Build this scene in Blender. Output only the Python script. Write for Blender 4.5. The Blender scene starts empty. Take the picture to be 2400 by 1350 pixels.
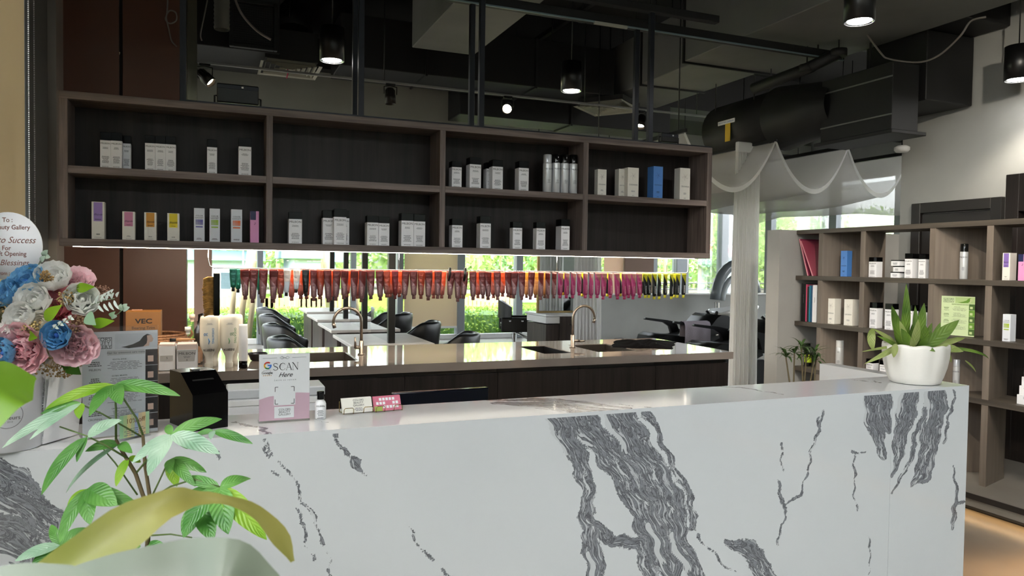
import bpy, bmesh, math, random
from mathutils import Vector, Matrix
random.seed(7)
R = math.radians
PI = math.pi
# ---------------------------------------------------------------- camera, world, light, exposure
scene = bpy.context.scene
COL = scene.collection
FPX = 1736.0
CAM = Vector((0.0, 0.0, 1.55))
_yaw, _pit, _rol = R(22.2), R(1.72), R(0.8)
_f = Vector((math.sin(_yaw) * math.cos(_pit), math.cos(_yaw) * math.cos(_pit), -math.sin(_pit)))
_r0 = Vector((math.cos(_yaw), -math.sin(_yaw), 0))
_u0 = _r0.cross(_f)
_r = _r0 * math.cos(_rol) + _u0 * math.sin(_rol)
_u = _u0 * math.cos(_rol) - _r0 * math.sin(_rol)
cd = bpy.data.cameras.new('camera')
cam = bpy.data.objects.new('camera', cd)
COL.objects.link(cam)
cam.matrix_world = Matrix(((_r.x, _u.x, -_f.x, CAM.x), (_r.y, _u.y, -_f.y, CAM.y), (_r.z, _u.z, -_f.z, CAM.z), (0, 0, 0, 1)))
cd.sensor_width = 36
cd.lens = 36 * FPX / 2400
cd.clip_start = 0.02
cd.clip_end = 300
cd.dof.use_dof = True
cd.dof.focus_distance = 2.8
cd.dof.aperture_fstop = 11.0
scene.camera = cam
scene.view_settings.view_transform = 'Standard'
scene.view_settings.look = 'None'
scene.view_settings.exposure = 1.36
scene.view_settings.gamma = 1.0
scene.view_settings.use_curve_mapping = False
world = bpy.data.worlds.new('sky')
scene.world = world
world.use_nodes = True
wn = world.node_tree.nodes
wl = world.node_tree.links
sky = wn.new('ShaderNodeTexSky')
sky.sky_type = 'NISHITA'
sky.sun_disc = False
sky.sun_elevation = R(52)
sky.sun_rotation = R(200)
sky.air_density = 1.0
sky.dust_density = 3.5
sky.ozone_density = 1.0
bgn = wn['Background']
bgn.inputs['Strength'].default_value = 0.75
hs_ = wn.new('ShaderNodeHueSaturation')
hs_.inputs['Saturation'].default_value = 0.26
wl.new(sky.outputs[0], hs_.inputs['Color'])
wl.new(hs_.outputs[0], bgn.inputs[0])
sd = bpy.data.lights.new('sun', 'SUN')
sd.energy = 3.4
sd.angle = R(3)
sd.color = (1, .95, .87)
sun = bpy.data.objects.new('sun', sd)
COL.objects.link(sun)
sun.rotation_euler = Vector((0.22, 0.22, -0.95)).to_track_quat('-Z', 'Y').to_euler()
scene.cycles.max_bounces = 7
scene.cycles.diffuse_bounces = 3
scene.cycles.glossy_bounces = 3
scene.cycles.transparent_max_bounces = 14
scene.cycles.transmission_bounces = 3
scene.cycles.use_adaptive_sampling = True
scene.cycles.adaptive_threshold = 0.15
scene.cycles.caustics_reflective = False
scene.cycles.caustics_refractive = False
scene.cycles.sample_clamp_indirect = 6
scene.cycles.use_denoising = True

def portal(loc, sx, sy, direction):
    l = bpy.data.lights.new('daylight_portal', 'AREA')
    l.shape = 'RECTANGLE'
    l.size = sx
    l.size_y = sy
    l.cycles.is_portal = True
    o = bpy.data.objects.new('daylight_portal', l)
    COL.objects.link(o)
    o.location = loc
    o.rotation_euler = Vector(direction).to_track_quat('-Z', 'Y').to_euler()
portal((4.5, 14.9, 1.6), 11.5, 3.2, (0, -1, 0))
portal((2.4, -2.55, 1.9), 7.0, 3.8, (0, 1, 0))
portal((-1.12, -.05, 1.9), 2.7, 3.8, (1, 0, 0))
portal((10.95, 9.9, 1.8), 9.6, 3.0, (-1, 0, 0))
portal((-1.12, 10.9, 1.6), 7.6, 3.1, (1, 0, 0))

# ---------------------------------------------------------------- measuring helpers (photo pixel + a real plane -> world point)
def ray(px, py):
    return _f + _r * ((px - 1200) / FPX) - _u * ((py - 675) / FPX)
def on_y(px, py, Y):
    d = ray(px, py)
    return CAM + d * (Y / d.y)
def on_x(px, py, X):
    d = ray(px, py)
    return CAM + d * (X / d.x)
def on_z(px, py, z):
    d = ray(px, py)
    return CAM + d * ((z - CAM.z) / d.z)
def at_d(px, py, dist):
    return CAM + ray(px, py) * dist
def XY(px, Y):
    return on_y(px, 640, Y).x

# ---------------------------------------------------------------- materials
def lin(h):
    h = h.lstrip('#')
    c = [int(h[i:i + 2], 16) / 255 for i in (0, 2, 4)]
    return tuple(x / 12.92 if x <= .04045 else ((x + .055) / 1.055) ** 2.4 for x in c) + (1,)
MATS = {}
def base(name):
    m = bpy.data.materials.new(name)
    m.use_nodes = True
    n = m.node_tree.nodes
    return m, n, m.node_tree.links, n['Principled BSDF']
def mat(name, col, rough=.5, metal=0, emit=0, vary=0, scale=8, bump=0, spec=.5, stretch=None, coat=0, tr=0):
    if name in MATS:
        return MATS[name]
    m, n, l, p = base(name)
    c = lin(col) if isinstance(col, str) else col
    p.inputs['Base Color'].default_value = c
    p.inputs['Roughness'].default_value = rough
    p.inputs['Metallic'].default_value = metal
    p.inputs['Specular IOR Level'].default_value = spec
    p.inputs['Coat Weight'].default_value = coat
    if tr:
        p.inputs['Transmission Weight'].default_value = tr
    if emit:
        p.inputs['Emission Color'].default_value = c
        p.inputs['Emission Strength'].default_value = emit
    if vary or bump:
        tc = n.new('ShaderNodeTexCoord')
        mp = n.new('ShaderNodeMapping')
        if stretch:
            mp.inputs['Scale'].default_value = stretch
        l.new(tc.outputs['Object'], mp.inputs[0])
        nz = n.new('ShaderNodeTexNoise')
        nz.inputs['Scale'].default_value = scale
        nz.inputs['Detail'].default_value = 5
        l.new(mp.outputs[0], nz.inputs['Vector'])
        if vary:
            mx = n.new('ShaderNodeMix')
            mx.data_type = 'RGBA'
            mx.inputs[6].default_value = tuple(x * (1 - vary) for x in c[:3]) + (1,)
            mx.inputs[7].default_value = tuple(min(1, x * (1 + vary)) for x in c[:3]) + (1,)
            rp = n.new('ShaderNodeMapRange')
            rp.inputs[1].default_value = .3
            rp.inputs[2].default_value = .7
            l.new(nz.outputs[0], rp.inputs[0])
            l.new(rp.outputs[0], mx.inputs[0])
            l.new(mx.outputs[2], p.inputs['Base Color'])
        if bump:
            b = n.new('ShaderNodeBump')
            b.inputs['Strength'].default_value = bump
            b.inputs['Distance'].default_value = .01
            l.new(nz.outputs[0], b.inputs['Height'])
            l.new(b.outputs[0], p.inputs['Normal'])
    MATS[name] = m
    return m
def wood(name, c1, c2, along='Z', rough=.45, fine=60):
    if name in MATS:
        return MATS[name]
    m, n, l, p = base(name)
    tc = n.new('ShaderNodeTexCoord')
    mp = n.new('ShaderNodeMapping')
    s = [1, 1, 1]
    s['XYZ'.index(along)] = .045
    mp.inputs['Scale'].default_value = s
    l.new(tc.outputs['Object'], mp.inputs[0])
    nz = n.new('ShaderNodeTexNoise')
    nz.inputs['Scale'].default_value = fine
    nz.inputs['Detail'].default_value = 4
    nz.inputs['Distortion'].default_value = .6
    l.new(mp.outputs[0], nz.inputs['Vector'])
    n2 = n.new('ShaderNodeTexNoise')
    n2.inputs['Scale'].default_value = fine * .16
    n2.inputs['Detail'].default_value = 3
    n2.inputs['Distortion'].default_value = 1.2
    l.new(mp.outputs[0], n2.inputs['Vector'])
    ad = n.new('ShaderNodeMath')
    ad.operation = 'MULTIPLY_ADD'
    ad.inputs[1].default_value = .6
    l.new(nz.outputs[0], ad.inputs[0])
    l.new(n2.outputs[0], ad.inputs[2])
    rp = n.new('ShaderNodeMapRange')
    rp.inputs[1].default_value = .55
    rp.inputs[2].default_value = 1.05
    l.new(ad.outputs[0], rp.inputs[0])
    mx = n.new('ShaderNodeMix')
    mx.data_type = 'RGBA'
    mx.inputs[6].default_value = lin(c1)
    mx.inputs[7].default_value = lin(c2)
    l.new(rp.outputs[0], mx.inputs[0])
    l.new(mx.outputs[2], p.inputs['Base Color'])
    p.inputs['Roughness'].default_value = rough
    p.inputs['Specular IOR Level'].default_value = .28
    b = n.new('ShaderNodeBump')
    b.inputs['Strength'].default_value = .12
    b.inputs['Distance'].default_value = .002
    l.new(ad.outputs[0], b.inputs['Height'])
    l.new(b.outputs[0], p.inputs['Normal'])
    MATS[name] = m
    return m
def glass(name, tint=(1, 1, 1, 1), refl=.5, rough=0.0):
    if name in MATS:
        return MATS[name]
    m, n, l, p = base(name)
    n.remove(p)
    t = n.new('ShaderNodeBsdfTransparent')
    t.inputs[0].default_value = tint
    g = n.new('ShaderNodeBsdfGlossy')
    g.inputs['Roughness'].default_value = rough
    lw = n.new('ShaderNodeFresnel')
    lw.inputs[0].default_value = 1.45
    mu = n.new('ShaderNodeMath')
    mu.operation = 'MULTIPLY'
    mu.inputs[1].default_value = refl
    l.new(lw.outputs[0], mu.inputs[0])
    mx = n.new('ShaderNodeMixShader')
    l.new(mu.outputs[0], mx.inputs[0])
    l.new(t.outputs[0], mx.inputs[1])
    l.new(g.outputs[0], mx.inputs[2])
    l.new(mx.outputs[0], n['Material Output'].inputs[0])
    MATS[name] = m
    return m
def sheer(name, col, clear=.3, trans=.5):
    if name in MATS:
        return MATS[name]
    m, n, l, p = base(name)
    n.remove(p)
    d = n.new('ShaderNodeBsdfDiffuse')
    d.inputs[0].default_value = lin(col)
    t = n.new('ShaderNodeBsdfTranslucent')
    t.inputs[0].default_value = lin(col)
    a = n.new('ShaderNodeBsdfTransparent')
    m1 = n.new('ShaderNodeMixShader')
    m1.inputs[0].default_value = trans
    l.new(d.outputs[0], m1.inputs[1])
    l.new(t.outputs[0], m1.inputs[2])
    m2 = n.new('ShaderNodeMixShader')
    m2.inputs[0].default_value = clear
    l.new(m1.outputs[0], m2.inputs[1])
    l.new(a.outputs[0], m2.inputs[2])
    l.new(m2.outputs[0], n['Material Output'].inputs[0])
    MATS[name] = m
    return m
def leafmat(name, c1, c2, rough=.4, trans=.35, scale=6, vein=0):
    if name in MATS:
        return MATS[name]
    m, n, l, p = base(name)
    tc = n.new('ShaderNodeTexCoord')
    nz = n.new('ShaderNodeTexNoise')
    nz.inputs['Scale'].default_value = scale
    nz.inputs['Detail'].default_value = 2
    l.new(tc.outputs['Object'], nz.inputs['Vector'])
    rp = n.new('ShaderNodeMapRange')
    rp.inputs[1].default_value = .32
    rp.inputs[2].default_value = .68
    l.new(nz.outputs[0], rp.inputs[0])
    mx = n.new('ShaderNodeMix')
    mx.data_type = 'RGBA'
    mx.inputs[6].default_value = lin(c1)
    mx.inputs[7].default_value = lin(c2)
    l.new(rp.outputs[0], mx.inputs[0])
    l.new(mx.outputs[2], p.inputs['Base Color'])
    p.inputs['Roughness'].default_value = rough
    t = n.new('ShaderNodeBsdfTranslucent')
    l.new(mx.outputs[2], t.inputs[0])
    if vein:
        uv = n.new('ShaderNodeUVMap')
        sp = n.new('ShaderNodeSeparateXYZ')
        l.new(uv.outputs[0], sp.inputs[0])
        ab = n.new('ShaderNodeMath')
        ab.operation = 'SUBTRACT'
        ab.inputs[1].default_value = .5
        l.new(sp.outputs[0], ab.inputs[0])
        a2 = n.new('ShaderNodeMath')
        a2.operation = 'ABSOLUTE'
        l.new(ab.outputs[0], a2.inputs[0])
        a3 = n.new('ShaderNodeMath')
        a3.operation = 'MULTIPLY_ADD'
        a3.inputs[1].default_value = -.55
        l.new(a2.outputs[0], a3.inputs[0])
        l.new(sp.outputs[1], a3.inputs[2])
        sn = n.new('ShaderNodeMath')
        sn.operation = 'MULTIPLY'
        sn.inputs[1].default_value = vein * 6.283
        l.new(a3.outputs[0], sn.inputs[0])
        s2 = n.new('ShaderNodeMath')
        s2.operation = 'COSINE'
        l.new(sn.outputs[0], s2.inputs[0])
        b = n.new('ShaderNodeBump')
        b.inputs['Strength'].default_value = .28
        b.inputs['Distance'].default_value = .003
        l.new(s2.outputs[0], b.inputs['Height'])
        l.new(b.outputs[0], p.inputs['Normal'])
    ms = n.new('ShaderNodeMixShader')
    ms.inputs[0].default_value = trans
    l.new(p.outputs[0], ms.inputs[1])
    l.new(t.outputs[0], ms.inputs[2])
    l.new(ms.outputs[0], n['Material Output'].inputs[0])
    MATS[name] = m
    return m

# ---------------------------------------------------------------- mesh building
class MB:
    def __init__(s):
        s.v = []; s.f = []; s.sm = []; s.mi = []
    def add(s, vs, fs, smooth=False, mi=0):
        o = len(s.v)
        s.v += [tuple(v) for v in vs]
        for f in fs:
            s.f.append(tuple(i + o for i in f)); s.sm.append(smooth); s.mi.append(mi)
        return s
    def box(s, x0, y0, z0, x1, y1, z1, mi=0):
        vs = [(x0, y0, z0), (x1, y0, z0), (x1, y1, z0), (x0, y1, z0), (x0, y0, z1), (x1, y0, z1), (x1, y1, z1), (x0, y1, z1)]
        return s.add(vs, [(0, 3, 2, 1), (4, 5, 6, 7), (0, 1, 5, 4), (1, 2, 6, 5), (2, 3, 7, 6), (3, 0, 4, 7)], mi=mi)
    def rbox(s, x0, y0, z0, x1, y1, z1, b=.004, mi=0, smooth=False):
        b = min(b, (x1 - x0) * .45, (y1 - y0) * .45, (z1 - z0) * .45)
        vs = []; idx = {}
        for i, (X, sx) in enumerate(((x0, 1), (x1, -1))):
            for j, (Y, sy) in enumerate(((y0, 1), (y1, -1))):
                for k, (Z, sz) in enumerate(((z0, 1), (z1, -1))):
                    for a in range(3):
                        p = [X, Y, Z]
                        for q, sg in enumerate((sx, sy, sz)):
                            if q != a:
                                p[q] += sg * b
                        idx[(i, j, k, a)] = len(vs); vs.append(p)
        g = lambda i, j, k, a: idx[(i, j, k, a)]
        fs = []
        for i in (0, 1):
            q = [g(i, 0, 0, 0), g(i, 1, 0, 0), g(i, 1, 1, 0), g(i, 0, 1, 0)]
            fs.append(q if i else q[::-1])
            q = [g(0, i, 0, 1), g(0, i, 1, 1), g(1, i, 1, 1), g(1, i, 0, 1)]
            fs.append(q if i else q[::-1])
            q = [g(0, 0, i, 2), g(1, 0, i, 2), g(1, 1, i, 2), g(0, 1, i, 2)]
            fs.append(q if i else q[::-1])
        for i in (0, 1):
            for j in (0, 1):
                fs.append([g(i, j, 0, 0), g(i, j, 1, 0), g(i, j, 1, 1), g(i, j, 0, 1)])
                fs.append([g(i, 0, j, 0), g(i, 1, j, 0), g(i, 1, j, 2), g(i, 0, j, 2)])
                fs.append([g(0, i, j, 1), g(1, i, j, 1), g(1, i, j, 2), g(0, i, j, 2)])
                for k in (0, 1):
                    fs.append([g(i, j, k, 0), g(i, j, k, 1), g(i, j, k, 2)])
        cx, cy, cz = (x0 + x1) / 2, (y0 + y1) / 2, (z0 + z1) / 2
        out = []
        for f in fs:
            P = [Vector(vs[i]) for i in f]
            nrm = (P[1] - P[0]).cross(P[2] - P[0])
            c = sum(P, Vector()) / len(P) - Vector((cx, cy, cz))
            c = Vector((c.x / (x1 - x0), c.y / (y1 - y0), c.z / (z1 - z0)))
            out.append(f if nrm.dot(c) > 0 else f[::-1])
        return s.add(vs, out, smooth, mi)
    def lathe(s, prof, n=20, c=(0, 0, 0), a0=0, a1=2 * PI, smooth=True, mi=0, sx=1, sy=1, caps=False):
        full = abs(a1 - a0 - 2 * PI) < 1e-6
        m = n if full else n + 1
        vs = []
        for r, z in prof:
            for i in range(m):
                a = a0 + (a1 - a0) * i / n
                vs.append((c[0] + r * sx * math.cos(a), c[1] + r * sy * math.sin(a), c[2] + z))
        fs = []
        for j in range(len(prof) - 1):
            for i in range(n):
                k = (i + 1) % m
                fs.append((j * m + i, j * m + k, (j + 1) * m + k, (j + 1) * m + i))
        s.add(vs, fs, smooth, mi)
        if caps:
            o = len(s.v) - len(vs)
            s.f.append(tuple(o + i for i in range(m))[::-1]); s.sm.append(False); s.mi.append(mi)
            t = o + (len(prof) - 1) * m
            s.f.append(tuple(t + i for i in range(m))); s.sm.append(False); s.mi.append(mi)
        return s
    def cyl(s, c, r, h, n=16, mi=0, r2=None):
        return s.lathe([(r, 0), (r if r2 is None else r2, h)], n, c, mi=mi, caps=True)
    def tube(s, pts, r, n=8, mi=0, caps=True, closed=False):
        P = [Vector(p) for p in pts]
        rr = r if isinstance(r, (list, tuple)) else [r] * len(P)
        t0 = (P[1] - P[0]).normalized()
        up = Vector((0, 0, 1)) if abs(t0.z) < .9 else Vector((1, 0, 0))
        nn = t0.cross(up).normalized()
        vs = []
        for i, p in enumerate(P):
            a = P[max(0, i - 1)]; b = P[min(len(P) - 1, i + 1)]
            t = (b - a).normalized()
            nn = (nn - t * nn.dot(t)).normalized()
            bb = t.cross(nn)
            for k in range(n):
                an = 2 * PI * k / n
                vs.append(p + (nn * math.cos(an) + bb * math.sin(an)) * rr[i])
        fs = []
        m = len(P)
        for j in range(m - 1):
            for k in range(n):
                q = (k + 1) % n
                fs.append((j * n + k, j * n + q, (j + 1) * n + q, (j + 1) * n + k))
        o = len(s.v)
        s.add(vs, fs, True, mi)
        if caps:
            s.f.append(tuple(o + k for k in range(n))[::-1]); s.sm.append(False); s.mi.append(mi)
            s.f.append(tuple(o + (m - 1) * n + k for k in range(n))); s.sm.append(False); s.mi.append(mi)
        return s
    def sheet(s, fn, nu, nv, smooth=True, mi=0, thick=0):
        vs = [fn(i / nu, j / nv) for j in range(nv + 1) for i in range(nu + 1)]
        w = nu + 1
        fs = [(j * w + i, j * w + i + 1, (j + 1) * w + i + 1, (j + 1) * w + i) for j in range(nv) for i in range(nu)]
        return s.add(vs, fs, smooth, mi)
    def prism(s, poly, axis, a, b, mi=0, smooth=False):
        n = len(poly)
        def mk(p, t):
            if axis == 'Y': return (p[0], t, p[1])
            if axis == 'X': return (t, p[0], p[1])
            return (p[0], p[1], t)
        vs = [mk(p, a) for p in poly] + [mk(p, b) for p in poly]
        fs = [tuple(range(n))[::-1], tuple(range(n, 2 * n))]
        s.add(vs, fs, False, mi)
        o = len(s.v) - 2 * n
        for i in range(n):
            j = (i + 1) % n
            s.f.append((o + i, o + j, o + n + j, o + n + i)); s.sm.append(smooth); s.mi.append(mi)
        return s
    def mesh(s, name, mats):
        me = bpy.data.meshes.new(name)
        me.from_pydata(s.v, [], s.f)
        for m in (mats if isinstance(mats, (list, tuple)) else [mats]):
            me.materials.append(m)
        me.polygons.foreach_set('use_smooth', s.sm)
        me.polygons.foreach_set('material_index', s.mi)
        me.update()
        bm = bmesh.new(); bm.from_mesh(me)
        bmesh.ops.recalc_face_normals(bm, faces=bm.faces)
        bm.to_mesh(me); bm.free()
        return me
    def build(s, name, mats, parent=None, loc=None, rot=None):
        return obj(name, s.mesh(name, mats), parent, loc, rot)
def obj(name, me, parent=None, loc=None, rot=None, scale=None):
    o = bpy.data.objects.new(name, me)
    COL.objects.link(o)
    if parent: o.parent = parent
    if loc is not None: o.location = loc
    if rot is not None: o.rotation_euler = rot
    if scale is not None: o.scale = scale
    return o
def tag(o, label, cat, group=None, kind=None):
    o['label'] = label
    o['category'] = cat
    if group: o['group'] = group
    if kind: o['kind'] = kind
    return o
def thing(name, label, cat, loc=(0, 0, 0), rz=0, group=None):
    o = bpy.data.objects.new(name, None)
    o.empty_display_size = .05
    COL.objects.link(o)
    o.location = loc
    o.rotation_euler = (0, 0, rz)
    return tag(o, label, cat, group)
def struct(o):
    o['kind'] = 'structure'
    return o
def stuff(o):
    o['kind'] = 'stuff'
    return o
def sbox(name, m, b, parent=None, bev=0):
    mb = MB()
    if bev: mb.rbox(*b, b=bev)
    else: mb.box(*b)
    o = mb.build(name, m, parent)
    return o if parent else struct(o)
def pbox(name, m, b, parent, bev=0):
    mb = MB()
    if bev: mb.rbox(*b, b=bev)
    else: mb.box(*b)
    return mb.build(name, m, parent)
def copy_tree(o, parent=None):
    c = o.copy()
    COL.objects.link(c)
    c.parent = parent
    for ch in list(o.children):
        copy_tree(ch, c)
    return c
ORD = ['first', 'second', 'third', 'fourth', 'fifth', 'sixth', 'seventh', 'eighth', 'ninth', 'tenth', 'eleventh', 'twelfth', 'thirteenth', 'fourteenth', 'fifteenth', 'sixteenth', 'seventeenth', 'eighteenth', 'nineteenth', 'twentieth']
def ordn(i):
    if i < 20: return ORD[i]
    t = ['twenty', 'thirty', 'forty', 'fifty', 'sixty', 'seventy'][(i + 1) // 10 - 2]
    r = (i + 1) % 10
    return t + '-' + ORD[r - 1] if r else t[:-1] + 'ieth'

# ---------------------------------------------------------------- lettering
_TX = {}
def text_mesh(s, shear=0, space=1, bold=0, align='CENTER'):
    key = (s, shear, space, bold, align)
    if key in _TX: return _TX[key]
    cu = bpy.data.curves.new('lettering', 'FONT')
    cu.body = s
    cu.align_x = align
    cu.align_y = 'CENTER'
    cu.shear = shear
    cu.space_character = space
    cu.offset = bold
    cu.resolution_u = 3
    o = bpy.data.objects.new('lettering', cu)
    me = bpy.data.meshes.new_from_object(o)
    bpy.data.objects.remove(o)
    me.name = 'lettering'
    _TX[key] = me
    return me
def text(parent, s, size, loc, m, shear=0, space=1, bold=0, rot=(PI / 2, 0, 0), align='CENTER', sx=1, name='printed_lettering'):
    key = (s, shear, space, bold, align)
    me = text_mesh(*key)
    k2 = key + (m.name,)
    if k2 not in _TX:
        c = me.copy()
        c.materials.clear()
        c.materials.append(m)
        _TX[k2] = c
    return obj(name, _TX[k2], parent, loc, rot, (size * sx, size, size))
def lines(parent, w, h, n, loc, m, seed=0, words=True, name='printed_text', fill=.5, rot=None):
    """tiny rows of print: short dashes on the local XZ plane, centred at loc"""
    rnd = random.Random(seed)
    mb = MB()
    for i in range(n):
        z = h / 2 - h * (i + .5) / n
        hh = h / n * fill / 2
        L = w * rnd.uniform(.6, 1)
        x = -L / 2
        while x < L / 2 - .001:
            e = min(L / 2, x + w * rnd.uniform(.08, .25))
            mb.add([(x, 0, z - hh), (e, 0, z - hh), (e, 0, z + hh), (x, 0, z + hh)], [(0, 1, 2, 3)])
            x = e + w * .03
    o = mb.build(name, m, parent, loc, rot)
    return stuff(o)
def rect(mb, x0, z0, x1, z1, y=0, mi=0):
    mb.add([(x0, y, z0), (x1, y, z0), (x1, y, z1), (x0, y, z1)], [(0, 1, 2, 3)], mi=mi)
    return mb

# ---------------------------------------------------------------- the palette
M = dict(
    white=mat('white_paint', '#e6e6e4', .5), black=mat('black_satin', '#0b0b0c', .35), blackgloss=mat('black_gloss', '#040405', .16, spec=.22),
    ink=mat('ink', '#1c1c20', .7), grey_ink=mat('grey_ink', '#808086', .7), brown_ink=mat('brown_ink', '#86564a', .7),
    card=mat('white_card', '#f5f5f7', .45), cream=mat('cream_card', '#e9e6dc', .45),
    chrome=mat('chrome', '#d8d8d8', .12, 1), steel=mat('brushed_steel', '#8c8279', .3, 1, bump=.03, scale=80), alu=mat('grey_aluminium', '#8b9095', .45, .3),
    gun=mat('gunmetal_post', '#23262e', .4, .4), duct=mat('duct_grey', '#6a6b68', .7, vary=.12, scale=2.5), ductblack=mat('duct_black', '#0d0d0e', .6, vary=.3, scale=3),
    ceil=mat('ceiling_black', '#151515', .9, vary=.3, scale=1.5), plaster=mat('grey_plaster', '#9b9d93', .85, vary=.1, scale=1.3, bump=.05),
    concrete=mat('polished_concrete', '#8e8981', .38, vary=.16, scale=1.6), walltex=mat('grey_wall', '#9c9d99', .85, vary=.12, scale=1.1, bump=.05),
    column=mat('column_plaster', '#a3a19c', .85, vary=.08, scale=2.2, bump=.04),
    brown=mat('brown_panel', '#5c3829', .35, vary=.06, scale=3), browncol=mat('brown_column', '#74594a', .6), leather=mat('black_leather', '#0b0c0d', .36, bump=.02, scale=60),
    island=mat('taupe_stone', '#8a8079', .05, vary=.18, scale=2.2, coat=.3), lampw=mat('lamp_lens', (1, .97, .93, 1), .3, emit=40), warmlamp=mat('warm_lamp_lens', (1, .86, .6, 1), .3, emit=26),
    led=mat('led_strip', (1, .93, .78, 1), .3, emit=6),
    darkwood=wood('smoked_wood_shaded', '#151110', '#2c2523', 'Z'), litwoodx=wood('smoked_wood_lit_along', '#554b47', '#887b75', 'X', fine=90), litwoodz=wood('smoked_wood_lit_upright', '#554b47', '#887b75', 'Z', fine=90),  # one wood: shelf backs darkened for shade, frame boards lightened for daylight
    plank=wood('plank_wood', '#443e38', '#5d564d', 'Y'), ash=wood('ash_wood', '#695f56', '#82776c', 'Z', fine=45),
    deskwood=wood('desk_wood', '#2e2725', '#4e433d', 'Z'), desktop=mat('desk_top_grey', '#b3aca5', .5, vary=.08, scale=4),
    glass=glass('window_glass', (.97, .985, .975, 1), .6), acrylic=glass('clear_acrylic', (.985, .99, .99, 1), .35), mirror=mat('mirror_glass', '#dfe3e2', .02, 1),
    sheer=sheer('white_sheer', '#e0ded8', .36, .45), drape=sheer('white_drape', '#f8f7f5', .03, .52), blind=sheer('beige_blind', '#cfc0a2', .04, .3), blindb=sheer('beige_blind_backlit', '#d2c1ab', .08, .62), towel=mat('grey_towel', '#978f97', .95, bump=.6, scale=140),
    green=leafmat('leaf_green', '#2f6b1c', '#5a9432', .32, .3), lime=leafmat('leaf_lime', '#78a81f', '#9cc437', .35, .5), hedge=leafmat('hedge_green', '#7ba338', '#bcd675', .5, .45, 3),
    tree1=leafmat('tree_green', '#76994a', '#b4cd80', .5, .45, 1), tree2=leafmat('tree_deep_green', '#5d8551', '#93b67e', .5, .4, 1), bark=mat('pale_bark', '#b0a088', .9, vary=.2, scale=6),
    grass=mat('lawn_grass', '#5f7534', 1, vary=.3, scale=2, spec=0), pave=mat('pavement', '#5f5d58', 1, vary=.1, scale=1, spec=0), soil=mat('dark_soil', '#2a2019', .95, bump=.5, scale=60),
    stem=mat('green_stem', '#4b5f2a', .5), woody=mat('woody_stem', '#57492f', .8), ceramic=mat('white_ceramic', '#e4e0d8', .32, vary=.03, scale=8, bump=.05),
)
import numpy as np
# ================================================================ THE SETTING
def wbuild(mb, name, m, parent):
    return mb.build(name, m, parent, loc=-Vector(parent.location))
YB = 14.8
ZC = 4.3
sbox('floor', M['concrete'], (-1.2, -2.7, -.06, 11, 15.0, 0))
sbox('ceiling', M['ceil'], (-1.2, -2.7, ZC, 11, 15.0, ZC + .12))
# left wall: solid run, glazed bay behind a roller blind, grey column, metal trim
sbox('wall_left', M['walltex'], (-1.2, 1.3, 0, -1.02, 2.6, ZC))
sbox('wall_left_near', M['walltex'], (-1.2, -2.7, 0, -1.02, -1.4, ZC))
w0 = struct(bpy.data.objects.new('window_43', None)); COL.objects.link(w0)
pbox('pane', M['glass'], (-1.12, -1.38, .1, -1.11, 1.28, ZC), w0)
for y_ in (-1.4, -.05, 1.22):
    pbox('mullion', M['alu'], (-1.17, y_, 0, -1.04, y_ + .08, ZC), w0)
sbox('wall_left_far', M['walltex'], (-1.2, 6.75, 3.2, -1.02, 15, ZC))
w0 = struct(bpy.data.objects.new('window_41', None)); COL.objects.link(w0)  # unseen glazing, added to bring more daylight onto the styling desks
pbox('pane', M['glass'], (-1.12, 6.8, .1, -1.11, 14.9, 3.2), w0)
for y_ in (6.76, 8.4, 10.0, 11.6, 13.2, 14.75):
    pbox('mullion', M['alu'], (-1.17, y_, 0, -1.04, y_ + .09, 3.2), w0)
w1 = struct(bpy.data.objects.new('window_1', None)); COL.objects.link(w1)
pbox('pane', M['glass'], (-1.12, 2.62, .3, -1.11, 5.1, ZC), w1)
pbox('sill', M['alu'], (-1.2, 2.6, 0, -1.02, 5.1, .3), w1)
pbox('frame', M['alu'], (-1.16, 5.1, 0, -1.0, 5.21, ZC), w1, .005)
sbox('trim_1', mat('grey_cladding', '#5d5d5a', .55), (-1.2, 5.22, 0, -1.03, 5.93, ZC))
sbox('trim_2', M['black'], (-1.2, 5.93, 0, -1.08, 6.06, ZC))
sbox('trim_3', mat('pale_metal_trim', '#a79f95', .4, .3), (-1.2, 6.06, 0, -1.0, 6.34, ZC))
bl = thing('roller_blind', 'beige roller blind with bead chains lowered over the left side window', 'blind', (-1.0, 3.9, .3))
wbuild(MB().box(-1.0, 2.7, .35, -.997, 5.08, ZC), 'fabric', M['blind'], bl)
wbuild(MB().rbox(-1.008, 2.7, .32, -.99, 5.08, .36, .004), 'bottom_bar', M['alu'], bl)
for yy, xx in ((5.125, -.985), (5.46, -1.02)):
    ch = MB()
    z = .9
    while z < ZC:
        ch.lathe([(0, -.0045), (.004, -.002), (.004, .002), (0, .0045)], 5, (xx, yy, z)); z += .0115
    stuff(wbuild(ch, 'bead_chain', M['card'], bl))
# brown panel wall behind the island on the left
XL, XR = XY(137, 6.35), XY(437, 6.35)
XJ = XY(284, 6.35)
sbox('wall_panelled', mat('panel_gap', '#120c0a', .8), (-1.02, 6.37, 0, XR - .004, 6.75, ZC))
wp = bpy.data.objects['wall_panelled']
for x0, x1 in ((XL, XJ - .012), (XJ + .012, XR)):
    pbox('panel', M['brown'], (x0, 6.35, 0, x1, 6.372, ZC), wp, .002)
for zz in (2.62, 3.1):
    pbox('panel_clip', M['chrome'], (XJ - .012, 6.352, zz, XJ - .006, 6.36, zz + .02), wp)
sbox('trim_4', mat('polished_steel', '#b9b49d', .12, 1), (XR + .002, 6.34, 2.35, XR + .075, 6.6, ZC))
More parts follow.
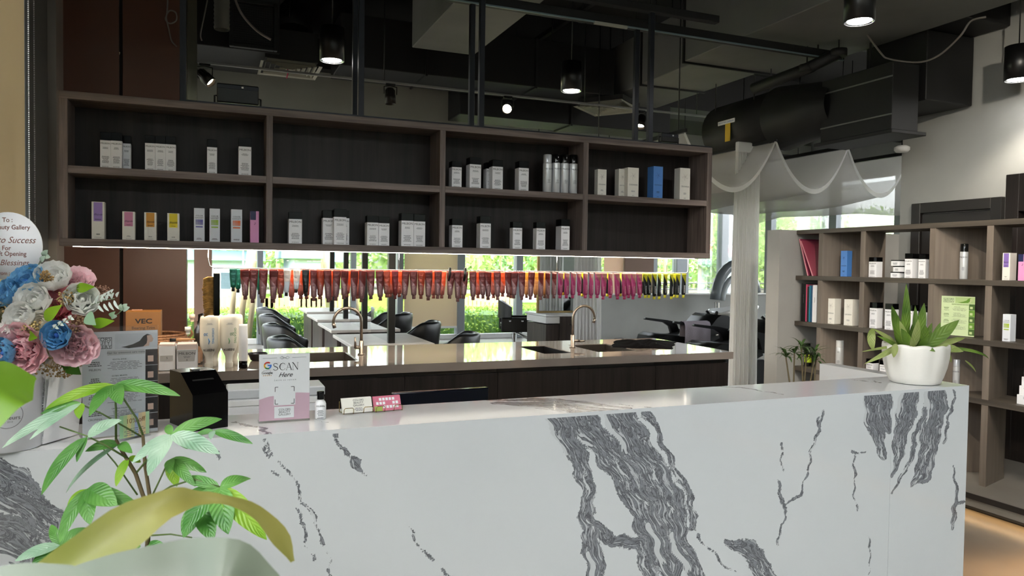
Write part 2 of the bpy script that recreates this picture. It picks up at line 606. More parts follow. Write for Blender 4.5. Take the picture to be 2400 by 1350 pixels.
# back wall of windows
sbox('wall_back', M['plaster'], (-1.2, YB, 3.2, 11, YB + .2, ZC))
mull = [(496, 498), (602, 616), (778, 787), (880, 892), (929, 943), (1069, 1087), (1207, 1222), (1325, 1341), (1518, 1536), (1580, 1609), (1684, 1712), (1797, 1806), (1930, 1945), (2105, 2130)]
prev = XY(437, YB)
nt = 5
pil = sbox('trim_5', M['browncol'], (XY(455, YB) , YB - .15, 0, XY(497, YB), YB + .15, 3.2))
bays = []
edges = [(XY(440, YB) - .3, XY(440, YB) - .2), (XY(455, YB), XY(497, YB))] + [(XY(a, YB), XY(b, YB)) for a, b in mull[1:]]
for i, (a, b) in enumerate(edges):
    if i > 1:
        nt += 1
        sbox('trim_%d' % nt, M['alu'], (a, YB - .1, 0, b, YB + .1, 3.2), bev=.01)
    if i:
        bays.append((edges[i - 1][1], a))
for i, (a, b) in enumerate(bays):
    w = struct(bpy.data.objects.new('window_%d' % (i + 2), None)); COL.objects.link(w)
    w.location = ((a + b) / 2, YB, 0)
    wbuild(MB().box(a, YB, .1, b, YB + .012, 3.2), 'pane', M['glass'], w)
    wbuild(MB().rbox(a, YB - .05, 0, b, YB + .07, .1, .006), 'bottom_rail', M['white'], w)
bl = thing('roller_blind', 'beige roller blind lowered over a tall bay of the back window wall', 'blind', (XY(1005, YB), YB - .14, .25))
wbuild(MB().box(XY(944, YB), YB - .14, .28, XY(1067, YB), YB - .137, 3.2), 'fabric', M['blindb'], bl)
wbuild(MB().rbox(XY(944, YB), YB - .15, .24, XY(1067, YB), YB - .13, .285, .005), 'bottom_bar', M['white'], bl)
bl = thing('roller_blind', 'pale pink roller blind beside the brown column above the low grey wall', 'blind', (XY(1432, YB), YB - .2, .25))
wbuild(MB().box(XY(1405, YB), YB - .2, .28, XY(1450, YB), YB - .197, 3.2), 'fabric', sheer('pink_blind', '#ecd3c3', .02, .5), bl)
wbuild(MB().rbox(XY(1405, YB), YB - .21, .24, XY(1450, YB), YB - .19, .285, .005), 'bottom_bar', M['white'], bl)
sbox('trim_30', M['browncol'], (XY(1451, YB), YB - .25, 0, XY(1518, YB), YB + .1, 3.2))
# low grey wall behind the wash area
XW0 = XY(1408, 10.5)
sbox('wall_low', M['walltex'], (XW0, 10.5, 0, 11, 10.65, 1.10))
sbox('trim_31', M['white'], (XW0 - .005, 10.48, 1.10, 11, 10.67, 1.118))
# right wall, partition, door
XRW = 5.9
sbox('wall_right', M['walltex'], (XRW, -2.7, 0, XRW + .15, 5.0, ZC))
sbox('wall_right_far', M['walltex'], (10.85, 4.95, 3.2, 11, 15, ZC))
sbox('wall_right_sill', M['walltex'], (10.85, 4.95, 0, 11, 15, .3))
w0 = struct(bpy.data.objects.new('window_42', None)); COL.objects.link(w0)
pbox('pane', M['glass'], (10.92, 5.0, .3, 10.93, 14.9, 3.2), w0)
for px_ in (1800, 1950, 2105, 2200):
    y_ = on_x(px_, 520, 10.86).y
    pbox('mullion', M['alu'], (10.87, y_ - .09, .3, 11.0, y_ + .09, 3.2), w0)
sbox('wall_right_return', M['walltex'], (XRW + .15, 4.8, 0, 11, 4.95, 1.89))
sbox('wall_partition', M['column'], (on_y(1826, 640, 5.0).x, 5.0, 0, XRW + .02, 5.155, 1.89))
d1 = struct(bpy.data.objects.new('door_1', None)); COL.objects.link(d1)
ya, yb = on_x(2357, 470, XRW).y, on_x(2145, 480, XRW).y
zt = on_x(2250, 470, XRW).z
dm = mat('dark_door', '#201c1a', .5, vary=.1, scale=6)
MBd = MB().rbox(XRW - .05, ya, 0, XRW - .002, ya + .09, zt).rbox(XRW - .05, yb - .09, 0, XRW - .002, yb, zt).rbox(XRW - .05, ya + .0902, zt - .09, XRW - .002, yb - .0902, zt)
MBd.build('door_frame', dm, d1)
pbox('door_leaf', dm, (XRW - .035, ya + .1, .01, XRW - .002, yb - .1, zt - .1), d1, .004)
MB().tube([(XRW - .05, yb - .2, 1.0), (XRW - .08, yb - .2, 1.0), (XRW - .08, yb - .2, 1.25), (XRW - .05, yb - .2, 1.25)], .009).build('door_handle', M['chrome'], d1)
cab = thing('tall_cabinet', 'tall dark wooden cabinet with an open niche at the right edge against grey wall', 'cabinet', (XRW - .2, 2.3, 0))
y1 = on_x(2357, 430, XRW - .35).y
zc = on_x(2357, 410, XRW - .35).z
cb = MB().rbox(XRW - .35, y1 - .1, 0, XRW - .002, y1, zc, .003).rbox(XRW - .35, y1 - 1.2, zc - .28, XRW - .002, y1 - .1, zc, .003).rbox(XRW - .35, y1 - 1.2, 0, XRW - .002, y1 - .1, 1.95, .003)
wbuild(cb, 'body', M['darkwood'], cab)
wbuild(MB().box(XRW - .03, y1 - 1.2, 1.95, XRW - .003, y1 - .1, zc - .28), 'back_panel', M['walltex'], cab)
# front glazing behind the photographer
wf = struct(bpy.data.objects.new('window_40', None)); COL.objects.link(wf)
pbox('pane', M['glass'], (-1.0, -2.62, 0, 5.9, -2.61, ZC), wf)
for x in (-1.0, .7, 2.4, 4.1, 5.82):
    pbox('mullion', M['alu'], (x, -2.68, 0, x + .08, -2.56, ZC), wf)

sbox('added_shade_porch', M['walltex'], (-8, -9.5, 3.6, 12, -2.72, 3.8))  # unseen porch roof, added to cut sky light through the front glazing
sbox('added_shade_wall', M['plaster'], (-14, -17, -.08, 20, -16, 7.5))  # unseen wall across the street, added to dim the front daylight further

# ================================================================ MARBLE RECEPTION COUNTER
def marble_mat():
    m, n, l, p = base('white_marble_dark_veins')
    at = n.new('ShaderNodeAttribute'); at.attribute_name = 'vein'
    sp = n.new('ShaderNodeSeparateXYZ'); l.new(at.outputs['Vector'], sp.inputs[0])
    cb = n.new('ShaderNodeCombineXYZ')
    l.new(sp.outputs[0], cb.inputs[0])
    mt = n.new('ShaderNodeMath'); mt.operation = 'MULTIPLY'; mt.inputs[1].default_value = .16
    l.new(sp.outputs[1], mt.inputs[0]); l.new(mt.outputs[0], cb.inputs[1])
    def noise(vec, sc, det=6, dis=0, rough=.6):
        z = n.new('ShaderNodeTexNoise'); z.inputs['Scale'].default_value = sc; z.inputs['Detail'].default_value = det
        z.inputs['Distortion'].default_value = dis; z.inputs['Roughness'].default_value = rough
        l.new(vec, z.inputs['Vector']); return z.outputs[0]
    tc = n.new('ShaderNodeTexCoord')
    streak = noise(cb.outputs[0], 60, 8, 1.6, .7)
    gapn = noise(cb.outputs[0], 12, 4, 1.3, .55)
    edge = noise(tc.outputs['Object'], 26, 8, 1.2, .75)
    cloud = noise(tc.outputs['Object'], 1.6, 3)
    def math_(op, a, b=None, c=None):
        q = n.new('ShaderNodeMath'); q.operation = op
        for i, x in enumerate((a, b, c)):
            if x is None: continue
            if isinstance(x, (int, float)): q.inputs[i].default_value = x
            else: l.new(x, q.inputs[i])
        return q.outputs[0]
    def sstep(a, lo, hi):
        q = n.new('ShaderNodeMapRange'); q.interpolation_type = 'SMOOTHSTEP'
        q.inputs[1].default_value = lo; q.inputs[2].default_value = hi
        l.new(a, q.inputs[0]); return q.outputs[0]
    a = math_('MULTIPLY_ADD', math_('SUBTRACT', edge, .5), 2.3, sp.outputs[2])
    cover = math_('MULTIPLY', sstep(a, .5, .6), sstep(sp.outputs[2], .02, .12))
    ridge = math_('SUBTRACT', 1, math_('ABSOLUTE', math_('MULTIPLY_ADD', streak, 2, -1)))
    line = sstep(ridge, .86, .985)
    gap = math_('MULTIPLY', sstep(gapn, .535, .555), .97)
    cov = math_('MULTIPLY', cover, math_('SUBTRACT', 1, gap))
    rim = math_('MULTIPLY', math_('MULTIPLY', cov, math_('SUBTRACT', 1, cov)), 3.4)
    def mixc(f, c1, c2):
        q = n.new('ShaderNodeMix'); q.data_type = 'RGBA'
        l.new(f, q.inputs[0])
        for i, c in ((6, c1), (7, c2)):
            if isinstance(c, tuple): q.inputs[i].default_value = c
            else: l.new(c, q.inputs[i])
        return q.outputs[2]
    g = mixc(sstep(streak, .32, .66), lin('#74777d'), lin('#bfc1c5'))
    g = mixc(math_('MULTIPLY', line, .85), g, lin('#414349'))
    wht = mixc(cloud, lin('#ccd0d3'), lin('#d7d9da'))
    c = mixc(cov, wht, g)
    c = mixc(math_('MINIMUM', rim, 1.0), c, lin('#44464c'))
    l.new(c, p.inputs['Base Color'])
    p.inputs['Roughness'].default_value = .09
    return m
MARBLE = marble_mat()
def vein_attr(me, pts2, strokes):
    """pts2: Nx2 array in metres; strokes: list of (polyline Kx2, halfwidths K, strength)"""
    x_, z_ = pts2[:, 0].copy(), pts2[:, 1].copy()
    pts2 = np.stack([x_ + .007 * np.sin(19 * z_ + 6 * x_) + .005 * np.sin(47 * z_ - 13 * x_ + 1) + .004 * np.sin(101 * z_ + 31 * x_),
                     z_ + .006 * np.sin(23 * x_ + 9 * z_) + .004 * np.sin(59 * x_ - 17 * z_ + 2)], 1)
    N = len(pts2)
    best = np.full(N, 1e9); S = np.zeros(N); T = np.zeros(N); D = np.zeros(N)
    for poly, hw, st in strokes:
        if max(hw) < .021:
            st = st * .76; hw = [max(q, .0095) for q in hw]
        acc = 0
        for i in range(len(poly) - 1):
            a = np.array(poly[i]); b = np.array(poly[i + 1])
            ab = b - a; L = math.hypot(*ab)
            t = np.clip(((pts2 - a) @ ab) / (L * L), 0, 1)
            q = a + t[:, None] * ab
            dv = pts2 - q
            dist = np.hypot(dv[:, 0], dv[:, 1])
            w = hw[i] + (hw[i + 1] - hw[i]) * t
            rel = dist / w
            k = min(6, max(1.2, hw[i] / .02))
            d = np.clip((1 - rel) * k + .0, 0, 1) * st
            sgn = np.sign(ab[0] * dv[:, 1] - ab[1] * dv[:, 0])
            m_ = rel < best
            best = np.where(m_, rel, best)
            S = np.where(m_, sgn * dist, S); T = np.where(m_, acc + t * L, T)
            D = np.maximum(D, d)
            acc += L
    arr = np.stack([S, T, D], 1).astype(np.float32)
    at = me.attributes.new('vein', 'FLOAT_VECTOR', 'POINT')
    at.data.foreach_set('vector', arr.ravel())
def slab(name, parent, axis, a0, a1, b0, b1, c, thick, step, strokes):
    """axis 'Y': front face at Y=c spanning X a0..a1, Z b0..b1; axis 'Z': top face at Z=c spanning X, Y"""
    nu = max(2, int((a1 - a0) / step)); nv = max(2, int((b1 - b0) / step))
    mb = MB()
    if axis == 'Y':
        mb.sheet(lambda u, v: (a0 + (a1 - a0) * u, c, b0 + (b1 - b0) * v), nu, nv, False)
        mb.add([(a0, c, b0), (a1, c, b0), (a1, c + thick, b0), (a0, c + thick, b0), (a0, c, b1), (a1, c, b1), (a1, c + thick, b1), (a0, c + thick, b1)],
               [(0, 3, 2, 1), (4, 5, 6, 7), (1, 2, 6, 5), (2, 3, 7, 6), (3, 0, 4, 7)])
    else:
        mb.sheet(lambda u, v: (a0 + (a1 - a0) * u, b0 + (b1 - b0) * v, c), nu, nv, False)
        mb.add([(a0, b0, c - thick), (a1, b0, c - thick), (a1, b1, c - thick), (a0, b1, c - thick), (a0, b0, c), (a1, b0, c), (a1, b1, c), (a0, b1, c)],
               [(0, 3, 2, 1), (0, 1, 5, 4), (1, 2, 6, 5), (2, 3, 7, 6), (3, 0, 4, 7)])
    me = bpy.data.meshes.new(name)
    me.from_pydata(mb.v, [], mb.f)
    me.materials.append(MARBLE)
    V = np.array(mb.v)
    vein_attr(me, V[:, [0, 2]] if axis == 'Y' else V[:, [0, 1]], strokes)
    o = obj(name, me, parent, -Vector(parent.location))
    return o
CZ = 1.07
CY0, CY1 = 2.16, 2.465
def fp(pts):
    out = []
    for x, y in pts:
        q = on_y(x, y, CY0); out.append((q.x, q.z))
    return out
def tp(pts):
    out = []
    for x, y in pts:
        q = on_z(x, y, CZ); out.append((q.x, q.y))
    return out
PXM = .00146
def stroke(pts, ws, st=1.0, conv=fp):
    w = [x * PXM for x in ws]
    return (conv(pts), w, st)
front_strokes = [
    stroke([(1310, 960), (1345, 1050), (1375, 1140), (1385, 1250), (1395, 1380)], [42, 30, 22, 30, 34], 1.1),
    stroke([(1345, 965), (1400, 1030), (1460, 1110), (1510, 1190), (1545, 1250), (1570, 1330)], [40, 40, 46, 42, 60, 40], 1.35),
    stroke([(1450, 960), (1490, 1040), (1540, 1120), (1570, 1200), (1590, 1270), (1640, 1360)], [44, 50, 40, 50, 36, 22], 1.2),
    stroke([(1510, 965), (1545, 1010), (1575, 1090), (1615, 1170), (1625, 1240)], [14, 10, 14, 16, 16], 1.15),
    stroke([(1400, 1230), (1440, 1270), (1500, 1275), (1520, 1360)], [18, 20, 26, 26], 1.1),
    stroke([(1620, 1235), (1665, 1290), (1720, 1340)], [8, 6, 8], 1.0),
    stroke([(1700, 1265), (1760, 1285), (1790, 1340), (1815, 1380)], [10, 30, 34, 30], 1.25),
    stroke([(1825, 1125), (1832, 1160), (1838, 1190), (1828, 1240), (1824, 1278)], [8, 14, 11, 6, 3], 1.2),
    stroke([(1840, 1175), (1880, 1165), (1892, 1120), (1900, 1060), (1920, 985), (1935, 960)], [9, 8, 6, 6, 13, 6], 1.1),
    stroke([(1828, 1040), (1836, 1085), (1838, 1105)], [4, 5, 4], .9),
    stroke([(2040, 905), (2050, 980), (2070, 1070)], [34, 40, 12], 1.25),
    stroke([(2060, 905), (2075, 970), (2085, 1010)], [40, 34, 14], 1.25),
    stroke([(2130, 905), (2125, 970), (2105, 1060), (2092, 1110)], [46, 44, 28, 8], 1.2),
    stroke([(2190, 905), (2190, 960), (2180, 1040), (2160, 1110), (2135, 1138)], [46, 54, 44, 36, 10], 1.25),
    stroke([(2165, 960), (2130, 1090), (2090, 1153)], [16, 12, 6], 1.05),
    stroke([(2238, 910), (2225, 970), (2215, 1040)], [9, 12, 10], 1.1),
    stroke([(2233, 1095), (2240, 1160), (2240, 1200), (2232, 1235)], [4, 9, 17, 9], 1.15),
    stroke([(2245, 1180), (2275, 1183)], [10, 7], 1.0),
    stroke([(1990, 1064), (2028, 1062)], [8, 5], 1.05),
    stroke([(2000, 1070), (2004, 1140), (2010, 1200)], [9, 5, 3], .95),
    stroke([(2030, 1260), (2040, 1300), (2036, 1350)], [4, 5, 4], .9),
    stroke([(1295, 940), (1340, 975)], [8, 5], .8),
    stroke([(780, 1015), (806, 1055), (835, 1085), (864, 1118)], [6, 10, 13, 6], 1.1),
    stroke([(612, 1018), (650, 1065), (690, 1120), (720, 1200), (760, 1270), (785, 1350)], [7, 6, 5, 7, 6, 5], .92),
    stroke([(616, 1030), (636, 1070)], [6, 4], .9),
    stroke([(690, 1190), (710, 1245), (735, 1310)], [3, 6, 4], .95),
    stroke([(645, 1100), (655, 1115)], [8, 6], .9),
    stroke([(945, 1225), (985, 1285), (1010, 1310)], [3, 5, 3], .85),
    stroke([(1040, 1330), (1065, 1355)], [8, 10], 1.1),
    stroke([(508, 1065), (515, 1080)], [5, 3], .9),
    stroke([(-60, 1110), (10, 1150), (60, 1190), (130, 1240)], [40, 46, 40, 30], 1.25),
    stroke([(-60, 1220), (20, 1265), (80, 1300), (60, 1380)], [46, 60, 44, 40], 1.3),
    stroke([(30, 1140), (110, 1185), (155, 1210)], [14, 14, 8], 1.1),
]
JX = on_y(2090, 1000, CY0).x
CXR = 2.98
rc = thing('reception_counter', 'long white marble reception counter with dark grey veins across its front', 'counter', (1.0, 2.4, 0))
slab('front_panel', rc, 'Y', -1.0, JX - .0008, 0, CZ - .012, CY0, .02, .0062, front_strokes)
slab('front_panel', rc, 'Y', JX + .0008, CXR, 0, CZ - .012, CY0, .02, .0062, front_strokes)
top_strokes = [
    stroke([(1180, 945), (1280, 950), (1380, 962), (1480, 970)], [30, 60, 50, 30], 1.1, tp),
    stroke([(1150, 938), (1260, 936), (1360, 942), (1470, 958)], [14, 30, 26, 14], 1.0, tp),
    stroke([(1430, 945), (1520, 955), (1600, 962)], [6, 8, 5], .9, tp),
    stroke([(555, 990), (610, 1005), (625, 1020)], [12, 14, 10], .95, tp),
    stroke([(720, 985), (800, 990)], [4, 4], .7, tp),
    stroke([(1660, 905), (1740, 908), (1830, 925)], [8, 12, 8], 1.05, tp),
    stroke([(1990, 890), (2060, 897), (2030, 888)], [7, 8, 6], .95, tp),
]
slab('counter_top', rc, 'Z', -1.0, CXR, CY0, CY1, CZ, .012, .0075, top_strokes)
fr = slab('side_panel', rc, 'Z', 2.90, CXR, CY1 + .0005, 2.91, CZ, CZ - .001, .03, [stroke([(2000, 868), (2060, 880)], [8, 8], 1.0, tp)])
slab('back_panel', rc, 'Z', -1.0, 2.9, CY1 - .03, CY1 - .0005, CZ - .0125, .33, .3, [stroke([(0, 0), (1, 1)], [1, 1], 0, lambda q: [(50, 50), (51, 51)])])
pbox('work_surface', M['white'], (-1.0 - 1.0, CY1 - 2.4 - .25, .72, 2.9 - 1.0, 2.91 - 2.4, .745), rc)
pbox('end_panel', M['white'], (-1.0 - 1.0, CY0 - 2.4 + .021, 0, -.98 - 1.0, 2.9 - 2.4, CZ - .013), rc)

# ================================================================ ISLAND
ZI = .90
IY0, IY1 = 4.70, 5.83
holes = [(.34, .93), (2.30, 2.54), (2.75, 3.11)]
HY0, HY1 = 4.98, 5.5
IX0, IX1 = -.95, 3.80
wt = MB()
wt.box(IX0, IY0, ZI - .055, IX1, HY0, ZI).box(IX0, HY1, ZI - .055, IX1, IY1, ZI)
xs = [IX0] + [x for h in holes for x in h] + [IX1]
for i in range(0, len(xs), 2):
    wt.box(xs[i], HY0, ZI - .055, xs[i + 1], HY1, ZI)
me = wt.mesh('worktop', M['island'])
bm = bmesh.new(); bm.from_mesh(me); bmesh.ops.remove_doubles(bm, verts=bm.verts, dist=1e-4); bm.to_mesh(me); bm.free()
wto = obj('worktop', me)
tag(wto, 'glossy taupe stone worktop of the island with sunk basins', 'worktop')
def sink(x0, x1, label, m, zb):
    t = thing('sink', label, 'sink', ((x0 + x1) / 2, (HY0 + HY1) / 2, zb))
    w = .012
    b = MB().box(x0 + .001, HY0 + .001, zb, x1 - .001, HY1 - .001, zb + .01)
    b.box(x0 + .001, HY0 + .001, zb, x0 + w, HY1 - .001, ZI - .004).box(x1 - w, HY0 + .001, zb, x1 - .001, HY1 - .001, ZI - .004)
    b.box(x0 + w, HY0 + .001, zb, x1 - w, HY0 + w, ZI - .004).box(x0 + w, HY1 - w, zb, x1 - w, HY1 - .001, ZI - .004)
    wbuild(b, 'basin', m, t)
    wbuild(MB().lathe([(.0, .004), (.035, .004), (.04, 0)], 14, ((x0 + x1) / 2, (HY0 + HY1) / 2, zb + .01)), 'drain', M['chrome'], t)
    return t
sink(*holes[0], 'steel basin sunk in the island near the scan sign', M['steel'], .68)
sink(*holes[1], 'narrow black basin sunk in the island between the faucets', M['black'], .66)
sink(*holes[2], 'steel basin beside the dark cloth on the island', M['steel'], .68)
def faucet(x, y, sx, label):
    t = thing('faucet', label, 'faucet', (x, y, ZI))
    MB().lathe([(.026, 0), (.026, .008), (.017, .012), (.017, .10), (.011, .105)], 18, caps=True).build('base', M['steel'], t)
    pts = [(0, 0, .1), (0, 0, .22)]
    r = .098
    for i in range(0, 15):
        a = PI - (PI * 1.12) * i / 14
        pts.append((sx * (r + r * math.cos(a)), 0, .237 + r * math.sin(a)))
    MB().tube(pts, .0105, 12).build('spout', M['steel'], t)
    e = Vector(pts[-1]); f = (Vector(pts[-1]) - Vector(pts[-2])).normalized()
    MB().tube([e - f * .03, e + f * .006], .013, 12).build('nozzle', M['steel'], t)
    h = MB().tube([(0, 0, .055), (.045 * -abs(sx) if sx < 0 else .05, -.02, .055)], .012, 10)
    hx = -.045 if sx < 0 else .05
    if sx < 0: h.tube([(hx, -.02, .05), (hx - .004, -.024, .13)], [.009, .006], 8)
    else: h.tube([(hx, -.02, .05), (hx + .04, -.04, .055)], [.009, .006], 8)
    h.build('lever', M['steel'], t)
faucet(1.0, 5.28, -1, 'brushed gooseneck faucet with spout turned left beside the scan sign')
faucet(2.70, 5.31, 1, 'brushed gooseneck faucet with spout turned right near the dark cloth')
cx = [IX0 + .03, -.12, .53, 1.18, 1.83, 2.45, 3.10, 3.765]
names_ = ['leftmost, behind the menu stand', 'second from left, behind the black box', 'behind the white printer', 'behind the business cards', 'behind the black monitor', 'behind the middle of the marble counter', 'rightmost, next to the white drape']
for i in range(7):
    a, b = cx[i], cx[i + 1]
    t = thing('base_cabinet', 'dark wood base cabinet of the island, ' + names_[i], 'cabinet', ((a + b) / 2, 5.2, 0), 0, 'base cabinets under the island worktop')
    bd = MB().box(a + .001, IY0 + .045, .08, a + .018, 5.78, ZI - .056).box(b - .018, IY0 + .045, .08, b - .001, 5.78, ZI - .056).box(a + .018, 5.76, .08, b - .018, 5.78, ZI - .056).box(a + .018, IY0 + .045, .08, b - .018, 5.76, .1)
    bd.box(a + .018, IY0 + .045, ZI - .14, b - .018, IY0 + .06, ZI - .056)
    wbuild(bd, 'body', M['black'], t)
    wbuild(MB().rbox(a + .0015, IY0 + .02, .1, b - .0015, IY0 + .04, ZI - .085, .001), 'door', M['darkwood'], t)
    wbuild(MB().box(a, IY0 + .1, 0, b, IY0 + .12, .08), 'plinth', M['black'], t)

# ================================================================ HANGING SHELF
HY = 4.70
HD = .26
hx0, hx1 = on_y(137, 213, HY).x, on_y(1670, 345, HY).x
hz1 = (on_y(137, 213, HY).z + on_y(1672, 345, HY).z) / 2
hz0 = (on_y(143, 578, HY).z + on_y(1665, 605, HY).z) / 2
TK = .042
hzm = (on_y(160, 391, HY).z + on_y(1650, 467, HY).z) / 2     # top surface of the middle plank
divs = [(on_y(a, 420, HY).x, on_y(b, 420, HY).x) for a, b in ((624, 639), (1031, 1044), (1367, 1379))]
hs = thing('hanging_shelf', 'dark wood shelf with eight open cells hung over the island on metal posts', 'shelf', ((hx0 + hx1) / 2, HY + HD / 2, hz0))
DW, DWX = M['darkwood'], M['litwoodx']
wbuild(MB().rbox(hx0, HY, hz1 - TK, hx1, HY + HD, hz1, .0015), 'top_board', DWX, hs)
wbuild(MB().rbox(hx0, HY, hz0, hx1, HY + HD, hz0 + TK, .0015), 'bottom_board', DWX, hs)
wbuild(MB().rbox(hx0, HY, hz0 + TK, hx0 + TK, HY + HD, hz1 - TK, .0015), 'side_board', M['litwoodz'], hs)
wbuild(MB().rbox(hx1 - TK, HY, hz0 + TK, hx1, HY + HD, hz1 - TK, .0015), 'side_board', M['litwoodz'], hs)
cells = [hx0 + TK] + [x for d in divs for x in d] + [hx1 - TK]
for a, b in divs:
    wbuild(MB().rbox(a, HY + .001, hz0 + TK, b, HY + HD, hz1 - TK, .0015), 'divider', M['litwoodz'], hs)
for i in range(4):
    a, b = cells[2 * i], cells[2 * i + 1]
    wbuild(MB().rbox(a, HY + .002, hzm - TK, b, HY + HD, hzm, .0015), 'shelf_board', DWX, hs)
    for z0, z1 in ((hz0 + TK, hzm - TK), (hzm, hz1 - TK)):
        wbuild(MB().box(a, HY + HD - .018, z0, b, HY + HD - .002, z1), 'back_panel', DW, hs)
fr = MB().box(hx0 + .6, HY + .015, hz1, hx1, HY + .04, hz1 + .012).box(hx0 + .6, HY + HD - .03, hz1, hx1, HY + HD, hz1 + .02)
wbuild(fr, 'top_rail', M['gun'], hs)
for pxf in (426, 845, 1127, 1523):
    X = on_y(pxf, 280, HY + .03).x
    for y in (HY + .012, HY + HD - .045):
        if pxf != 426 or y > HY + .1:
            wbuild(MB().rbox(X - .018, y, hz1 + .005, X + .018, y + .036, 3.425 if y < HY + .1 else 3.36, .002), 'hanger_post', M['gun'], hs)
wbuild(MB().box(hx0 + .06, HY + .035, hz0 - .0035, hx1 - .12, HY + .05, hz0 - .0003), 'led_strip', M['led'], hs)
lg = bpy.data.lights.new('led_glow', 'AREA'); lg.shape = 'RECTANGLE'; lg.size = hx1 - hx0 - .3; lg.size_y = .012; lg.energy = 11; lg.color = (1, .86, .66)
lo = bpy.data.objects.new('led_glow', lg); COL.objects.link(lo); lo.location = ((hx0 + hx1) / 2, HY + .055, hz0 - .012)
lo.rotation_euler = (R(42), 0, 0)
UP, LOW = hzm, hz0 + TK
# ---------------------------------------------------------------- product boxes
PR = {}
def product(px0, px1, pyt, z, Y, style, label, dep=None, rz=0, brand='MILBON', cat='box', group='boxes of hair products on the hanging shelf', capc=None, w=None, h=None, pos=None):
    if pos is None:
        a = on_y(px0, 500, Y).x; b = on_y(px1, 500, Y).x
        w = b - a
        h = on_y((px0 + px1) / 2, pyt, Y).z - z
        pos = Vector(((a + b) / 2, Y, z + .0005))
    dep = dep or w
    t = thing('product_box', label, cat, pos, rz, group)
    x = w / 2
    sd = int(px0 * 7 + pyt)
    if style == 'milbon':
        ch = h * .225
        MB().rbox(-x, 0, 0, x, dep, h - ch, .0012).build('carton', M['card'], t)
        MB().rbox(-x, .0005, h - ch + .0004, x, dep - .0005, h, .0012).build('cap', M[capc] if capc else M['blackgloss'], t)
        text(t, brand, w * .235, (0, -.0007, h - ch - h * .09), M['ink'], sx=1.05)
        lines(t, w * .6, h * .06, 3, (0, -.0007, h * .56), M['grey_ink'], sd)
        lines(t, w * .72, h * .20, 7, (0, -.0007, h * .24), M['grey_ink'], sd + 1)
        lines(t, w * .75, h * .02, 1, (0, -.0007, h * .045), M['ink'], sd + 2)
    elif style in ('elujuda',):
        MB().rbox(-x, 0, 0, x, dep, h, .0012).build('carton', M['cream'], t)
        pm = mat('panel_' + capc.lstrip('#'), capc, .5)
        rect(MB(), -x * .68, h * .48, x * .68, h * .985, -.0006).build('colour_panel', pm, t)
        text(t, 'Elujuda', w * .22, (0, -.0012, h * .66), M['ink'], shear=.4)
        lines(t, w * .5, h * .03, 1, (0, -.0012, h * .53), M['ink'], sd)
        lines(t, w * .35, h * .04, 2, (0, -.0007, h * .13), M['ink'], sd + 1)
        lines(t, w * .6, h * .02, 1, (0, -.0007, h * .05), M['grey_ink'], sd + 2)
    elif style == 'gadget':
        MB().rbox(-x, 0, 0, x, dep, h, .0012).build('carton', mat('cool_card', '#dfe3ea', .45), t)
        text(t, 'COLOR', w * .2, (0, -.0007, h * .77), M['ink'])
        text(t, 'GADGET', w * .2, (0, -.0007, h * .71), M['ink'])
        c = lin(capc)
        for i in range(3):
            for j in range(2):
                f = .55 + .16 * (i + j)
                mm = mat('swatch_%s_%d%d' % (capc.lstrip('#'), i, j), tuple(min(1, q * f + (1 - f) * .55) for q in c[:3]) + (1,), .5)
                rect(MB(), -x * .7 + i * w * .233, h * .5 + j * h * .08, -x * .7 + (i + 1) * w * .233, h * .5 + (j + 1) * h * .08, -.0006).build('swatch', mm, t)
        rect(MB(), -x * .65, h * .42, x * .65, h * .46, -.0006).build('colour_bar', mat('bar_' + capc.lstrip('#'), capc, .5), t)
        lines(t, w * .6, h * .05, 2, (0, -.0007, h * .08), M['ink'], sd)
    elif style == 'pink2':
        pk = mat('pink_card', '#e39ac9', .5)
        MB().rbox(-x, 0, 0, x, dep, h, .0012).build('carton', pk, t)
        rect(MB(), -x, h * .72, x * .3, h, -.0006).build('colour_panel', mat('navy_card', '#20264f', .5), t)
        text(t, '2', w * .36, (0, -.0008, h * .6), M['ink'], shear=.3)
    elif style == 'cronna':
        cm = M['cream'] if not capc else mat('blue_card', capc, .45)
        MB().rbox(-x, 0, 0, x, dep, h, .0012).build('carton', cm, t)
        im = M['ink']
        text(t, 'CRONNA', w * .17, (0, -.0007, h * .42), im, space=1.1)
        lines(t, w * .36, h * .06, 2, (0, -.0007, h * .2), M['grey_ink'] if not capc else im, sd)
        lines(t, w * .2, h * .02, 1, (0, -.0007, h * .06), im, sd + 1)
        fl = MB()
        for k in range(5):
            an = k * 1.256 + .4
            fl.tube([(0, 0, 0), (.35 * w * math.cos(an) * .5, 0, .35 * w * math.sin(an) * .5), (.3 * w * math.cos(an + .5), 0, .3 * w * math.sin(an + .5)), (0, 0, 0)], .0006, 4)
        stuff(fl.build('flower_print', mat('pale_print', '#bdb9b2', .6) if not capc else mat('blue_print', '#3c66a8', .5), t, (0, -.0003, h * .72)))
    return t
Y1 = HY + .05
L = 'on the upper left cell of the hanging shelf'
product(235, 260, 310, UP, Y1, 'milbon', 'white carton with black top, leftmost in the upper left shelf cell')
product(260.3, 286, 311, UP, Y1, 'milbon', 'white carton with black top, second from left in the upper left shelf cell')
product(286.3, 307, 318, UP, Y1 + .085, 'milbon', 'white carton half hidden behind the pair at the upper left of the shelf')
for i, (a, b) in enumerate(((340, 363.6), (364, 387.8), (388.2, 412))):
    product(a, b, 317 + i * 1.5, UP, Y1, 'milbon', 'white carton with black top, %s of the three standing tight together' % ('left', 'middle', 'right')[i])
product(485, 508.5, 327, UP, Y1, 'milbon', 'slim white carton with black top standing alone in the upper left cell')
product(559, 588.5, 324, UP, Y1, 'milbon', 'white carton with glossy brown-black top next to the first divider', capc='blackgloss')
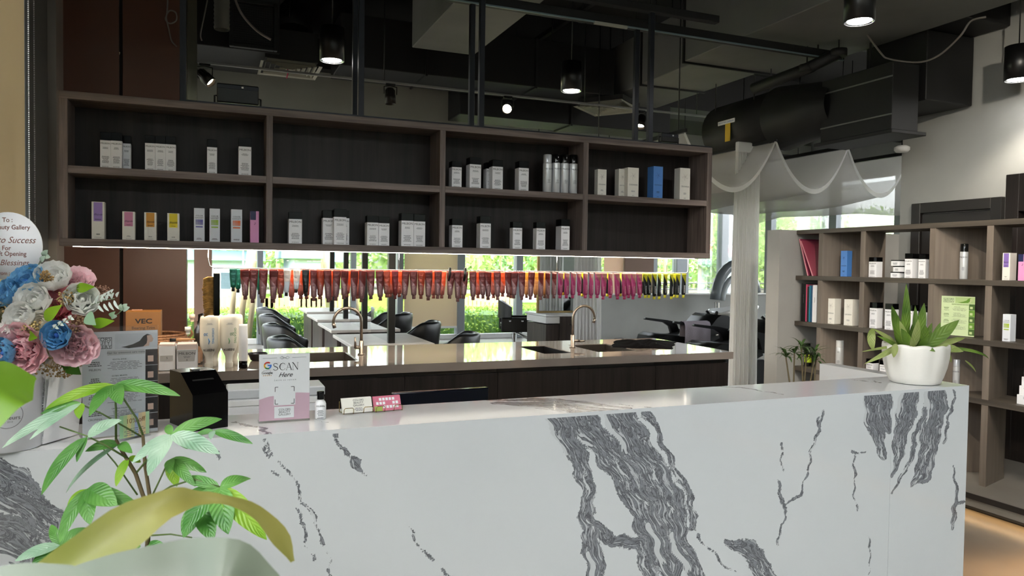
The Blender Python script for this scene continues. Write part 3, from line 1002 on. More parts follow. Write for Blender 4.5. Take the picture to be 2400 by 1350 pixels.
product(214.5, 245, 473, LOW, Y1, 'elujuda', 'tall white carton with a purple panel in the lower left shelf cell', capc='#9a7fc4')
product(286.5, 316, 496, LOW, Y1, 'elujuda', 'white carton with a dusty pink panel in the lower left shelf cell', capc='#cf86a8')
product(338, 366.5, 498, LOW, Y1, 'elujuda', 'white carton with an orange panel in the lower left shelf cell', capc='#d0912c')
product(392, 420.5, 500, LOW, Y1, 'elujuda', 'white carton with a yellow panel in the lower left shelf cell', capc='#e5cf1a')
product(454.5, 479.5, 488, LOW, Y1, 'gadget', 'pale carton with lilac colour swatches in the lower left shelf cell', capc='#6a67b0')
product(491, 515.5, 489, LOW, Y1, 'gadget', 'pale carton with green colour swatches in the lower left shelf cell', capc='#9cc04a')
product(541.5, 567.5, 491, LOW, Y1, 'gadget', 'pale carton with orange colour swatches in the lower left shelf cell', capc='#dd6a35')
product(586.5, 607, 495, LOW, Y1, 'pink2', 'pink and navy carton marked with a 2 next to the first divider')
product(677, 708, 497, LOW, Y1, 'milbon', 'white carton standing alone at the left of the lower second cell')
product(757, 784, 493, LOW, Y1 + .05, 'milbon', 'white carton behind and left of another in the lower second cell')
product(783, 812, 490, LOW, Y1, 'milbon', 'white carton in front of two others in the lower second cell')
product(797, 819, 493, LOW, Y1 + .075, 'milbon', 'white carton mostly hidden at the back of the lower second cell', dep=.05)
product(860.5, 887.6, 506, LOW, Y1, 'milbon', 'shorter white carton, left of a touching pair in the lower second cell')
product(888.2, 913, 508, LOW, Y1, 'milbon', 'shorter white carton, right of a touching pair in the lower second cell')
product(941, 969.6, 500, LOW, Y1, 'milbon', 'taller white carton, left of the pair nearest the middle divider')
product(970.2, 997, 502, LOW, Y1, 'milbon', 'taller white carton, right of the pair nearest the middle divider')
product(1058, 1081, 378, UP, Y1, 'milbon', 'short white carton, leftmost in the upper third shelf cell')
product(1100, 1126.5, 369, UP, Y1, 'milbon', 'tall white carton, second from left in the upper third shelf cell')
product(1139, 1160, 381, UP, Y1 + .07, 'milbon', 'white carton peeping out behind another in the upper third cell')
product(1153, 1177.5, 375, UP, Y1, 'milbon', 'white carton hiding another one in the upper third shelf cell')
product(1215, 1238, 378, UP, Y1, 'milbon', 'white carton left of the four spray cans on the shelf', dep=.075)
product(1060, 1084.6, 513, LOW, Y1, 'milbon', 'white carton, leftmost in the lower third shelf cell', dep=.07)
product(1126, 1151, 507, LOW, Y1, 'milbon', 'tallest white carton, second in the lower third shelf cell')
product(1202.7, 1224.6, 520, LOW, Y1, 'milbon', 'short white carton, third in the lower third shelf cell', dep=.06)
product(1258, 1279, 521, LOW, Y1, 'milbon', 'short white carton, fourth in the lower third shelf cell', dep=.06)
product(1316, 1336, 514, LOW, Y1, 'milbon', 'white carton, rightmost in the lower third shelf cell', dep=.09)
product(1399.6, 1420, 397, UP, Y1, 'cronna', 'small cream carton, leftmost in the upper right shelf cell', dep=.05)
product(1449, 1466, 396, UP, Y1 + .05, 'cronna', 'cream carton behind another one in the upper right shelf cell', dep=.06)
product(1470, 1495.5, 393, UP, Y1, 'cronna', 'tall cream carton in front of another in the upper right shelf cell')
product(1530, 1552, 390, UP, Y1, 'cronna', 'blue carton on the upper right cell of the hanging shelf', capc='#4f86cf')
product(1592, 1616, 394, UP, Y1, 'cronna', 'wide cream carton, rightmost on the hanging shelf', dep=.075)
def can(pos, r, h, label, cap, body='#d9dde0', brand='MILBON', cat='spray can', grp='spray cans on the hanging shelf'):
    t = thing('spray_can', label, cat, pos, 0, grp)
    bmx = mat('can_' + body.lstrip('#'), body, .25, .3)
    MB().lathe([(r * .93, 0), (r, .004), (r, h * .76), (r * .97, h * .775)], 18, caps=True).build('can_body', bmx, t)
    cm = {'black': mat('smoky_cap', '#151616', .1), 'pale': mat('silver_cap', '#c9cdd2', .25, .3), 'white': mat('white_cap', '#e8e8e6', .3)}[cap]
    MB().lathe([(r * .95, h * .772), (r * .95, h * .985), (r * .88, h), (0, h)], 18).build('cap', cm, t)
    text(t, brand, r * .5, (0, -r - .0006, h * .62), M['ink'])
    lines(t, r * .8, h * .1, 4, (0, -r - .0006, h * .3), M['grey_ink'], int(pos[0] * 999))
    return t
for i, (a, b, tt) in enumerate(((1272, 1292, 362), (1292.6, 1311.5, 361), (1312, 1331.6, 362), (1332.5, 1352, 363))):
    Y = Y1 + .03
    xa, xb = on_y(a, 450, Y).x, on_y(b, 450, Y).x
    h = on_y(a, tt, Y).z - UP
    can(Vector(((xa + xb) / 2, Y + .0, UP + .0005)), (xb - xa) / 2 * .96, h, ('silver capped spray can, leftmost of four on the shelf', 'black capped spray can, second of four on the shelf', 'black capped spray can, third of four on the shelf', 'black capped spray can, rightmost of four on the shelf')[i], 'pale' if i == 0 else 'black')
for px, lab in ((557, 'black floodlight resting on top of the hanging shelf at the left'), (1562, 'small black floodlight on top of the hanging shelf at the right end')):
    P = on_y(px, 230, HY + .2)
    t = thing('floodlight', lab, 'floodlight', (P.x, HY + .16, hz1 + .021))
    w = .12 if px < 1000 else .075
    hh = .135 if px < 1000 else .09
    MB().rbox(-w, -.02, .02, w, .03, hh, .006).build('housing', M['black'], t)
    MB().rbox(-w, -.022, hh - .03, w, -.018, hh - .006, .001).build('top_band', M['gun'], t)
    MB().tube([(-w - .012, 0, .0), (-w - .012, 0, .06), (-w, 0, .06)], .006, 6).tube([(w + .012, 0, .0), (w + .012, 0, .06), (w, 0, .06)], .006, 6).tube([(-w - .012, 0, .004), (w + .012, 0, .004)], .004, 6).build('bracket', M['black'], t)
    MB().box(.02, -.0225, hh - .022, .032, -.0222, hh - .012).build('sticker', M['card'], t)

# ================================================================ DYE TUBES ON THE RAIL
ZR = 1.512
RY = HY + .06
rl = thing('tube_rail', 'thin chrome rail hanging under the shelf and holding the dye tubes', 'rail', ((hx0 + hx1) / 2, RY, ZR))
xa, xb = on_y(497, 630, RY).x, on_y(1612, 638, RY).x
rp = [(xa - .02, RY, hz0), (xa - .022, RY, ZR + .05), (xa - .012, RY, ZR + .012), (xa + .01, RY, ZR), (xb - .015, RY, ZR), (xb, RY, ZR + .015), (xb, RY, hz0)]
wbuild(MB().tube(rp, .003, 8), 'rod', M['chrome'], rl)
for px in (935, 1305, 1563):
    X = on_y(px, 620, RY).x
    wbuild(MB().tube([(X, RY, hz0), (X, RY, ZR)], .002, 6), 'hanger', M['chrome'], rl)
for X in (xa - .02, on_y(935, 620, RY).x, on_y(1305, 620, RY).x, xb):
    wbuild(MB().rbox(X - .03, RY - .012, hz0 - .004, X + .03, RY + .012, hz0 - .0002, .001), 'mount_plate', M['alu'], rl)
def tube_mat(name, top, bot, slope=1.3, off=-.085, foil=.25):
    if name in MATS: return MATS[name]
    m, n, l, p = base(name)
    tc = n.new('ShaderNodeTexCoord'); sp = n.new('ShaderNodeSeparateXYZ'); l.new(tc.outputs['Object'], sp.inputs[0])
    q = n.new('ShaderNodeMath'); q.operation = 'MULTIPLY_ADD'; q.inputs[1].default_value = slope
    l.new(sp.outputs[0], q.inputs[0]); l.new(sp.outputs[2], q.inputs[2])
    r = n.new('ShaderNodeMapRange'); r.inputs[1].default_value = off - .004; r.inputs[2].default_value = off + .004
    l.new(q.outputs[0], r.inputs[0])
    mx = n.new('ShaderNodeMix'); mx.data_type = 'RGBA'; mx.inputs[6].default_value = lin(bot); mx.inputs[7].default_value = lin(top)
    l.new(r.outputs[0], mx.inputs[0]); l.new(mx.outputs[2], p.inputs['Base Color'])
    p.inputs['Roughness'].default_value = .3; p.inputs['Metallic'].default_value = foil
    nz = n.new('ShaderNodeTexNoise'); nz.inputs['Scale'].default_value = 45; nz.inputs['Detail'].default_value = 1; l.new(tc.outputs['Object'], nz.inputs['Vector'])
    b = n.new('ShaderNodeBump'); b.inputs['Strength'].default_value = .35; b.inputs['Distance'].default_value = .01; l.new(nz.outputs[0], b.inputs['Height']); l.new(b.outputs[0], p.inputs['Normal'])
    MATS[name] = m
    return m
def tube_mesh(w, L, m, key, crimps=False):
    mb = MB()
    n = 12
    # z from 0 (crimp) down to -L (shoulder)
    prof = [(0, .5, .03), (-.01, .5, .03), (-.014, .49, .05), (-.3 * L, .47, .1), (-.55 * L, .44, .22), (-.8 * L, .37, .33), (-.95 * L, .34, .34), (-L, .3, .3), (-L - .004, .17, .17)]
    if crimps:
        prof = [(0, .5, .03)] + [(-.012 - .0055 * k, .5, .03 + (.035 if k % 2 else 0)) for k in range(8)] + [(-.6 * L, .42, .2), (-.8 * L, .36, .32), (-.95 * L, .33, .33), (-L, .3, .3), (-L - .004, .17, .17)]
    vs = []
    for z, a, b in prof:
        for k in range(n):
            an = 2 * PI * k / n
            vs.append((w * a * math.cos(an), w * b * math.sin(an), z))
    fs = [(j * n + k, j * n + (k + 1) % n, (j + 1) * n + (k + 1) % n, (j + 1) * n + k) for j in range(len(prof) - 1) for k in range(n)]
    fs += [tuple(range(n))[::-1], tuple(range((len(prof) - 1) * n, len(prof) * n))]
    mb.add(vs, fs, True)
    return mb.mesh('tube_body', m)
TM = {
    'red': (tube_mat('tube_red', '#6a2724', '#8f686c'), mat('cap_mauve', '#7d5150', .45), .19),
    'orange': (tube_mat('tube_orange', '#a33a1c', '#96534c'), mat('cap_rust', '#8f5247', .45), .18),
    'magenta': (tube_mat('tube_magenta', '#9a6a62', '#a63a6c', 1.6, -.045), mat('cap_magenta', '#b0386a', .4), .185),
    'black': (tube_mat('tube_black', '#a3a31d', '#14171a', 1.7, -.05), mat('cap_yellow', '#cdc632', .4), .175),
    'green': (tube_mat('tube_green', '#1e5a4d', '#1f6a57', 1, -.08, .5), M['black'], .12),
    'white': (tube_mat('tube_white', '#dccfc9', '#d9e3ee', 0, -.075, 0), M['black'], .14),
    'ink': (tube_mat('tube_ink', '#16181a', '#16181a', 0, -.08, .1), M['black'], .16),
    'olive': (tube_mat('tube_amber', '#b07a2a', '#a8784e', 1, -.06), mat('cap_brown', '#6b4638', .45), .17),
    'wine': (tube_mat('tube_wine', '#7a1f25', '#7d2b2c', 0, -.08), mat('cap_wine', '#7d3a38', .45), .185),
}
NAMES = {'red': 'dark red and mauve dye tube', 'orange': 'orange foil dye tube', 'magenta': 'magenta dye tube', 'black': 'black and yellow dye tube', 'green': 'green dye tube', 'white': 'white dye tube', 'ink': 'plain black dye tube', 'olive': 'amber brown dye tube', 'wine': 'wine red dye tube'}
_tm = {}
spec = []
c3 = lambda x: 420 + x / 3.75
c4 = lambda x: 1040 + x / 3.333
y3 = lambda y: 570 + y / 3.75
y4 = lambda y: 570 + y / 3.333
for k, x, y in (('green', 475, 415), ('red', 575, 487), ('red', 655, 515), ('red', 740, 510), ('red', 830, 515), ('orange', 897, 480), ('white', 950, 455), ('white', 1035, 435), ('ink', 1110, 460), ('red', 1185, 505), ('orange', 1247, 490), ('red', 1302, 510), ('red', 1385, 505), ('red', 1455, 482), ('red', 1540, 497), ('red', 1610, 507), ('red', 1680, 490), ('red', 1760, 495), ('orange', 1818, 470), ('wine', 1895, 490), ('red', 1990, 485), ('red', 2056, 480), ('orange', 2125, 485), ('red', 2190, 500), ('red', 2275, 485)):
    spec.append((c3(x), y3(y), k, 0))
for k, x, y in (('red', 55, 430), ('red', 105, 447), ('red', 160, 430), ('red', 225, 437), ('red', 298, 425), ('red', 345, 440), ('red', 415, 435), ('red', 500, 415), ('red', 552, 430), ('red', 608, 438), ('red', 685, 440), ('red', 758, 433), ('red', 810, 430), ('red', 862, 425), ('magenta', 912, 425), ('magenta', 960, 430), ('magenta', 1012, 425), ('magenta', 1055, 408), ('magenta', 1105, 420), ('magenta', 1152, 420), ('magenta', 1203, 425), ('magenta', 1250, 435), ('magenta', 1300, 425), ('magenta', 1350, 430), ('magenta', 1405, 430), ('magenta', 1440, 420), ('magenta', 1480, 430), ('magenta', 1527, 418), ('black', 1570, 425), ('black', 1605, 420), ('black', 1645, 428), ('black', 1682, 430), ('black', 1730, 420), ('black', 1778, 428), ('black', 1830, 420), ('black', 1875, 417)):
    spec.append((c4(x), y4(y), k, 0))
for k, x, y in (('green', 520, 430), ('green', 700, 435), ('orange', 985, 495), ('orange', 1060, 490), ('orange', 1120, 488), ('orange', 1340, 490), ('orange', 1480, 475), ('orange', 1570, 480), ('orange', 1850, 465), ('orange', 1937, 465), ('orange', 2238, 475), ('orange', 2312, 480)):
    spec.append((c3(x), y3(y), k, 1))
for k, x, y in (('orange', 125, 425), ('orange', 262, 425), ('orange', 385, 430), ('orange', 455, 415), ('orange', 530, 420), ('olive', 640, 425), ('olive', 722, 425), ('olive', 785, 425), ('black', 935, 405), ('black', 1085, 408), ('black', 1275, 415), ('black', 1375, 415), ('black', 1545, 415), ('black', 1800, 418)):
    spec.append((c4(x), y4(y), k, 1))
spec.sort()
cnt = {}
tot = {}
for s in spec: tot[(s[2], s[3])] = tot.get((s[2], s[3]), 0) + 1
rnd = random.Random(3)
for px, py, k, back in spec:
    Y = RY - .012 + .05 * back
    p = on_y(px, py, Y)
    L = ZR - p.z - .024
    w = .052 if k in ('red', 'magenta', 'orange') else (.046 if k in ('black', 'olive') else .044)
    key = (k, round(L, 2), k == 'red' and rnd.random() < .3)
    if key not in _tm:
        _tm[key] = (tube_mesh(w, round(L, 2), TM[k][0], key, key[2]), MB().lathe([(w * .2, 0), (w * .2, -.003), (w * .22, -.004), (w * .22, -.022), (0, -.022)], 10).mesh('cap', TM[k][1]))
    i = cnt.get((k, back), 0); cnt[(k, back)] = i + 1
    n_ = tot[(k, back)]
    row = 'in the back row' if back else 'in the front row'
    lab = NAMES[k] + ((', %s of its colour ' % ordn(i)) if n_ > 1 else ' hanging ') + row
    t = thing('dye_tube', lab, 'tube', (p.x, Y, ZR - .004), rnd.uniform(-.25, .25), 'hair dye tubes hanging on the rail')
    t.rotation_euler = (0, rnd.uniform(-.05, .05), rnd.uniform(-.22, .22) + (.25 if px > 1250 else 0))
    obj('tube_body', _tm[key][0], t)
    obj('cap', _tm[key][1], t, (0, 0, -round(L, 2) - .003))
    if not back and k in ('red', 'magenta', 'black', 'orange'):
        text(t, 'ORDEVE', .015, (.0 - w * .12, -w * .335 - .0006, -L * .76), M['card'] if k == 'black' else mat('tube_print', '#d8b9b4', .5), rot=(PI / 2, -PI / 2, 0), space=1.05)
# clips and brush on the rail
for i, px in enumerate((1052, 1088)):
    X = on_y(px, 640, RY).x
    t = thing('hair_clip', ('black hair clip on the rail left of two among the red tubes', 'black hair clip on the rail right of two among the red tubes')[i], 'clip', (X, RY, ZR), 0, 'clips on the rail')
    MB().tube([(-.006, -.03, .02), (-.004, -.03, -.03), (-.012, -.03, -.07)], [.006, .008, .006], 6).tube([(.004, -.03, .022), (.002, -.03, -.02), (-.008, -.03, -.07)], .004, 6).tube([(0, -.034, 0), (0, .01, 0)], .003, 6).build('jaw', M['black'], t)
P = on_y(507, 640, RY)
t = thing('neck_brush', 'black handled neck brush with golden bristles hanging from the rail', 'brush', (P.x, RY, ZR))
ring = [(.012 * math.cos(a), 0, -.012 + .014 * math.sin(a)) for a in [2 * PI * i / 14 for i in range(15)]]
MB().tube(ring, .0012, 5).build('ring', M['chrome'], t)
MB().rbox(-.016, -.012, -.285, .02, .012, -.028, .005).build('handle', M['blackgloss'], t)
bm_ = MB()
rb = random.Random(5)
for i in range(24):
    z = -.058 - .0095 * i
    c = .062 - .012 * abs(i - 6) / 18
    bm_.tube([(-.015, 0, z), (-.015 - c * .55, 0, z + .001), (-.015 - c + rb.uniform(-.003, .003), 0, z - .011)], [.0055, .0065, .0045], 6)
stuff(bm_.build('bristles', mat('golden_bristle', '#a9803f', .6, vary=.5, scale=30), t))
# ================================================================ RIGHT DISPLAY SHELF
XS, SD = 4.68, .33
SZ = [1.89, 1.50, 1.108, .72]
ST = .036
SYN, SYF = 2.0, 4.995
plat = sbox('trim_32', M['concrete'], (4.46, -2.0, .07, XRW - .002, 4.99, .15))
pbox('fascia_board', M['plank'], (4.47, -2.0, .052, 4.49, 4.99, .1), plat)
pbox('shadow_gap', M['black'], (4.60, -2.0, 0, XRW - .01, 4.99, .069), plat)
pbox('edge_profile', mat('dark_edge', '#2b2623', .5), (4.452, -2.0, .118, 4.462, 4.99, .152), plat)
pbox('led_strip', mat('amber_led', (1, .62, .28, 1), .4, emit=4), (4.52, -2.0, .055, 4.54, 4.99, .065), plat)
lg = bpy.data.lights.new('plinth_glow', 'AREA'); lg.shape = 'RECTANGLE'; lg.size = 5; lg.size_y = .03; lg.energy = 6; lg.color = (1, .58, .26)
lo = bpy.data.objects.new('plinth_glow', lg); COL.objects.link(lo); lo.location = (4.5, 2.5, .05); lo.rotation_euler = (0, R(25), PI / 2)
lo.rotation_euler = Vector((-.35, 0, -1)).to_track_quat('-Z', 'X').to_euler()
ds = thing('display_shelf', 'long open display shelf with slanted ash dividers along the right wall', 'shelf', (XS + .16, 3.5, .15))
for i, z in enumerate(SZ):
    wbuild(MB().rbox(XS, SYN, z - ST, XS + SD, SYF, z, .0015), 'shelf_board', M['plank'], ds)
fy = [(4.70, -.158), (4.272, .10), (3.675, -.158), (3.262, .10), (2.62, -.158), (2.25, .10)]
bounds = [(1.50, 1.89 - ST), (1.108, 1.50 - ST), (.72, 1.108 - ST), (.15, .72 - ST)]
for y, dy in fy:
    for z0, z1 in bounds:
        poly = [(XS + .004, y), (XS + .004, y + .045), (XS + SD, y + .045 + dy), (XS + SD, y + dy)]
        wbuild(MB().prism(poly, 'Z', z0, z1), 'divider', M['ash'], ds)
RZ = -PI / 2
GS = 'hair products on the display shelf'
XF = XS + .055
def sprod(p0, p1, pyt, z, style, label, dep=None, capc=None, brand='MILBON', off=0, rz=RZ + .06):
    ya, yb = on_x(p0, 640, XF + off).y, on_x(p1, 640, XF + off).y
    w = abs(ya - yb)
    yc = (ya + yb) / 2
    h = on_x((p0 + p1) / 2, pyt, XF + off).z - z
    return product(p0, p1, pyt, z, 0, style, label, dep or w * .95, rz, brand, 'box', GS, capc, w, h, Vector((XF + off, yc, z + .0005)))
z = 1.50
sprod(1970, 1984, 588, z, 'cronna', 'blue carton standing in the top row of the display shelf', capc='#3f7cc8')
sprod(2036, 2053, 603, z, 'milbon', 'short white carton in the top row beside the blue carton cell', dep=.07)
for k in range(3):
    ya = on_x(2088 + (4 if k == 1 else 0), 640, XF).y
    hh = .044
    t = thing('product_box', 'flat white box, %s of the three stacked on the display shelf' % ('bottom', 'middle', 'top')[k], 'box', (XF, ya - .035, z + .0005 + k * (hh + .0004)), RZ + (.1, -.08, .05)[k], 'flat boxes stacked on the display shelf')
    MB().rbox(-.035, 0, 0, .035, .085, hh - .008, .001).build('carton', M['card'], t)
    MB().rbox(-.036, -.001, hh - .008, .036, .086, hh, .001).build('lid', M['black'], t)
    lines(t, .04, .018, 3, (0, -.0008, .017), M['grey_ink'], k)
sprod(2120, 2137, 594, z, 'milbon', 'tall white carton next to the three flat stacked boxes', dep=.07)
sprod(2152, 2168, 595, z, 'milbon', 'white carton closest to the lit divider in the top row', dep=.06)
sprod(2349, 2366, 593, z, 'elujuda', 'white carton with purple panel in the top row of the display shelf', capc='#8a6fb8', dep=.07)
sprod(2386, 2404, 596, z, 'pink2', 'pink and navy carton at the right edge of the display shelf')
def scan_(px0, px1, pyt, z, label, cap, body='#d9dde0', off=.0, brand='MILBON'):
    ya, yb = on_x(px0, 640, XF + off).y, on_x(px1, 640, XF + off).y
    r = abs(ya - yb) / 2 * .72
    h = on_x(px0, pyt, XF + off).z - z
    t = can(Vector((XF + off, (ya + yb) / 2, z + .0005)), r, h, label, cap, body, brand, grp='spray cans on the display shelf')
    t.rotation_euler = (0, 0, R(-62))
scan_(2247, 2270, 572, z, 'white spray can with smoky black cap on the display shelf', 'black', off=.08)
z = 1.108
sprod(1940, 1958, 700, z, 'cronna', 'cream carton, left of two in the middle row of the display shelf', dep=.075)
sprod(1981, 2000, 702, z, 'cronna', 'cream carton, right of two in the middle row of the display shelf', dep=.075)
for i, (a, b, tt) in enumerate(((2041, 2057, 709), (2077, 2094, 712), (2122, 2140, 715), (2158, 2174, 718))):
    sprod(a, b, tt, z, 'milbon', 'white carton, %s of four in the middle row behind the potted plant' % ORD[i], dep=.07)
sprod(2354, 2372, 737, z, 'gadget', 'pale carton with green swatches in the middle row of the display shelf', capc='#a6c040', dep=.06)
z = .72
scan_(1963, 1983, 797, z, 'plain white spray bottle in the low row near the marble side panel', 'white', '#e9eaea', .09, 'IIC')
scan_(2239, 2259, 842, z, 'silver spray bottle behind the counter corner in the low row', 'pale', '#d4d7d9', .09)
sprod(2036, 2051, 842, z, 'milbon', 'white carton, left of two in the low row behind the potted plant', dep=.07)
sprod(2068, 2084, 846, z, 'milbon', 'white carton, right of two in the low row behind the potted plant', dep=.07)
# dark spray bottle in the corner cell
P = on_x(1893, 860, XS + .12)
t = thing('spray_bottle', 'dark trigger spray bottle with lime label behind the small dracaena', 'bottle', (XS + .12, P.y, .7205), RZ)
MB().lathe([(.028, 0), (.03, .01), (.03, .11), (.012, .15), (.012, .17)], 16, caps=True).build('bottle_body', M['black'], t)
MB().lathe([(.0305, .03), (.0305, .1)], 16).build('label_band', mat('lime_label', '#b4cc2e', .5), t)
MB().rbox(-.012, -.05, .165, .012, .02, .195, .006).tube([(0, -.03, .17), (0, -.045, .12)], .005, 6).build('trigger_head', M['black'], t)
# folders and books in the corner cell
t0y = 4.765
for i, (dx, c, lab) in enumerate(((0, '#a8485c', 'dark pink folder leaning in front of another in the corner shelf cell'), (-.05, '#8e3350', 'deep pink folder leaning behind in the corner shelf cell'))):
    t = thing('folder', lab, 'folder', (XS + .03, t0y + .06 + i * .055, 1.5005), 0, 'pink folders')
    MB().rbox(0, 0, 0, .245, .012, .335, .003).build('cover', mat('folder_pink%d' % i, c, .35), t)
    MB().rbox(-.002, .0, .0, .004, .012, .335, .002).build('spine', mat('folder_edge', '#d98a94', .4), t)
    t.rotation_euler = (R(-26 + 7 * i), 0, 0)
bx = t0y + .012
for i, (w, h, c, lab) in enumerate(((.05, .315, '#e8e6e8', 'white catalogue with a glossy cover in the corner shelf cell'), (.022, .31, '#12486a', 'dark teal book in the corner shelf cell'), (.014, .31, '#1c7d94', 'teal book between dark ones in the corner shelf cell'), (.02, .3, '#15171c', 'black book beside the pink one in the corner shelf cell'), (.013, .318, '#d1476f', 'slim pink book in the corner shelf cell'), (.05, .325, '#0c0c0e', 'thick black binder at the far end of the corner shelf cell'))):
    t = thing('book', lab, 'book', (XS + .03, bx, 1.1085), 0, 'books in the corner cell')
    MB().rbox(0, 0, 0, .23, w, h, .002).build('cover', mat('book_%d' % i, c, .3), t)
    MB().box(.006, w * .15, .003, .2305, w * .85, h + .0005).build('pages', M['cream'], t)
    if i in (0, 5, 2):
        text(t, ('ORDEVE', '', 'COLOR', '', '', 'HAIR DESIGN')[i], .012, (-.0006, w / 2, h * .6), M['ink'] if i == 0 else M['grey_ink'], rot=(PI / 2, PI / 2, -PI / 2))
    bx += w + .0015
# green menu stand on the display shelf
def menu_print(t, w, h, paper, picture, ink, seed=0, big=True):
    """print of the salon menu: logo, flowing hair picture, headings, rows of text, photo strip"""
    rect(MB(), -w / 2, .004, w / 2, h, 0).build('menu_sheet', paper, t)
    y = -.0006
    fr_ = MB()
    a, b, c, d = -w * .44, -w * .12, h * .84, h * .945
    e = .0012
    for q in ((a, c, b, c + e), (a, d - e, b, d), (a, c, a + e, d), (b - e, c, b, d)):
        rect(fr_, *q, y)
    stuff(fr_.build('logo_frame', ink, t))
    for k, s in enumerate(('COLORS', 'BEAUTY', 'GALLERY')):
        text(t, s, w * .072, (-w * .28, y - .0004, d - (k + .55) * (d - c) / 3), ink, sx=1.05)
    hp = [(.0, .85), (.06, .855), (.16, .872), (.25, .90), (.30, .945), (.35, .965), (.40, .955), (.38, .90), (.35, .87), (.30, .845), (.2, .84), (.1, .835)]
    rect(MB(), -w * .08, h * .83, w * .5, h * .975, y * .5).build('photo_sky', picture[2], t)
    m_ = MB(); m_.add([(w * x, y - .0004, h * q) for x, q in hp], [tuple(range(len(hp)))]); m_.build('photo_hair', picture[0], t)
    fc = [(.35, .95), (.41, .955), (.425, .93), (.44, .915), (.43, .905), (.43, .895), (.41, .885), (.385, .885), (.38, .85), (.30, .845), (.345, .875), (.355, .91)]
    m_ = MB(); m_.add([(w * x, y - .0006, h * q) for x, q in fc], [tuple(range(len(fc)))]); m_.build('photo_face', picture[1], t)
    rect(MB(), -w * .18, h * .775, w * .32, h * .82, y * .6).build('heading_band', mat(picture[3], picture[4], .5), t)
    text(t, 'Hair for treatment care menu', w * .042, (w * .07, y - .0003, h * .797), ink)
    for k in range(4):
        z = h * (.69 - .155 * k)
        text(t, ('REVITAL SHINE', 'GLOBAL MILBON', 'MOISTURE REPAIR', 'CRONNA POLISH')[k], w * .027, (-w * .02, y, z + h * .045), ink, bold=.01)
        lines(t, w * .46, h * .085, 6, (w * .05, y, z - h * .015), ink, seed + k, fill=.24)
        lines(t, w * .17, h * .05, 3, (-w * .34, y, z + h * .01), picture[5], seed + 20 + k, fill=.45)
        text(t, ('MILBON', 'MILBON', 'CRONNA', 'CRONNA')[k], w * .042, (-w * .34, y, z - h * .045), ink)
    for k in range(5):
        z1 = h * .815 - k * h * .155
        rect(MB(), w * .33, z1 - h * .15, w * .5, z1, y * .6).build('photo_panel', picture[0] if k % 2 else picture[5], t)
        rect(MB(), w * .36, z1 - h * .12, w * .44, z1 - h * .06, y * 1.2).build('photo_hand', picture[1], t)
P0, P1 = on_x(2221, 780, XS + .12), on_x(2290, 785, XS + .12)
t = thing('menu_stand', 'green tinted salon menu in a clear stand on the display shelf', 'menu stand', (XS + .07, (P0.y + P1.y) / 2, 1.1085), RZ + .18)
gw = abs(P0.y - P1.y) * 1.02
gh = .275
menu_print(t, gw, gh, mat('pale_green_print', '#cfe0b0', .35), (mat('green_hair', '#6d9a3a', .5), mat('green_face', '#c5d39a', .5), mat('green_sky', '#b7d08c', .5), 'green_head', '#bcd19a', mat('green_dark', '#4b6b32', .5)), mat('green_ink', '#67785a', .6), 50)
MB().box(-gw / 2 - .003, .001, 0, gw / 2 + .003, .004, gh + .004).box(-gw / 2 - .003, .001, 0, gw / 2 + .003, .06, .003).build('acrylic_holder', M['acrylic'], t)
t = thing('brochure_rack', 'white brochure rack at the right edge in the low row of the shelf', 'brochure rack', (XS + .06, on_x(2395, 860, XS + .06).y - .06, .7205), RZ)
for k in range(4):
    MB().rbox(-.085, .02 * k, 0, .085, .02 * k + .012, .06 + .055 * k, .001).build('brochure', M['card'], t)
    lines(t, .12, .02, 3, (0, .02 * k - .0006, .045 + .055 * k), M['grey_ink'], 90 + k)

# ================================================================ PLANT MAKERS
def leaf_mesh(p0, p1, width, arch, up=Vector((0, 0, 1)), n=8, fold=.12, taper=1.0, twist=0, base_w=.0):
    p0, p1 = Vector(p0), Vector(p1)
    ax = p1 - p0
    L = ax.length
    t_ = ax.normalized()
    side = t_.cross(up)
    if side.length < .05: side = t_.cross(Vector((1, 0, 0)))
    side.normalize()
    nn = side.cross(t_).normalized()
    vs = []; uv = []
    for i in range(n + 1):
        s = i / n
        c = p0 + ax * s + nn * (arch * 4 * s * (1 - s))
        w = width / 2 * (max(0, math.sin(PI * min(1, s ** .8)) ** taper) * .98 + base_w * (1 - s)) + .0006
        a = twist * s
        sd = side * math.cos(a) + nn * math.sin(a)
        nr = nn * math.cos(a) - side * math.sin(a)
        for k in (-1, -.5, 0, .5, 1):
            vs.append(c + sd * (w * k) + nr * (abs(k) * fold * w)); uv.append(((k + 1) / 2, s))
    fs = []
    for i in range(n):
        for k in range(4):
            fs.append((i * 5 + k, i * 5 + k + 1, (i + 1) * 5 + k + 1, (i + 1) * 5 + k))
    return vs, fs, uv
def leaf(parent, m, p0, p1, width, arch, name='leaf', **kw):
    vs, fs, uv = leaf_mesh(p0, p1, width, arch, **kw)
    off = Vector(parent.location)
    me = bpy.data.meshes.new(name)
    me.from_pydata([tuple(v - off) for v in vs], [], fs)
    me.materials.append(m)
    me.polygons.foreach_set('use_smooth', [True] * len(fs))
    ul = me.uv_layers.new(name='UVMap')
    for lp in me.loops: ul.data[lp.index].uv = uv[lp.vertex_index]
    me.update()
    return obj(name, me, parent)

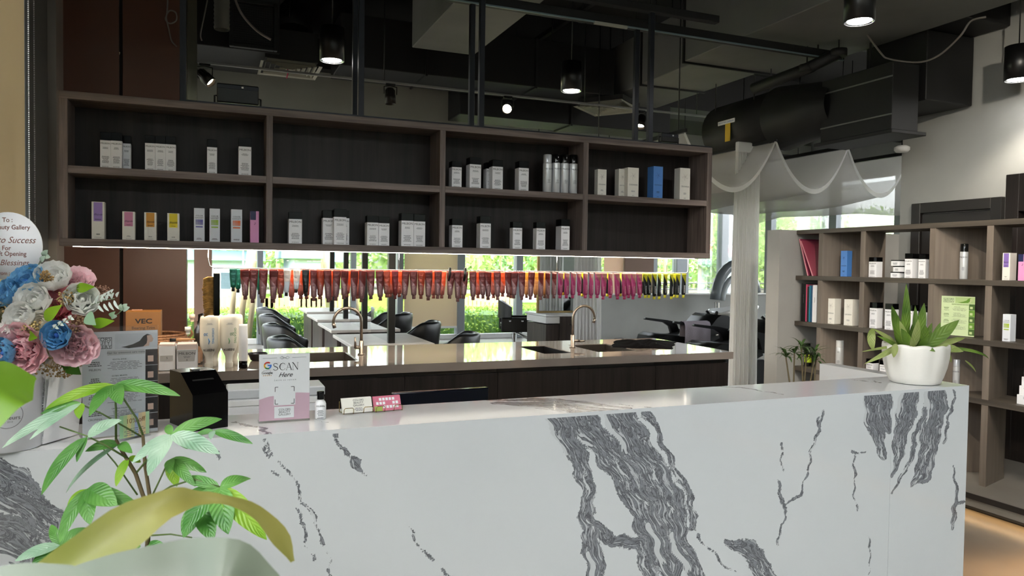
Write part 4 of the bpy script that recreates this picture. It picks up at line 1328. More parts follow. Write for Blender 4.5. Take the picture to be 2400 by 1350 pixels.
# ---------------------------------------------------------------- potted plant on the counter
pc = on_z(2143, 903, CZ)
pc = pc + Vector((pc.x, pc.y, 0)).normalized() * .092
t = thing('potted_plant', 'strappy green plant in a white fluted ceramic pot on the marble counter', 'plant', (pc.x, pc.y, CZ + .0005))
pot = MB()
npot = 72
prof = [(.088, 0), (.098, .004), (.108, .03), (.119, .07), (.127, .115), (.129, .15), (.127, .163), (.121, .164), (.118, .15), (.112, .12)]
vs = []
for r, zz in prof:
    for i in range(npot):
        a = 2 * PI * i / npot
        fl = 1 + (.05 * abs(math.sin(a * 5)) - .028) * min(1, zz / .05) * (1 if r > .1 else 0)
        vs.append((r * fl * math.cos(a), r * fl * math.sin(a), zz + (.007 * abs(math.sin(a * 5)) if zz > .14 else 0)))
fs = [(j * npot + i, j * npot + (i + 1) % npot, (j + 1) * npot + (i + 1) % npot, (j + 1) * npot + i) for j in range(len(prof) - 1) for i in range(npot)] + [tuple(range(npot))[::-1]]
pot.add(vs, fs, True)
pot.build('pot', M['ceramic'], t)
MB().lathe([(0, .142), (.114, .14)], 24).build('soil', M['soil'], t)
pg = leafmat('strap_leaf', '#47661f', '#7c9a3e', .35, .25, 9, 7)
pg2 = leafmat('strap_leaf_light', '#8a9c4e', '#b0b878', .4, .3, 12, 7)
dp = (pc - CAM).dot(_f)
def pl(bx, by, tx, ty, w, arch, m=pg, db=0, dt=0, tw=0, tp_=.8):
    a = at_d(bx, by, dp + db); b = at_d(tx, ty, dp + dt)
    up = (-_f + Vector((0, 0, .25))).normalized()
    leaf(t, m, a, b, w * dp / FPX, arch * dp / FPX, up=up, n=9, taper=tp_, twist=tw, base_w=.25)
up_leaves = [(2118, 812, 2124, 665, 19, 4, pg, 0, -.02), (2120, 812, 2090, 716, 22, -4, pg, -.02, -.04), (2145, 812, 2166, 710, 22, 3, pg, -.03, -.05), (2150, 812, 2145, 716, 15, -2, pg, .02, .04),
             (2125, 812, 2108, 752, 16, 2, pg2, -.04, -.07), (2140, 814, 2152, 748, 17, 2, pg2, -.05, -.09), (2160, 814, 2168, 760, 20, 3, pg, -.04, -.08), (2165, 812, 2184, 757, 15, 0, pg, .02, .03),
             (2165, 814, 2248, 750, 26, 5, pg, -.04, -.05), (2185, 812, 2204, 756, 16, -2, pg, .03, .05), (2130, 815, 2112, 770, 20, 3, pg, -.07, -.09), (2138, 816, 2135, 792, 13, 1, pg2, -.09, -.12),
             (2105, 812, 2045, 770, 10, 6, pg2, -.01, -.03), (2045, 770, 2047, 822, 17, -9, pg2, -.02, -.06), (2105, 814, 2055, 787, 8, 5, pg, -.03, -.05), (2100, 812, 2026, 853, 11, 20, pg2, -.04, -.09), (2095, 812, 2021, 824, 5, 9, pg2, 0, -.02),
             (2100, 806, 2094, 838, 13, -2, pg2, -.1, -.13), (2160, 812, 2192, 824, 11, 4, pg, -.1, -.14), (2180, 812, 2262, 792, 12, 8, pg2, -.02, 0), (2185, 812, 2258, 824, 17, 9, pg2, -.03, -.05),
             (2175, 814, 2250, 790, 7, 14, pg, .02, .06), (2205, 815, 2230, 850, 10, 6, pg2, .03, .05), (2115, 812, 2095, 775, 18, 2, pg, .03, .02), (2140, 812, 2138, 760, 17, 0, pg, .03, .03), (2155, 813, 2175, 790, 14, 2, pg, -.06, -.09)]
for q in up_leaves:
    pl(*q[:6], m=q[6], db=q[7], dt=q[8])
pl(2190, 812, 2318, 842, 6, 34, pg, .0, .03)
pl(2262, 845, 2287, 872, 4, 4, pg2, .1, .14)

# small dracaena behind the counter
P = at_d(1878, 1000, 4.3)
t = thing('dracaena', 'small dracaena with thin stems and narrow leaves by the grey partition', 'plant', (P.x, P.y, 0))
MB().lathe([(.09, 0), (.12, .3), (.125, .32), (.11, .32), (.1, .28), (0, .28)], 20).build('pot', mat('grey_pot', '#6b6762', .7), t)
dm_ = leafmat('dracaena_leaf', '#2b431d', '#4f6f33', .45, .2)
rd = random.Random(11)
for bx, tx, ty in ((1852, 1842, 838), (1860, 1862, 828), (1882, 1878, 815), (1885, 1890, 830), (1898, 1910, 828), (1908, 1912, 845)):
    b = at_d(bx, 905, 4.3); e = at_d(tx, ty, 4.3 + rd.uniform(-.08, .08))
    MB().tube([Vector((P.x + rd.uniform(-.05, .05), P.y + rd.uniform(-.04, .04), .28)) - Vector(t.location), b - Vector(t.location), e - Vector(t.location)], [.007, .005, .004], 6).build('stem', mat('pale_cane', '#6d6046', .8), t)
    for k in range(13):
        an = k * 2.4 + rd.random()
        el = rd.uniform(-.3, .9)
        ln = rd.uniform(.07, .13)
        d_ = Vector((math.cos(an) * math.cos(el), math.sin(an) * math.cos(el), math.sin(el) * .9)) * ln
        leaf(t, dm_, e, e + d_ + Vector((0, 0, -.02)), .014, .018, n=5)

# ================================================================ THINGS ON THE COUNTER
def base_frame(lx, ly, rx, ry, z=CZ):
    a, b = on_z(lx, ly, z), on_z(rx, ry, z)
    v = b - a
    return (a + b) / 2, v.length, math.atan2(v.y, v.x)
# black suggestion box
c, w, rz = base_frame(452, 1013, 541, 1004)
t = thing('suggestion_box', 'glossy black acrylic box with slanted slotted lid on the counter', 'box', (c.x - .004, c.y + .012, CZ + .0005), rz + R(13))
pf = [(0, 0), (.165, 0), (.165, .158), (.085, .158), (.0, .103)]
MB().prism(pf, 'X', -w / 2, w / 2).build('body', M['blackgloss'], t)
an = math.atan2(.055, .085)
s = MB().rbox(-w * .3, -.002, -.0006, w * .3, .004, .0006, .0003)
o = s.build('slot', M['black'], t, (0, .05, .1365), (an, 0, 0))
MB().rbox(-.012, .1, .1582, .012, .118, .163, .001).build('lid_clasp', M['chrome'], t)
# scan sign
c, w, rz = base_frame(606, 993, 726, 985)
h = w * 1.40
t = thing('review_sign', 'clear acrylic counter sign reading SCAN Here in white and pink', 'sign', (c.x, c.y, CZ + .0005), rz)
x = w / 2
rect(MB(), -x * .985, .006, x * .985, h * .99, 0).build('paper', M['card'], t)
wv = [(-x * .985, .006), (x * .985, .006), (x * .985, h * .405), (x * .5, h * .42), (-x * .2, h * .39), (-x * .6, h * .38), (-x * .985, h * .34)]
m_ = MB(); m_.add([(a, -.0004, b) for a, b in wv], [tuple(range(len(wv)))]); m_.build('pink_wave', mat('pink_print', '#dcb8c8', .4), t)
rect(MB(), -x * .42, h * .245, x * .42, h * .53, -.0008).build('blank_square', M['card'], t)
rect(MB(), -x * .4, h * .06, x * .37, h * .225, -.0008).build('logo_plate', M['card'], t)
bk = MB()
q = .004
for sx_ in (-1, 1):
    for z0, z1 in ((h * .265, 1), (h * .51, -1)):
        rect(bk, min(sx_ * x * .37, sx_ * x * .25), z0 - .0008, max(sx_ * x * .37, sx_ * x * .25), z0 + .0008, -.0012)
        rect(bk, sx_ * x * .37 - .0008, min(z0, z0 + z1 * .014), sx_ * x * .37 + .0008, max(z0, z0 + z1 * .014), -.0012)
stuff(bk.build('corner_brackets', M['ink'], t))
# SCAN drawn as serif capitals
def serif(t, letters, size, x0, z0, m, adv=.86):
    st = {'S': [[(.62, .82), (.52, .95), (.33, 1), (.14, .93), (.08, .77), (.16, .62), (.35, .52), (.56, .42), (.66, .25), (.58, .08), (.36, 0), (.16, .05), (.06, .2)]],
          'C': [[(.78, .78), (.66, .93), (.46, 1), (.22, .9), (.08, .66), (.06, .4), (.16, .14), (.4, 0), (.64, .06), (.78, .22)]],
          'A': [[(.0, 0), (.2, .0)], [(.08, .0), (.42, 1)], [(.42, 1), (.76, 0)], [(.22, .36), (.6, .36)], [(.62, 0), (.88, 0)]],
          'N': [[(.0, 0), (.24, 0)], [(.12, 0), (.12, 1)], [(.0, 1), (.14, 1), (.76, 0)], [(.76, 0), (.76, 1)], [(.64, 1), (.88, 1)]]}
    wt = {'S': [.05] * 6 + [.075] * 3 + [.05] * 4, 'C': [.03, .03, .04, .07, .09, .09, .07, .04, .03, .03]}
    mb = MB()
    for i, ch in enumerate(letters):
        for k, pl_ in enumerate(st[ch]):
            r_ = wt.get(ch)
            rr = [v * size * .6 for v in r_] if r_ else [size * (.05 if (ch == 'A' and k == 2) or (ch == 'N' and k == 2) else .018)] * len(pl_)
            pts = [Vector((x0 + (i * adv + a) * size, 0, z0 + b * size)) for a, b in pl_]
            for j in range(len(pts) - 1):
                d_ = (pts[j + 1] - pts[j]).normalized(); nrm = Vector((-d_.z, 0, d_.x))
                mb.add([pts[j] - nrm * rr[j], pts[j + 1] - nrm * rr[j + 1], pts[j + 1] + nrm * rr[j + 1], pts[j] + nrm * rr[j]], [(0, 1, 2, 3)])
    return stuff(mb.build('printed_lettering', m, t, (0, -.001, 0)))
serif(t, 'SCAN', w * .145, -x * .46, h * .755, M['ink'])
text(t, 'Here', w * .13, (x * .02, -.001, h * .685), M['ink'], shear=.45)
text(t, 'Leave us review', w * .043, (x * .02, -.001, h * .612), M['grey_ink'], space=1.5)
for k, s in enumerate(('COLORS', 'BEAUTY', 'GALLERY')):
    text(t, s, w * .06, (0, -.0012, h * .18 - k * h * .036), M['ink'])
text(t, 'Google', w * .072, (-x * .68, -.001, h * .722), M['ink'])
text(t, 'Review us on', w * .026, (-x * .68, -.001, h * .755), M['grey_ink'])
gl = ((.0, .5, '#3f7de0'), (-1.15, .0, '#3f7de0'), (-2.4, -1.15, '#35a355'), (-3.5, -2.4, '#f0b91e'), (-5.45, -3.5, '#dc4437'))
for a0, a1, cc in gl:
    g = MB()
    n_ = 8
    r0, r1 = w * .048, w * .076
    for k in range(n_):
        b0 = a0 + (a1 - a0) * k / n_; b1 = a0 + (a1 - a0) * (k + 1) / n_
        if a0 == 0.0: b0, b1 = 0, 0
        g.add([(r0 * math.cos(b0), 0, r0 * math.sin(b0)), (r1 * math.cos(b0), 0, r1 * math.sin(b0)), (r1 * math.cos(b1), 0, r1 * math.sin(b1)), (r0 * math.cos(b1), 0, r0 * math.sin(b1))], [(0, 1, 2, 3)])
    if a0 == 0.0:
        g = MB(); rect(g, 0, -w * .014, w * .076, w * .014)
    g.build('logo_arc', mat('logo_' + cc.lstrip('#'), cc, .5), t, (-x * .66, -.0012, h * .83))
for k in range(5):
    sp_ = []
    for j in range(10):
        rr = w * .014 if j % 2 == 0 else w * .006
        sp_.append((-x * .82 + k * w * .036 + rr * math.sin(j * PI / 5), -.001, h * .685 + rr * math.cos(j * PI / 5)))
    MB().add(sp_, [tuple(range(10))]).build('star', mat('star_gold', '#c98b3a', .5), t)
orn = MB()
for sg in (-1, 1):
    orn.tube([(sg * .002, 0, 0), (sg * .008, 0, .004), (sg * .014, 0, 0), (sg * .008, 0, -.004), (0, 0, 0)], .0005, 4)
    orn.tube([(sg * .022, 0, 0), (sg * x * .85, 0, 0)], .0004, 4)
stuff(orn.build('ornament_line', M['grey_ink'], t, (0, -.0006, h * .935)))
MB().box(-x, .001, 0, x, .0035, h).box(-x, -.0025, 0, x, -.0015, h).box(-x, -.0025, 0, x, .05, .004).build('acrylic_holder', M['acrylic'], t)
# small bottle
c = on_z(748, 984, CZ) + Vector((.006, .016, 0))
t = thing('bottle', 'small white travel bottle with black cap beside the review sign', 'bottle', (c.x, c.y, CZ + .0005), R(-8))
MB().lathe([(.0155, 0), (.0168, .002), (.0168, .046), (.014, .054), (.008, .058), (.008, .062)], 24, caps=True).build('bottle_body', M['card'], t)
MB().lathe([(.0105, .0605), (.0105, .072), (.0112, .0725), (.0112, .083), (.0105, .0845), (0, .0845)], 20).build('cap', M['blackgloss'], t)
text(t, 'MILBON', .0072, (0, -.0173, .041), M['ink'])
lines(t, .02, .02, 7, (0, -.0173, .02), M['grey_ink'], 4)
lines(t, .022, .004, 1, (0, -.0173, .005), M['ink'], 5)
# card holders
def cards(lx, ly, rx, ry, label, pink, sd):
    c, w, rz = base_frame(lx, ly, rx, ry)
    t = thing('card_holder', label, 'card holder', (c.x, c.y, CZ + .0005), rz)
    x = w / 2
    wr = MB()
    g = mat('gold_wire', '#b59a62', .2, 1)
    for s_ in (-1, 1):
        xc = s_ * x * .62
        hw = x * .3
        wr.tube([(xc - hw, .035, .003), (xc - hw, -.006, .003), (xc - hw, -.008, .017), (xc - hw + .004, -.008, .021), (xc + hw - .004, -.008, .021), (xc + hw, -.008, .017), (xc + hw, -.006, .003), (xc + hw, .035, .003)], .0012, 6)
    wr.tube([(-x, .035, .003), (x, .035, .003)], .0012, 6)
    for s_ in (-1, 1):
        wr.tube([(s_ * x, .035, .003), (s_ * x, .035, .036), (s_ * x * .96, .036, .038)], .0012, 6)
    wr.build('wire_frame', g, t)
    m1 = mat('pink_card_print', '#d9788f', .45) if pink else M['cream']
    for k in range(5):
        o = MB().box(-x * .95, 0, 0, x * .95, .0012, .048).build('business_card', m1, t, (0, .003 + k * .0022, .0035), (R(-24), 0, 0))
        if k == 0:
            if pink:
                gr = MB()
                for a in range(7):
                    for b in range(3):
                        if (a * 3 + b * 5) % 7 not in (0, 3): rect(gr, -x * .8 + a * x * .23, .008 + b * .013, -x * .8 + a * x * .23 + x * .17, .008 + b * .013 + .009, -.0004)
                stuff(gr.build('printed_squares', M['card'], o))
                rect(MB(), -x * .95, 0, -x * .4, .016, -.0003).build('green_corner', mat('lime_print', '#a9b85a', .5), o)
            else:
                for j, s in enumerate(('COLORS', 'BEAUTY', 'GALLERY')):
                    text(o, s, .009, (x * .1, -.0005, .04 - j * .0085), M['ink'])
                lines(o, x * .7, .012, 3, (x * .1, -.0005, .01), M['grey_ink'], sd)
cards(802, 973, 876, 967, 'gold wire holder with white business cards on the counter', False, 1)
cards(878, 968, 944, 962, 'gold wire holder with pink loyalty cards on the counter', True, 2)
# salon menu in an A4 stand
c, w, rz = base_frame(192, 1033, 371, 1013)
h = on_y(371, 762, on_z(371, 1013, CZ).y).z - CZ
t = thing('menu_stand', 'tall clear stand with the grey salon menu between flowers and black box', 'menu stand', (c.x, c.y, CZ + .0005), rz)
menu_print(t, w * .985, h * .955, mat('menu_paper', '#cfd1d6', .35), (mat('hair_print', '#2e2a2c', .5), mat('skin_print', '#c9aa9a', .5), mat('sky_print', '#c3c6cd', .5), 'head_print', '#b4b4b6', mat('dark_photo', '#3a3032', .5)), mat('menu_ink', '#3c3c42', .6), 10)
MB().box(-w / 2, .001, 0, w / 2, .004, h).box(-w / 2, -.003, 0, w / 2, -.002, h).box(-w / 2, -.003, 0, w / 2, .07, .004).build('acrylic_holder', M['acrylic'], t)
# discount card stand
c, w, rz = base_frame(278, 1036, 352, 1020)
t = thing('discount_sign', 'small clear stand with a rainbow card reading 10% off', 'sign', (c.x, c.y, CZ + .0005), rz)
h = w * .78
for k, cc in enumerate(('#9fd0a0', '#b8d49a', '#e2d79a', '#c7d3a8', '#a9bde0', '#d8c8a4', '#e8d2a0', '#b5dcae')):
    rect(MB(), -w * .47 + k * w * .1175, .006, -w * .47 + (k + 1) * w * .1175, h * .93, 0).build('colour_stripe', mat('stripe_%d' % k, cc, .4), t)
text(t, '10% off', w * .2, (w * .02, -.0008, h * .68), mat('brown_print', '#7a5230', .5))
lines(t, w * .7, h * .3, 4, (0, -.0008, h * .28), M['grey_ink'], 9, fill=.3)
MB().box(-w / 2, .001, 0, w / 2, .003, h).box(-w / 2, -.003, 0, w / 2, -.002, h).box(-w / 2, -.003, 0, w / 2, .04, .003).build('acrylic_holder', M['acrylic'], t)
for oo in t.children: pass
t.rotation_euler = (R(0), 0, rz)
# spiral bound flip booklet seen almost edge on
a = on_z(98, 1044, CZ)
t = thing('flip_booklet', 'white spiral bound flip booklet in a clear stand beside the flower pot', 'booklet', (a.x, a.y, CZ + .0005), R(62))
H_ = .19
for k in range(5):
    o = MB().box(0, 0, 0, .12, .0008, H_).build('page', M['card'], t, (0, -.002 + .002 * k, .002), (R(7 - 3 * k), 0, R(-5 + 3 * k)))
sp_ = MB()
for k in range(26):
    z_ = .008 + k * (H_ - .016) / 25
    sp_.tube([(.004 + .006 * math.cos(q), .002 + .006 * math.sin(q), z_) for q in [2 * PI * j / 8 for j in range(9)]], .0009, 5)
stuff(sp_.build('spiral_binding', M['card'], t))
MB().box(.0, .012, 0, .13, .0145, H_).box(0, -.01, 0, .13, .014, .003).build('acrylic_stand', M['acrylic'], t)
rect(MB(), .03, .06, .1, .15, -.0062).build('photo_print', mat('hair_print', '#2e2a2c', .5), t)
# monitor and white printer on the work surface
P0, P1 = on_y(920, 921, 2.72), on_y(1143, 907, 2.74)
zt = (P0.z + P1.z) / 2
t = thing('monitor', 'black computer monitor peeping over the back edge of the counter', 'monitor', ((P0.x + P1.x) / 2, 2.73, .7455), R(2))
w = (P1 - P0).length / 2
MB().rbox(-w, -.012, .06, w, .018, zt - .7455, .004).build('casing', mat('monitor_casing', '#0a0d18', .18), t)
MB().rbox(-.03, .02, .01, .03, .035, .2, .003).build('stand_post', M['black'], t)
MB().rbox(-.12, -.06, 0, .12, .12, .012, .004).build('stand_foot', M['black'], t)
rect(MB(), -w * .97, .075, w * .97, zt - .7455 - .008, .0185).build('screen', M['blackgloss'], t)
P0 = on_y(543, 914, 2.72)
t = thing('printer_box', 'white box with blue lettering behind the counter near the black box', 'box', (P0.x + .15, 2.72, .7455), 0)
hh = P0.z - .7455
MB().rbox(-.16, 0, 0, .16, .14, hh - .03, .003).build('carton', M['card'], t)
MB().rbox(-.163, -.004, hh - .06, .163, .143, hh - .037, .003).build('rim', M['white'], t)
MB().rbox(-.165, -.006, hh - .034, .165, .145, hh, .004).build('lid', mat('grey_lid', '#c4c7ca', .4), t)
text(t, 'BROKS', .036, (-.03, -.001, on_y(590, 982, 2.72).z - .7455), mat('navy_print', '#29304f', .5), bold=.02)
# ================================================================ FLOWER ARRANGEMENT
pcx = on_z(18, 1064, CZ)
pcx = pcx + Vector((pcx.x, pcx.y, 0)).normalized() * .079
FA = thing('flower_arrangement', 'blue, white and pink artificial flowers in a white pot with round greeting board', 'flowers', (pcx.x, pcx.y, CZ + .0005))
fd = (pcx - CAM).dot(_f)
FO = Vector(FA.location)
MB().lathe([(.072, 0), (.076, .003), (.08, .2), (.081, .204), (.077, .204), (.073, .19), (0, .19)], 40).build('pot', mat('white_tin', '#dcdde2', .35), FA)
# emblem on the pot, facing the lens side
em = MB()
dirc = (CAM - pcx); dirc.z = 0; dirc.normalize()
ang0 = math.atan2(dirc.y, dirc.x)
def onpot(u_, z_, r=.0795):
    a = ang0 + u_ / .078
    return (r * math.cos(a), r * math.sin(a), z_)
for k in range(40):
    a, b = 2 * PI * k / 40, 2 * PI * (k + 1) / 40
    em.add([onpot(.033 * math.cos(a), .095 + .033 * math.sin(a)), onpot(.033 * math.cos(b), .095 + .033 * math.sin(b)), onpot(.0315 * math.cos(b), .095 + .0315 * math.sin(b)), onpot(.0315 * math.cos(a), .095 + .0315 * math.sin(a))], [(0, 1, 2, 3)])
em.tube([onpot(0, .1), onpot(.002, .112), onpot(-.001, .12)], .0007, 5)
for k in range(5):
    em.tube([onpot(.006 * math.cos(q + k), .124 + .005 * math.sin(q + k)) for q in (0, .7, 1.4)], .0006, 4)
em.tube([onpot(-.007, .108), onpot(0, .102), onpot(.008, .11)], .0006, 4)
stuff(em.build('emblem', M['grey_ink'], FA))
rot_t = (PI / 2, 0, ang0 + PI / 2)
text(FA, 'dr. Fleurs', .014, onpot(0, .088, .0805), M['ink'], rot=rot_t)
text(FA, 'est. 2018', .006, onpot(0, .078, .0805), M['grey_ink'], rot=rot_t)
# greeting board
bc = at_d(20, 577, fd + .05)
brd = thing  # (board is part of the arrangement)
mbd = MB().lathe([(0, -.0015), (.089, -.0015), (.089, .0015), (0, .0015)], 48)
bo = mbd.build('greeting_board', M['card'], FA, bc - FO)
fl_ = Vector((_f.x, _f.y, 0)).normalized()
yaw_ = math.atan2(-fl_.x, fl_.y)
bo.rotation_euler = (PI / 2, 0, yaw_)
mpp = (fd + .05) / FPX
for s, px, py, sz, sh in (('To :', 19, 516, 15, 0), ('Colors Beauty Gallery', 4, 533, 15, 0), ('to Success', 39, 563, 21, .4), ('For', 16, 582, 15, 0), ('Soft Opening', 23, 595, 15, 0), ('Blessings', 34, 616, 19, .3), ('From :', 8, 641, 12, 0)):
    text(bo, s, sz * mpp, ((px - 20) * mpp, (577 - py) * mpp, .002), M['brown_ink'], shear=sh, rot=(0, 0, 0), bold=.01 if sh == 0 else 0)
MB().tube([bc - FO + Vector((0, .004, -.08)), Vector((0, .02, .15))], .004, 6).build('board_stick', mat('stick', '#c8b28c', .8), FA)
# petals
_pm = {}
def petal_mesh(kind, m):
    key = (kind, m.name)
    if key in _pm: return _pm[key]
    wd, ln, cup, curl, ruf = {'inner': (.8, .8, .55, -.15, 0), 'mid': (1.0, .95, .42, .12, .02), 'outer': (1.15, 1.0, .3, .38, .03), 'ruffle': (.9, .95, .35, .1, .09), 'ruffle_out': (1.2, 1.05, .3, .3, .08), 'long': (.34, 1.0, .1, .2, 0)}[kind]
    mb = MB()
    rr = random.Random(len(kind))
    ph = rr.random() * 6
    def fn(u, v):
        s = u * 2 - 1
        prof = (math.sin(PI * min(1, v * .62 + .12)) if kind != 'long' else math.sin(PI * (v * .85 + .1)))
        x = s * wd * .5 * prof
        y = cup * (1 - (s * .9) ** 2) * (.4 + .5 * v) - curl * v ** 3 * 1.1
        z = v * ln - .12 * abs(s) ** 2 * v + ruf * math.sin(s * 9 + ph) * v
        return (x, -y + .22 + ruf * math.cos(s * 7 + ph) * v, z)
    mb.sheet(fn, 6, 6)
    _pm[key] = mb.mesh('petal', m)
    return _pm[key]
def frame_from(d_, spin=0):
    z = d_.normalized()
    x = z.cross(Vector((0, 0, 1)))
    if x.length < .1: x = Vector((1, 0, 0))
    x.normalize(); y = z.cross(x)
    m3 = Matrix((x, y, z)).transposed()
    return m3.to_4x4() @ Matrix.Rotation(spin, 4, 'Z')
_bud = {}
def flower(px, py, rad_px, cols, kind='rose', ddep=0, aim=(0, 0), seed=0, name='rose'):
    c = at_d(px, py, fd + ddep)
    r = rad_px * 1.32 * (fd + ddep) / FPX
    d_ = (-_f * .9 + _r * aim[0] + _u * (aim[1] + .25)).normalized()
    mw = Matrix.Translation(c - FO - d_ * r * .55) @ frame_from(d_, seed * 1.3)
    ms = [leafmat('petal_' + q.lstrip('#'), q, q2, .55, .3, 20) for q, q2 in cols]
    km = ms[0].name
    if km not in _bud:
        _bud[km] = MB().lathe([(0, 0), (.14, .1), (.16, .35), (.12, .6), (.04, .7), (0, .7)], 10).mesh(name, ms[0])
    b = obj(name, _bud[km], FA)
    b.matrix_local = mw @ Matrix.Diagonal((r, r, r, 1))
    rings = [('inner', 4, .03, -20, .72), ('inner', 5, .1, -8, .84), ('mid', 6, .18, 10, .93), ('mid', 6, .24, 30, 1.0), ('outer', 7, .3, 55, 1.02)] if kind == 'rose' else [('ruffle', 6, .03, -20, .74), ('ruffle', 7, .1, -4, .84), ('ruffle', 8, .18, 16, .92), ('ruffle', 9, .28, 40, .97), ('ruffle_out', 8, .32, 60, 1.02)]
    rr = random.Random(seed)
    for k, (pk, n, off, tilt, sc) in enumerate(rings):
        mm = ms[min(k, len(ms) - 1)]
        me = petal_mesh(pk, mm)
        for i in range(n):
            a = 2 * PI * (i + .5 * k) / n + rr.uniform(-.15, .15)
            L_ = Matrix.Rotation(a, 4, 'Z') @ Matrix.Translation((0, -off * .55, 0)) @ Matrix.Rotation(R(tilt + rr.uniform(-7, 7)), 4, 'X') @ Matrix.Diagonal((sc, sc, sc, 1))
            p = obj('petal', me, b)
            p.matrix_local = L_
BL = [('#3f6fc8', '#5a8fe0'), ('#4f96d4', '#6fb4e6'), ('#6cb0de', '#93caec')]
WH = [('#ecebe2', '#f8f7f2'), ('#f2f1ea', '#fbfaf6'), ('#f4f4ef', '#fdfdfa')]
PK = [('#d86a80', '#e58c9a'), ('#f0a2b0', '#f8c2ca'), ('#f8c6ce', '#fcdde0')]
LP = [('#f4bcc6', '#f8ccd4'), ('#f8c8d0', '#fbd9de'), ('#fad0d8', '#fde4e7')]
CO = [('#c94f5c', '#d96a72'), ('#dc7580', '#e68e96'), ('#e58f99', '#eeaab0')]
CR = [('#d8b98a', '#e6d3b0'), ('#e8dcc2', '#f0e8d6'), ('#ece4d2', '#f4efe4')]
flower(67, 662, 40, BL, 'rose', -.01, (-.1, .5), 1)
flower(18, 690, 33, BL, 'rose', -.03, (-.2, .3), 2)
flower(82, 703, 38, WH, 'rose', -.05, (.05, .1), 3)
flower(126, 652, 40, WH, 'rose', .0, (.2, .6), 4)
flower(180, 660, 30, LP, 'peony', .06, (.4, .4), 5, 'peony')
flower(192, 702, 38, WH, 'rose', -.02, (.6, .1), 6)
flower(140, 722, 42, CO, 'peony', .0, (.2, .1), 7, 'peony')
flower(51, 745, 34, WH, 'rose', -.08, (-.05, 0), 8)
flower(96, 757, 26, CR, 'rose', -.07, (.1, 0), 9)
flower(133, 785, 34, BL, 'rose', -.09, (.15, -.05), 10)
flower(176, 808, 42, LP, 'peony', -.05, (.5, -.2), 11, 'peony')
flower(52, 818, 50, PK, 'peony', -.10, (.0, -.25), 12, 'peony')
flower(8, 828, 36, BL, 'rose', -.11, (-.2, -.2), 13)
flower(-40, 760, 44, PK, 'peony', -.06, (-.4, 0), 14, 'peony')
flower(-45, 690, 38, WH, 'rose', -.02, (-.5, .3), 15)
flower(-70, 830, 42, WH, 'rose', -.02, (-.6, -.2), 16)
# small daisy
for px, py, s in ((9, 767, 17), (26, 772, 14)):
    c = at_d(px, py, fd - .1)
    me = petal_mesh('long', leafmat('petal_daisy', '#e9e0dc', '#f4eeea', .55, .3))
    b = MB().lathe([(.22, 0), (.16, .12), (0, .16)], 10).build('daisy', mat('daisy_eye', '#8b7a3a', .8), FA)
    b.matrix_local = Matrix.Translation(c - FO) @ frame_from(-_f + _u * .2) @ Matrix.Diagonal((s * fd / FPX,) * 3 + (1,))
    for i in range(9):
        p = obj('petal', me, b)
        p.matrix_local = Matrix.Rotation(2 * PI * i / 9, 4, 'Z') @ Matrix.Translation((0, -.1, 0)) @ Matrix.Rotation(R(75), 4, 'X')
# dried filler clumps: little beads on stalks
rf = random.Random(21)
bead = [(0, -1), (.9, -.4), (.9, .4), (0, 1)]
for px, py, rp, cc, dd in ((14, 722, 22, '#b89a6c', -.04), (100, 795, 24, '#9c7d55', -.03), (178, 758, 22, '#8c6c52', -.05), (112, 852, 34, '#a58a5d', .0), (150, 862, 26, '#a58a5d', .02), (156, 700, 20, '#a98d5e', -.04), (108, 650, 16, '#a08050', -.03), (240, 682, 16, '#8f6a58', .05), (30, 870, 30, '#a58a5d', .0), (70, 770, 18, '#c8b072', -.09), (-20, 720, 26, '#b89a6c', -.02)):
    mb = MB()
    c0 = at_d(px, py, fd + dd) - FO
    for k in range(70):
        v = Vector((rf.gauss(0, 1), rf.gauss(0, 1), rf.gauss(0, 1))).normalized() * rf.uniform(.2, 1) ** .5 * rp * fd / FPX
        s = rf.uniform(.0018, .0036)
        mb.lathe([(q * s, z_ * s) for q, z_ in bead], 5, c0 + v)
    for k in range(8):
        v = Vector((rf.gauss(0, 1), rf.gauss(0, 1), rf.gauss(0, 1))).normalized() * rp * .8 * fd / FPX
        mb.tube([c0 + Vector((0, .01, -.02)), c0 + v], .0007, 3)
    stuff(mb.build('dried_filler', mat('dried_' + cc.lstrip('#'), cc, .8, vary=.4, scale=40), FA))
# green leaves and sprigs
for bx, by, tx, ty, w, m, dd in ((105, 750, 145, 715, 26, 'lime', -.1), (178, 676, 222, 672, 22, 'lime', -.02), (215, 760, 268, 752, 24, 'lime', -.05), (205, 735, 225, 762, 30, 'mint', -.07), (70, 785, 88, 792, 22, 'lime', -.11), (155, 840, 190, 878, 40, 'green', .02), (152, 845, 160, 866, 16, 'green', -.03), (262, 745, 270, 730, 14, 'mint', -.02)):
    mm = {'lime': M['lime'], 'green': M['green'], 'mint': leafmat('mint_leaf', '#8fb894', '#b7d4b4', .6, .3)}[m]
    leaf(FA, mm, at_d(bx, by, fd + dd), at_d(tx, ty, fd + dd - .02), w * fd / FPX, .006, up=-_f, n=8)
eu = leafmat('eucalyptus', '#a9c2ab', '#cfe0cf', .6, .25)
eud = leafmat('eucalyptus_dark', '#5c7a5e', '#7d987c', .6, .25)
def sprig(pts, leaves, m, dd=0, w=12):
    P = [at_d(x, y, fd + dd) for x, y in pts]
    MB().tube([p - FO for p in P], .0013, 5).build('sprig_stem', mat('sprig_stem', '#7d8f70', .7), FA)
    for bx, by, tx, ty in leaves:
        leaf(FA, m, at_d(bx, by, fd + dd), at_d(tx, ty, fd + dd - .01), w * fd / FPX, .003, up=-_f, n=5, taper=.6)
sprig([(78, 645), (90, 620), (104, 606), (108, 596)], [(106, 600, 102, 588), (107, 600, 118, 603), (106, 597, 112, 586), (96, 613, 106, 600)], eu, .03)
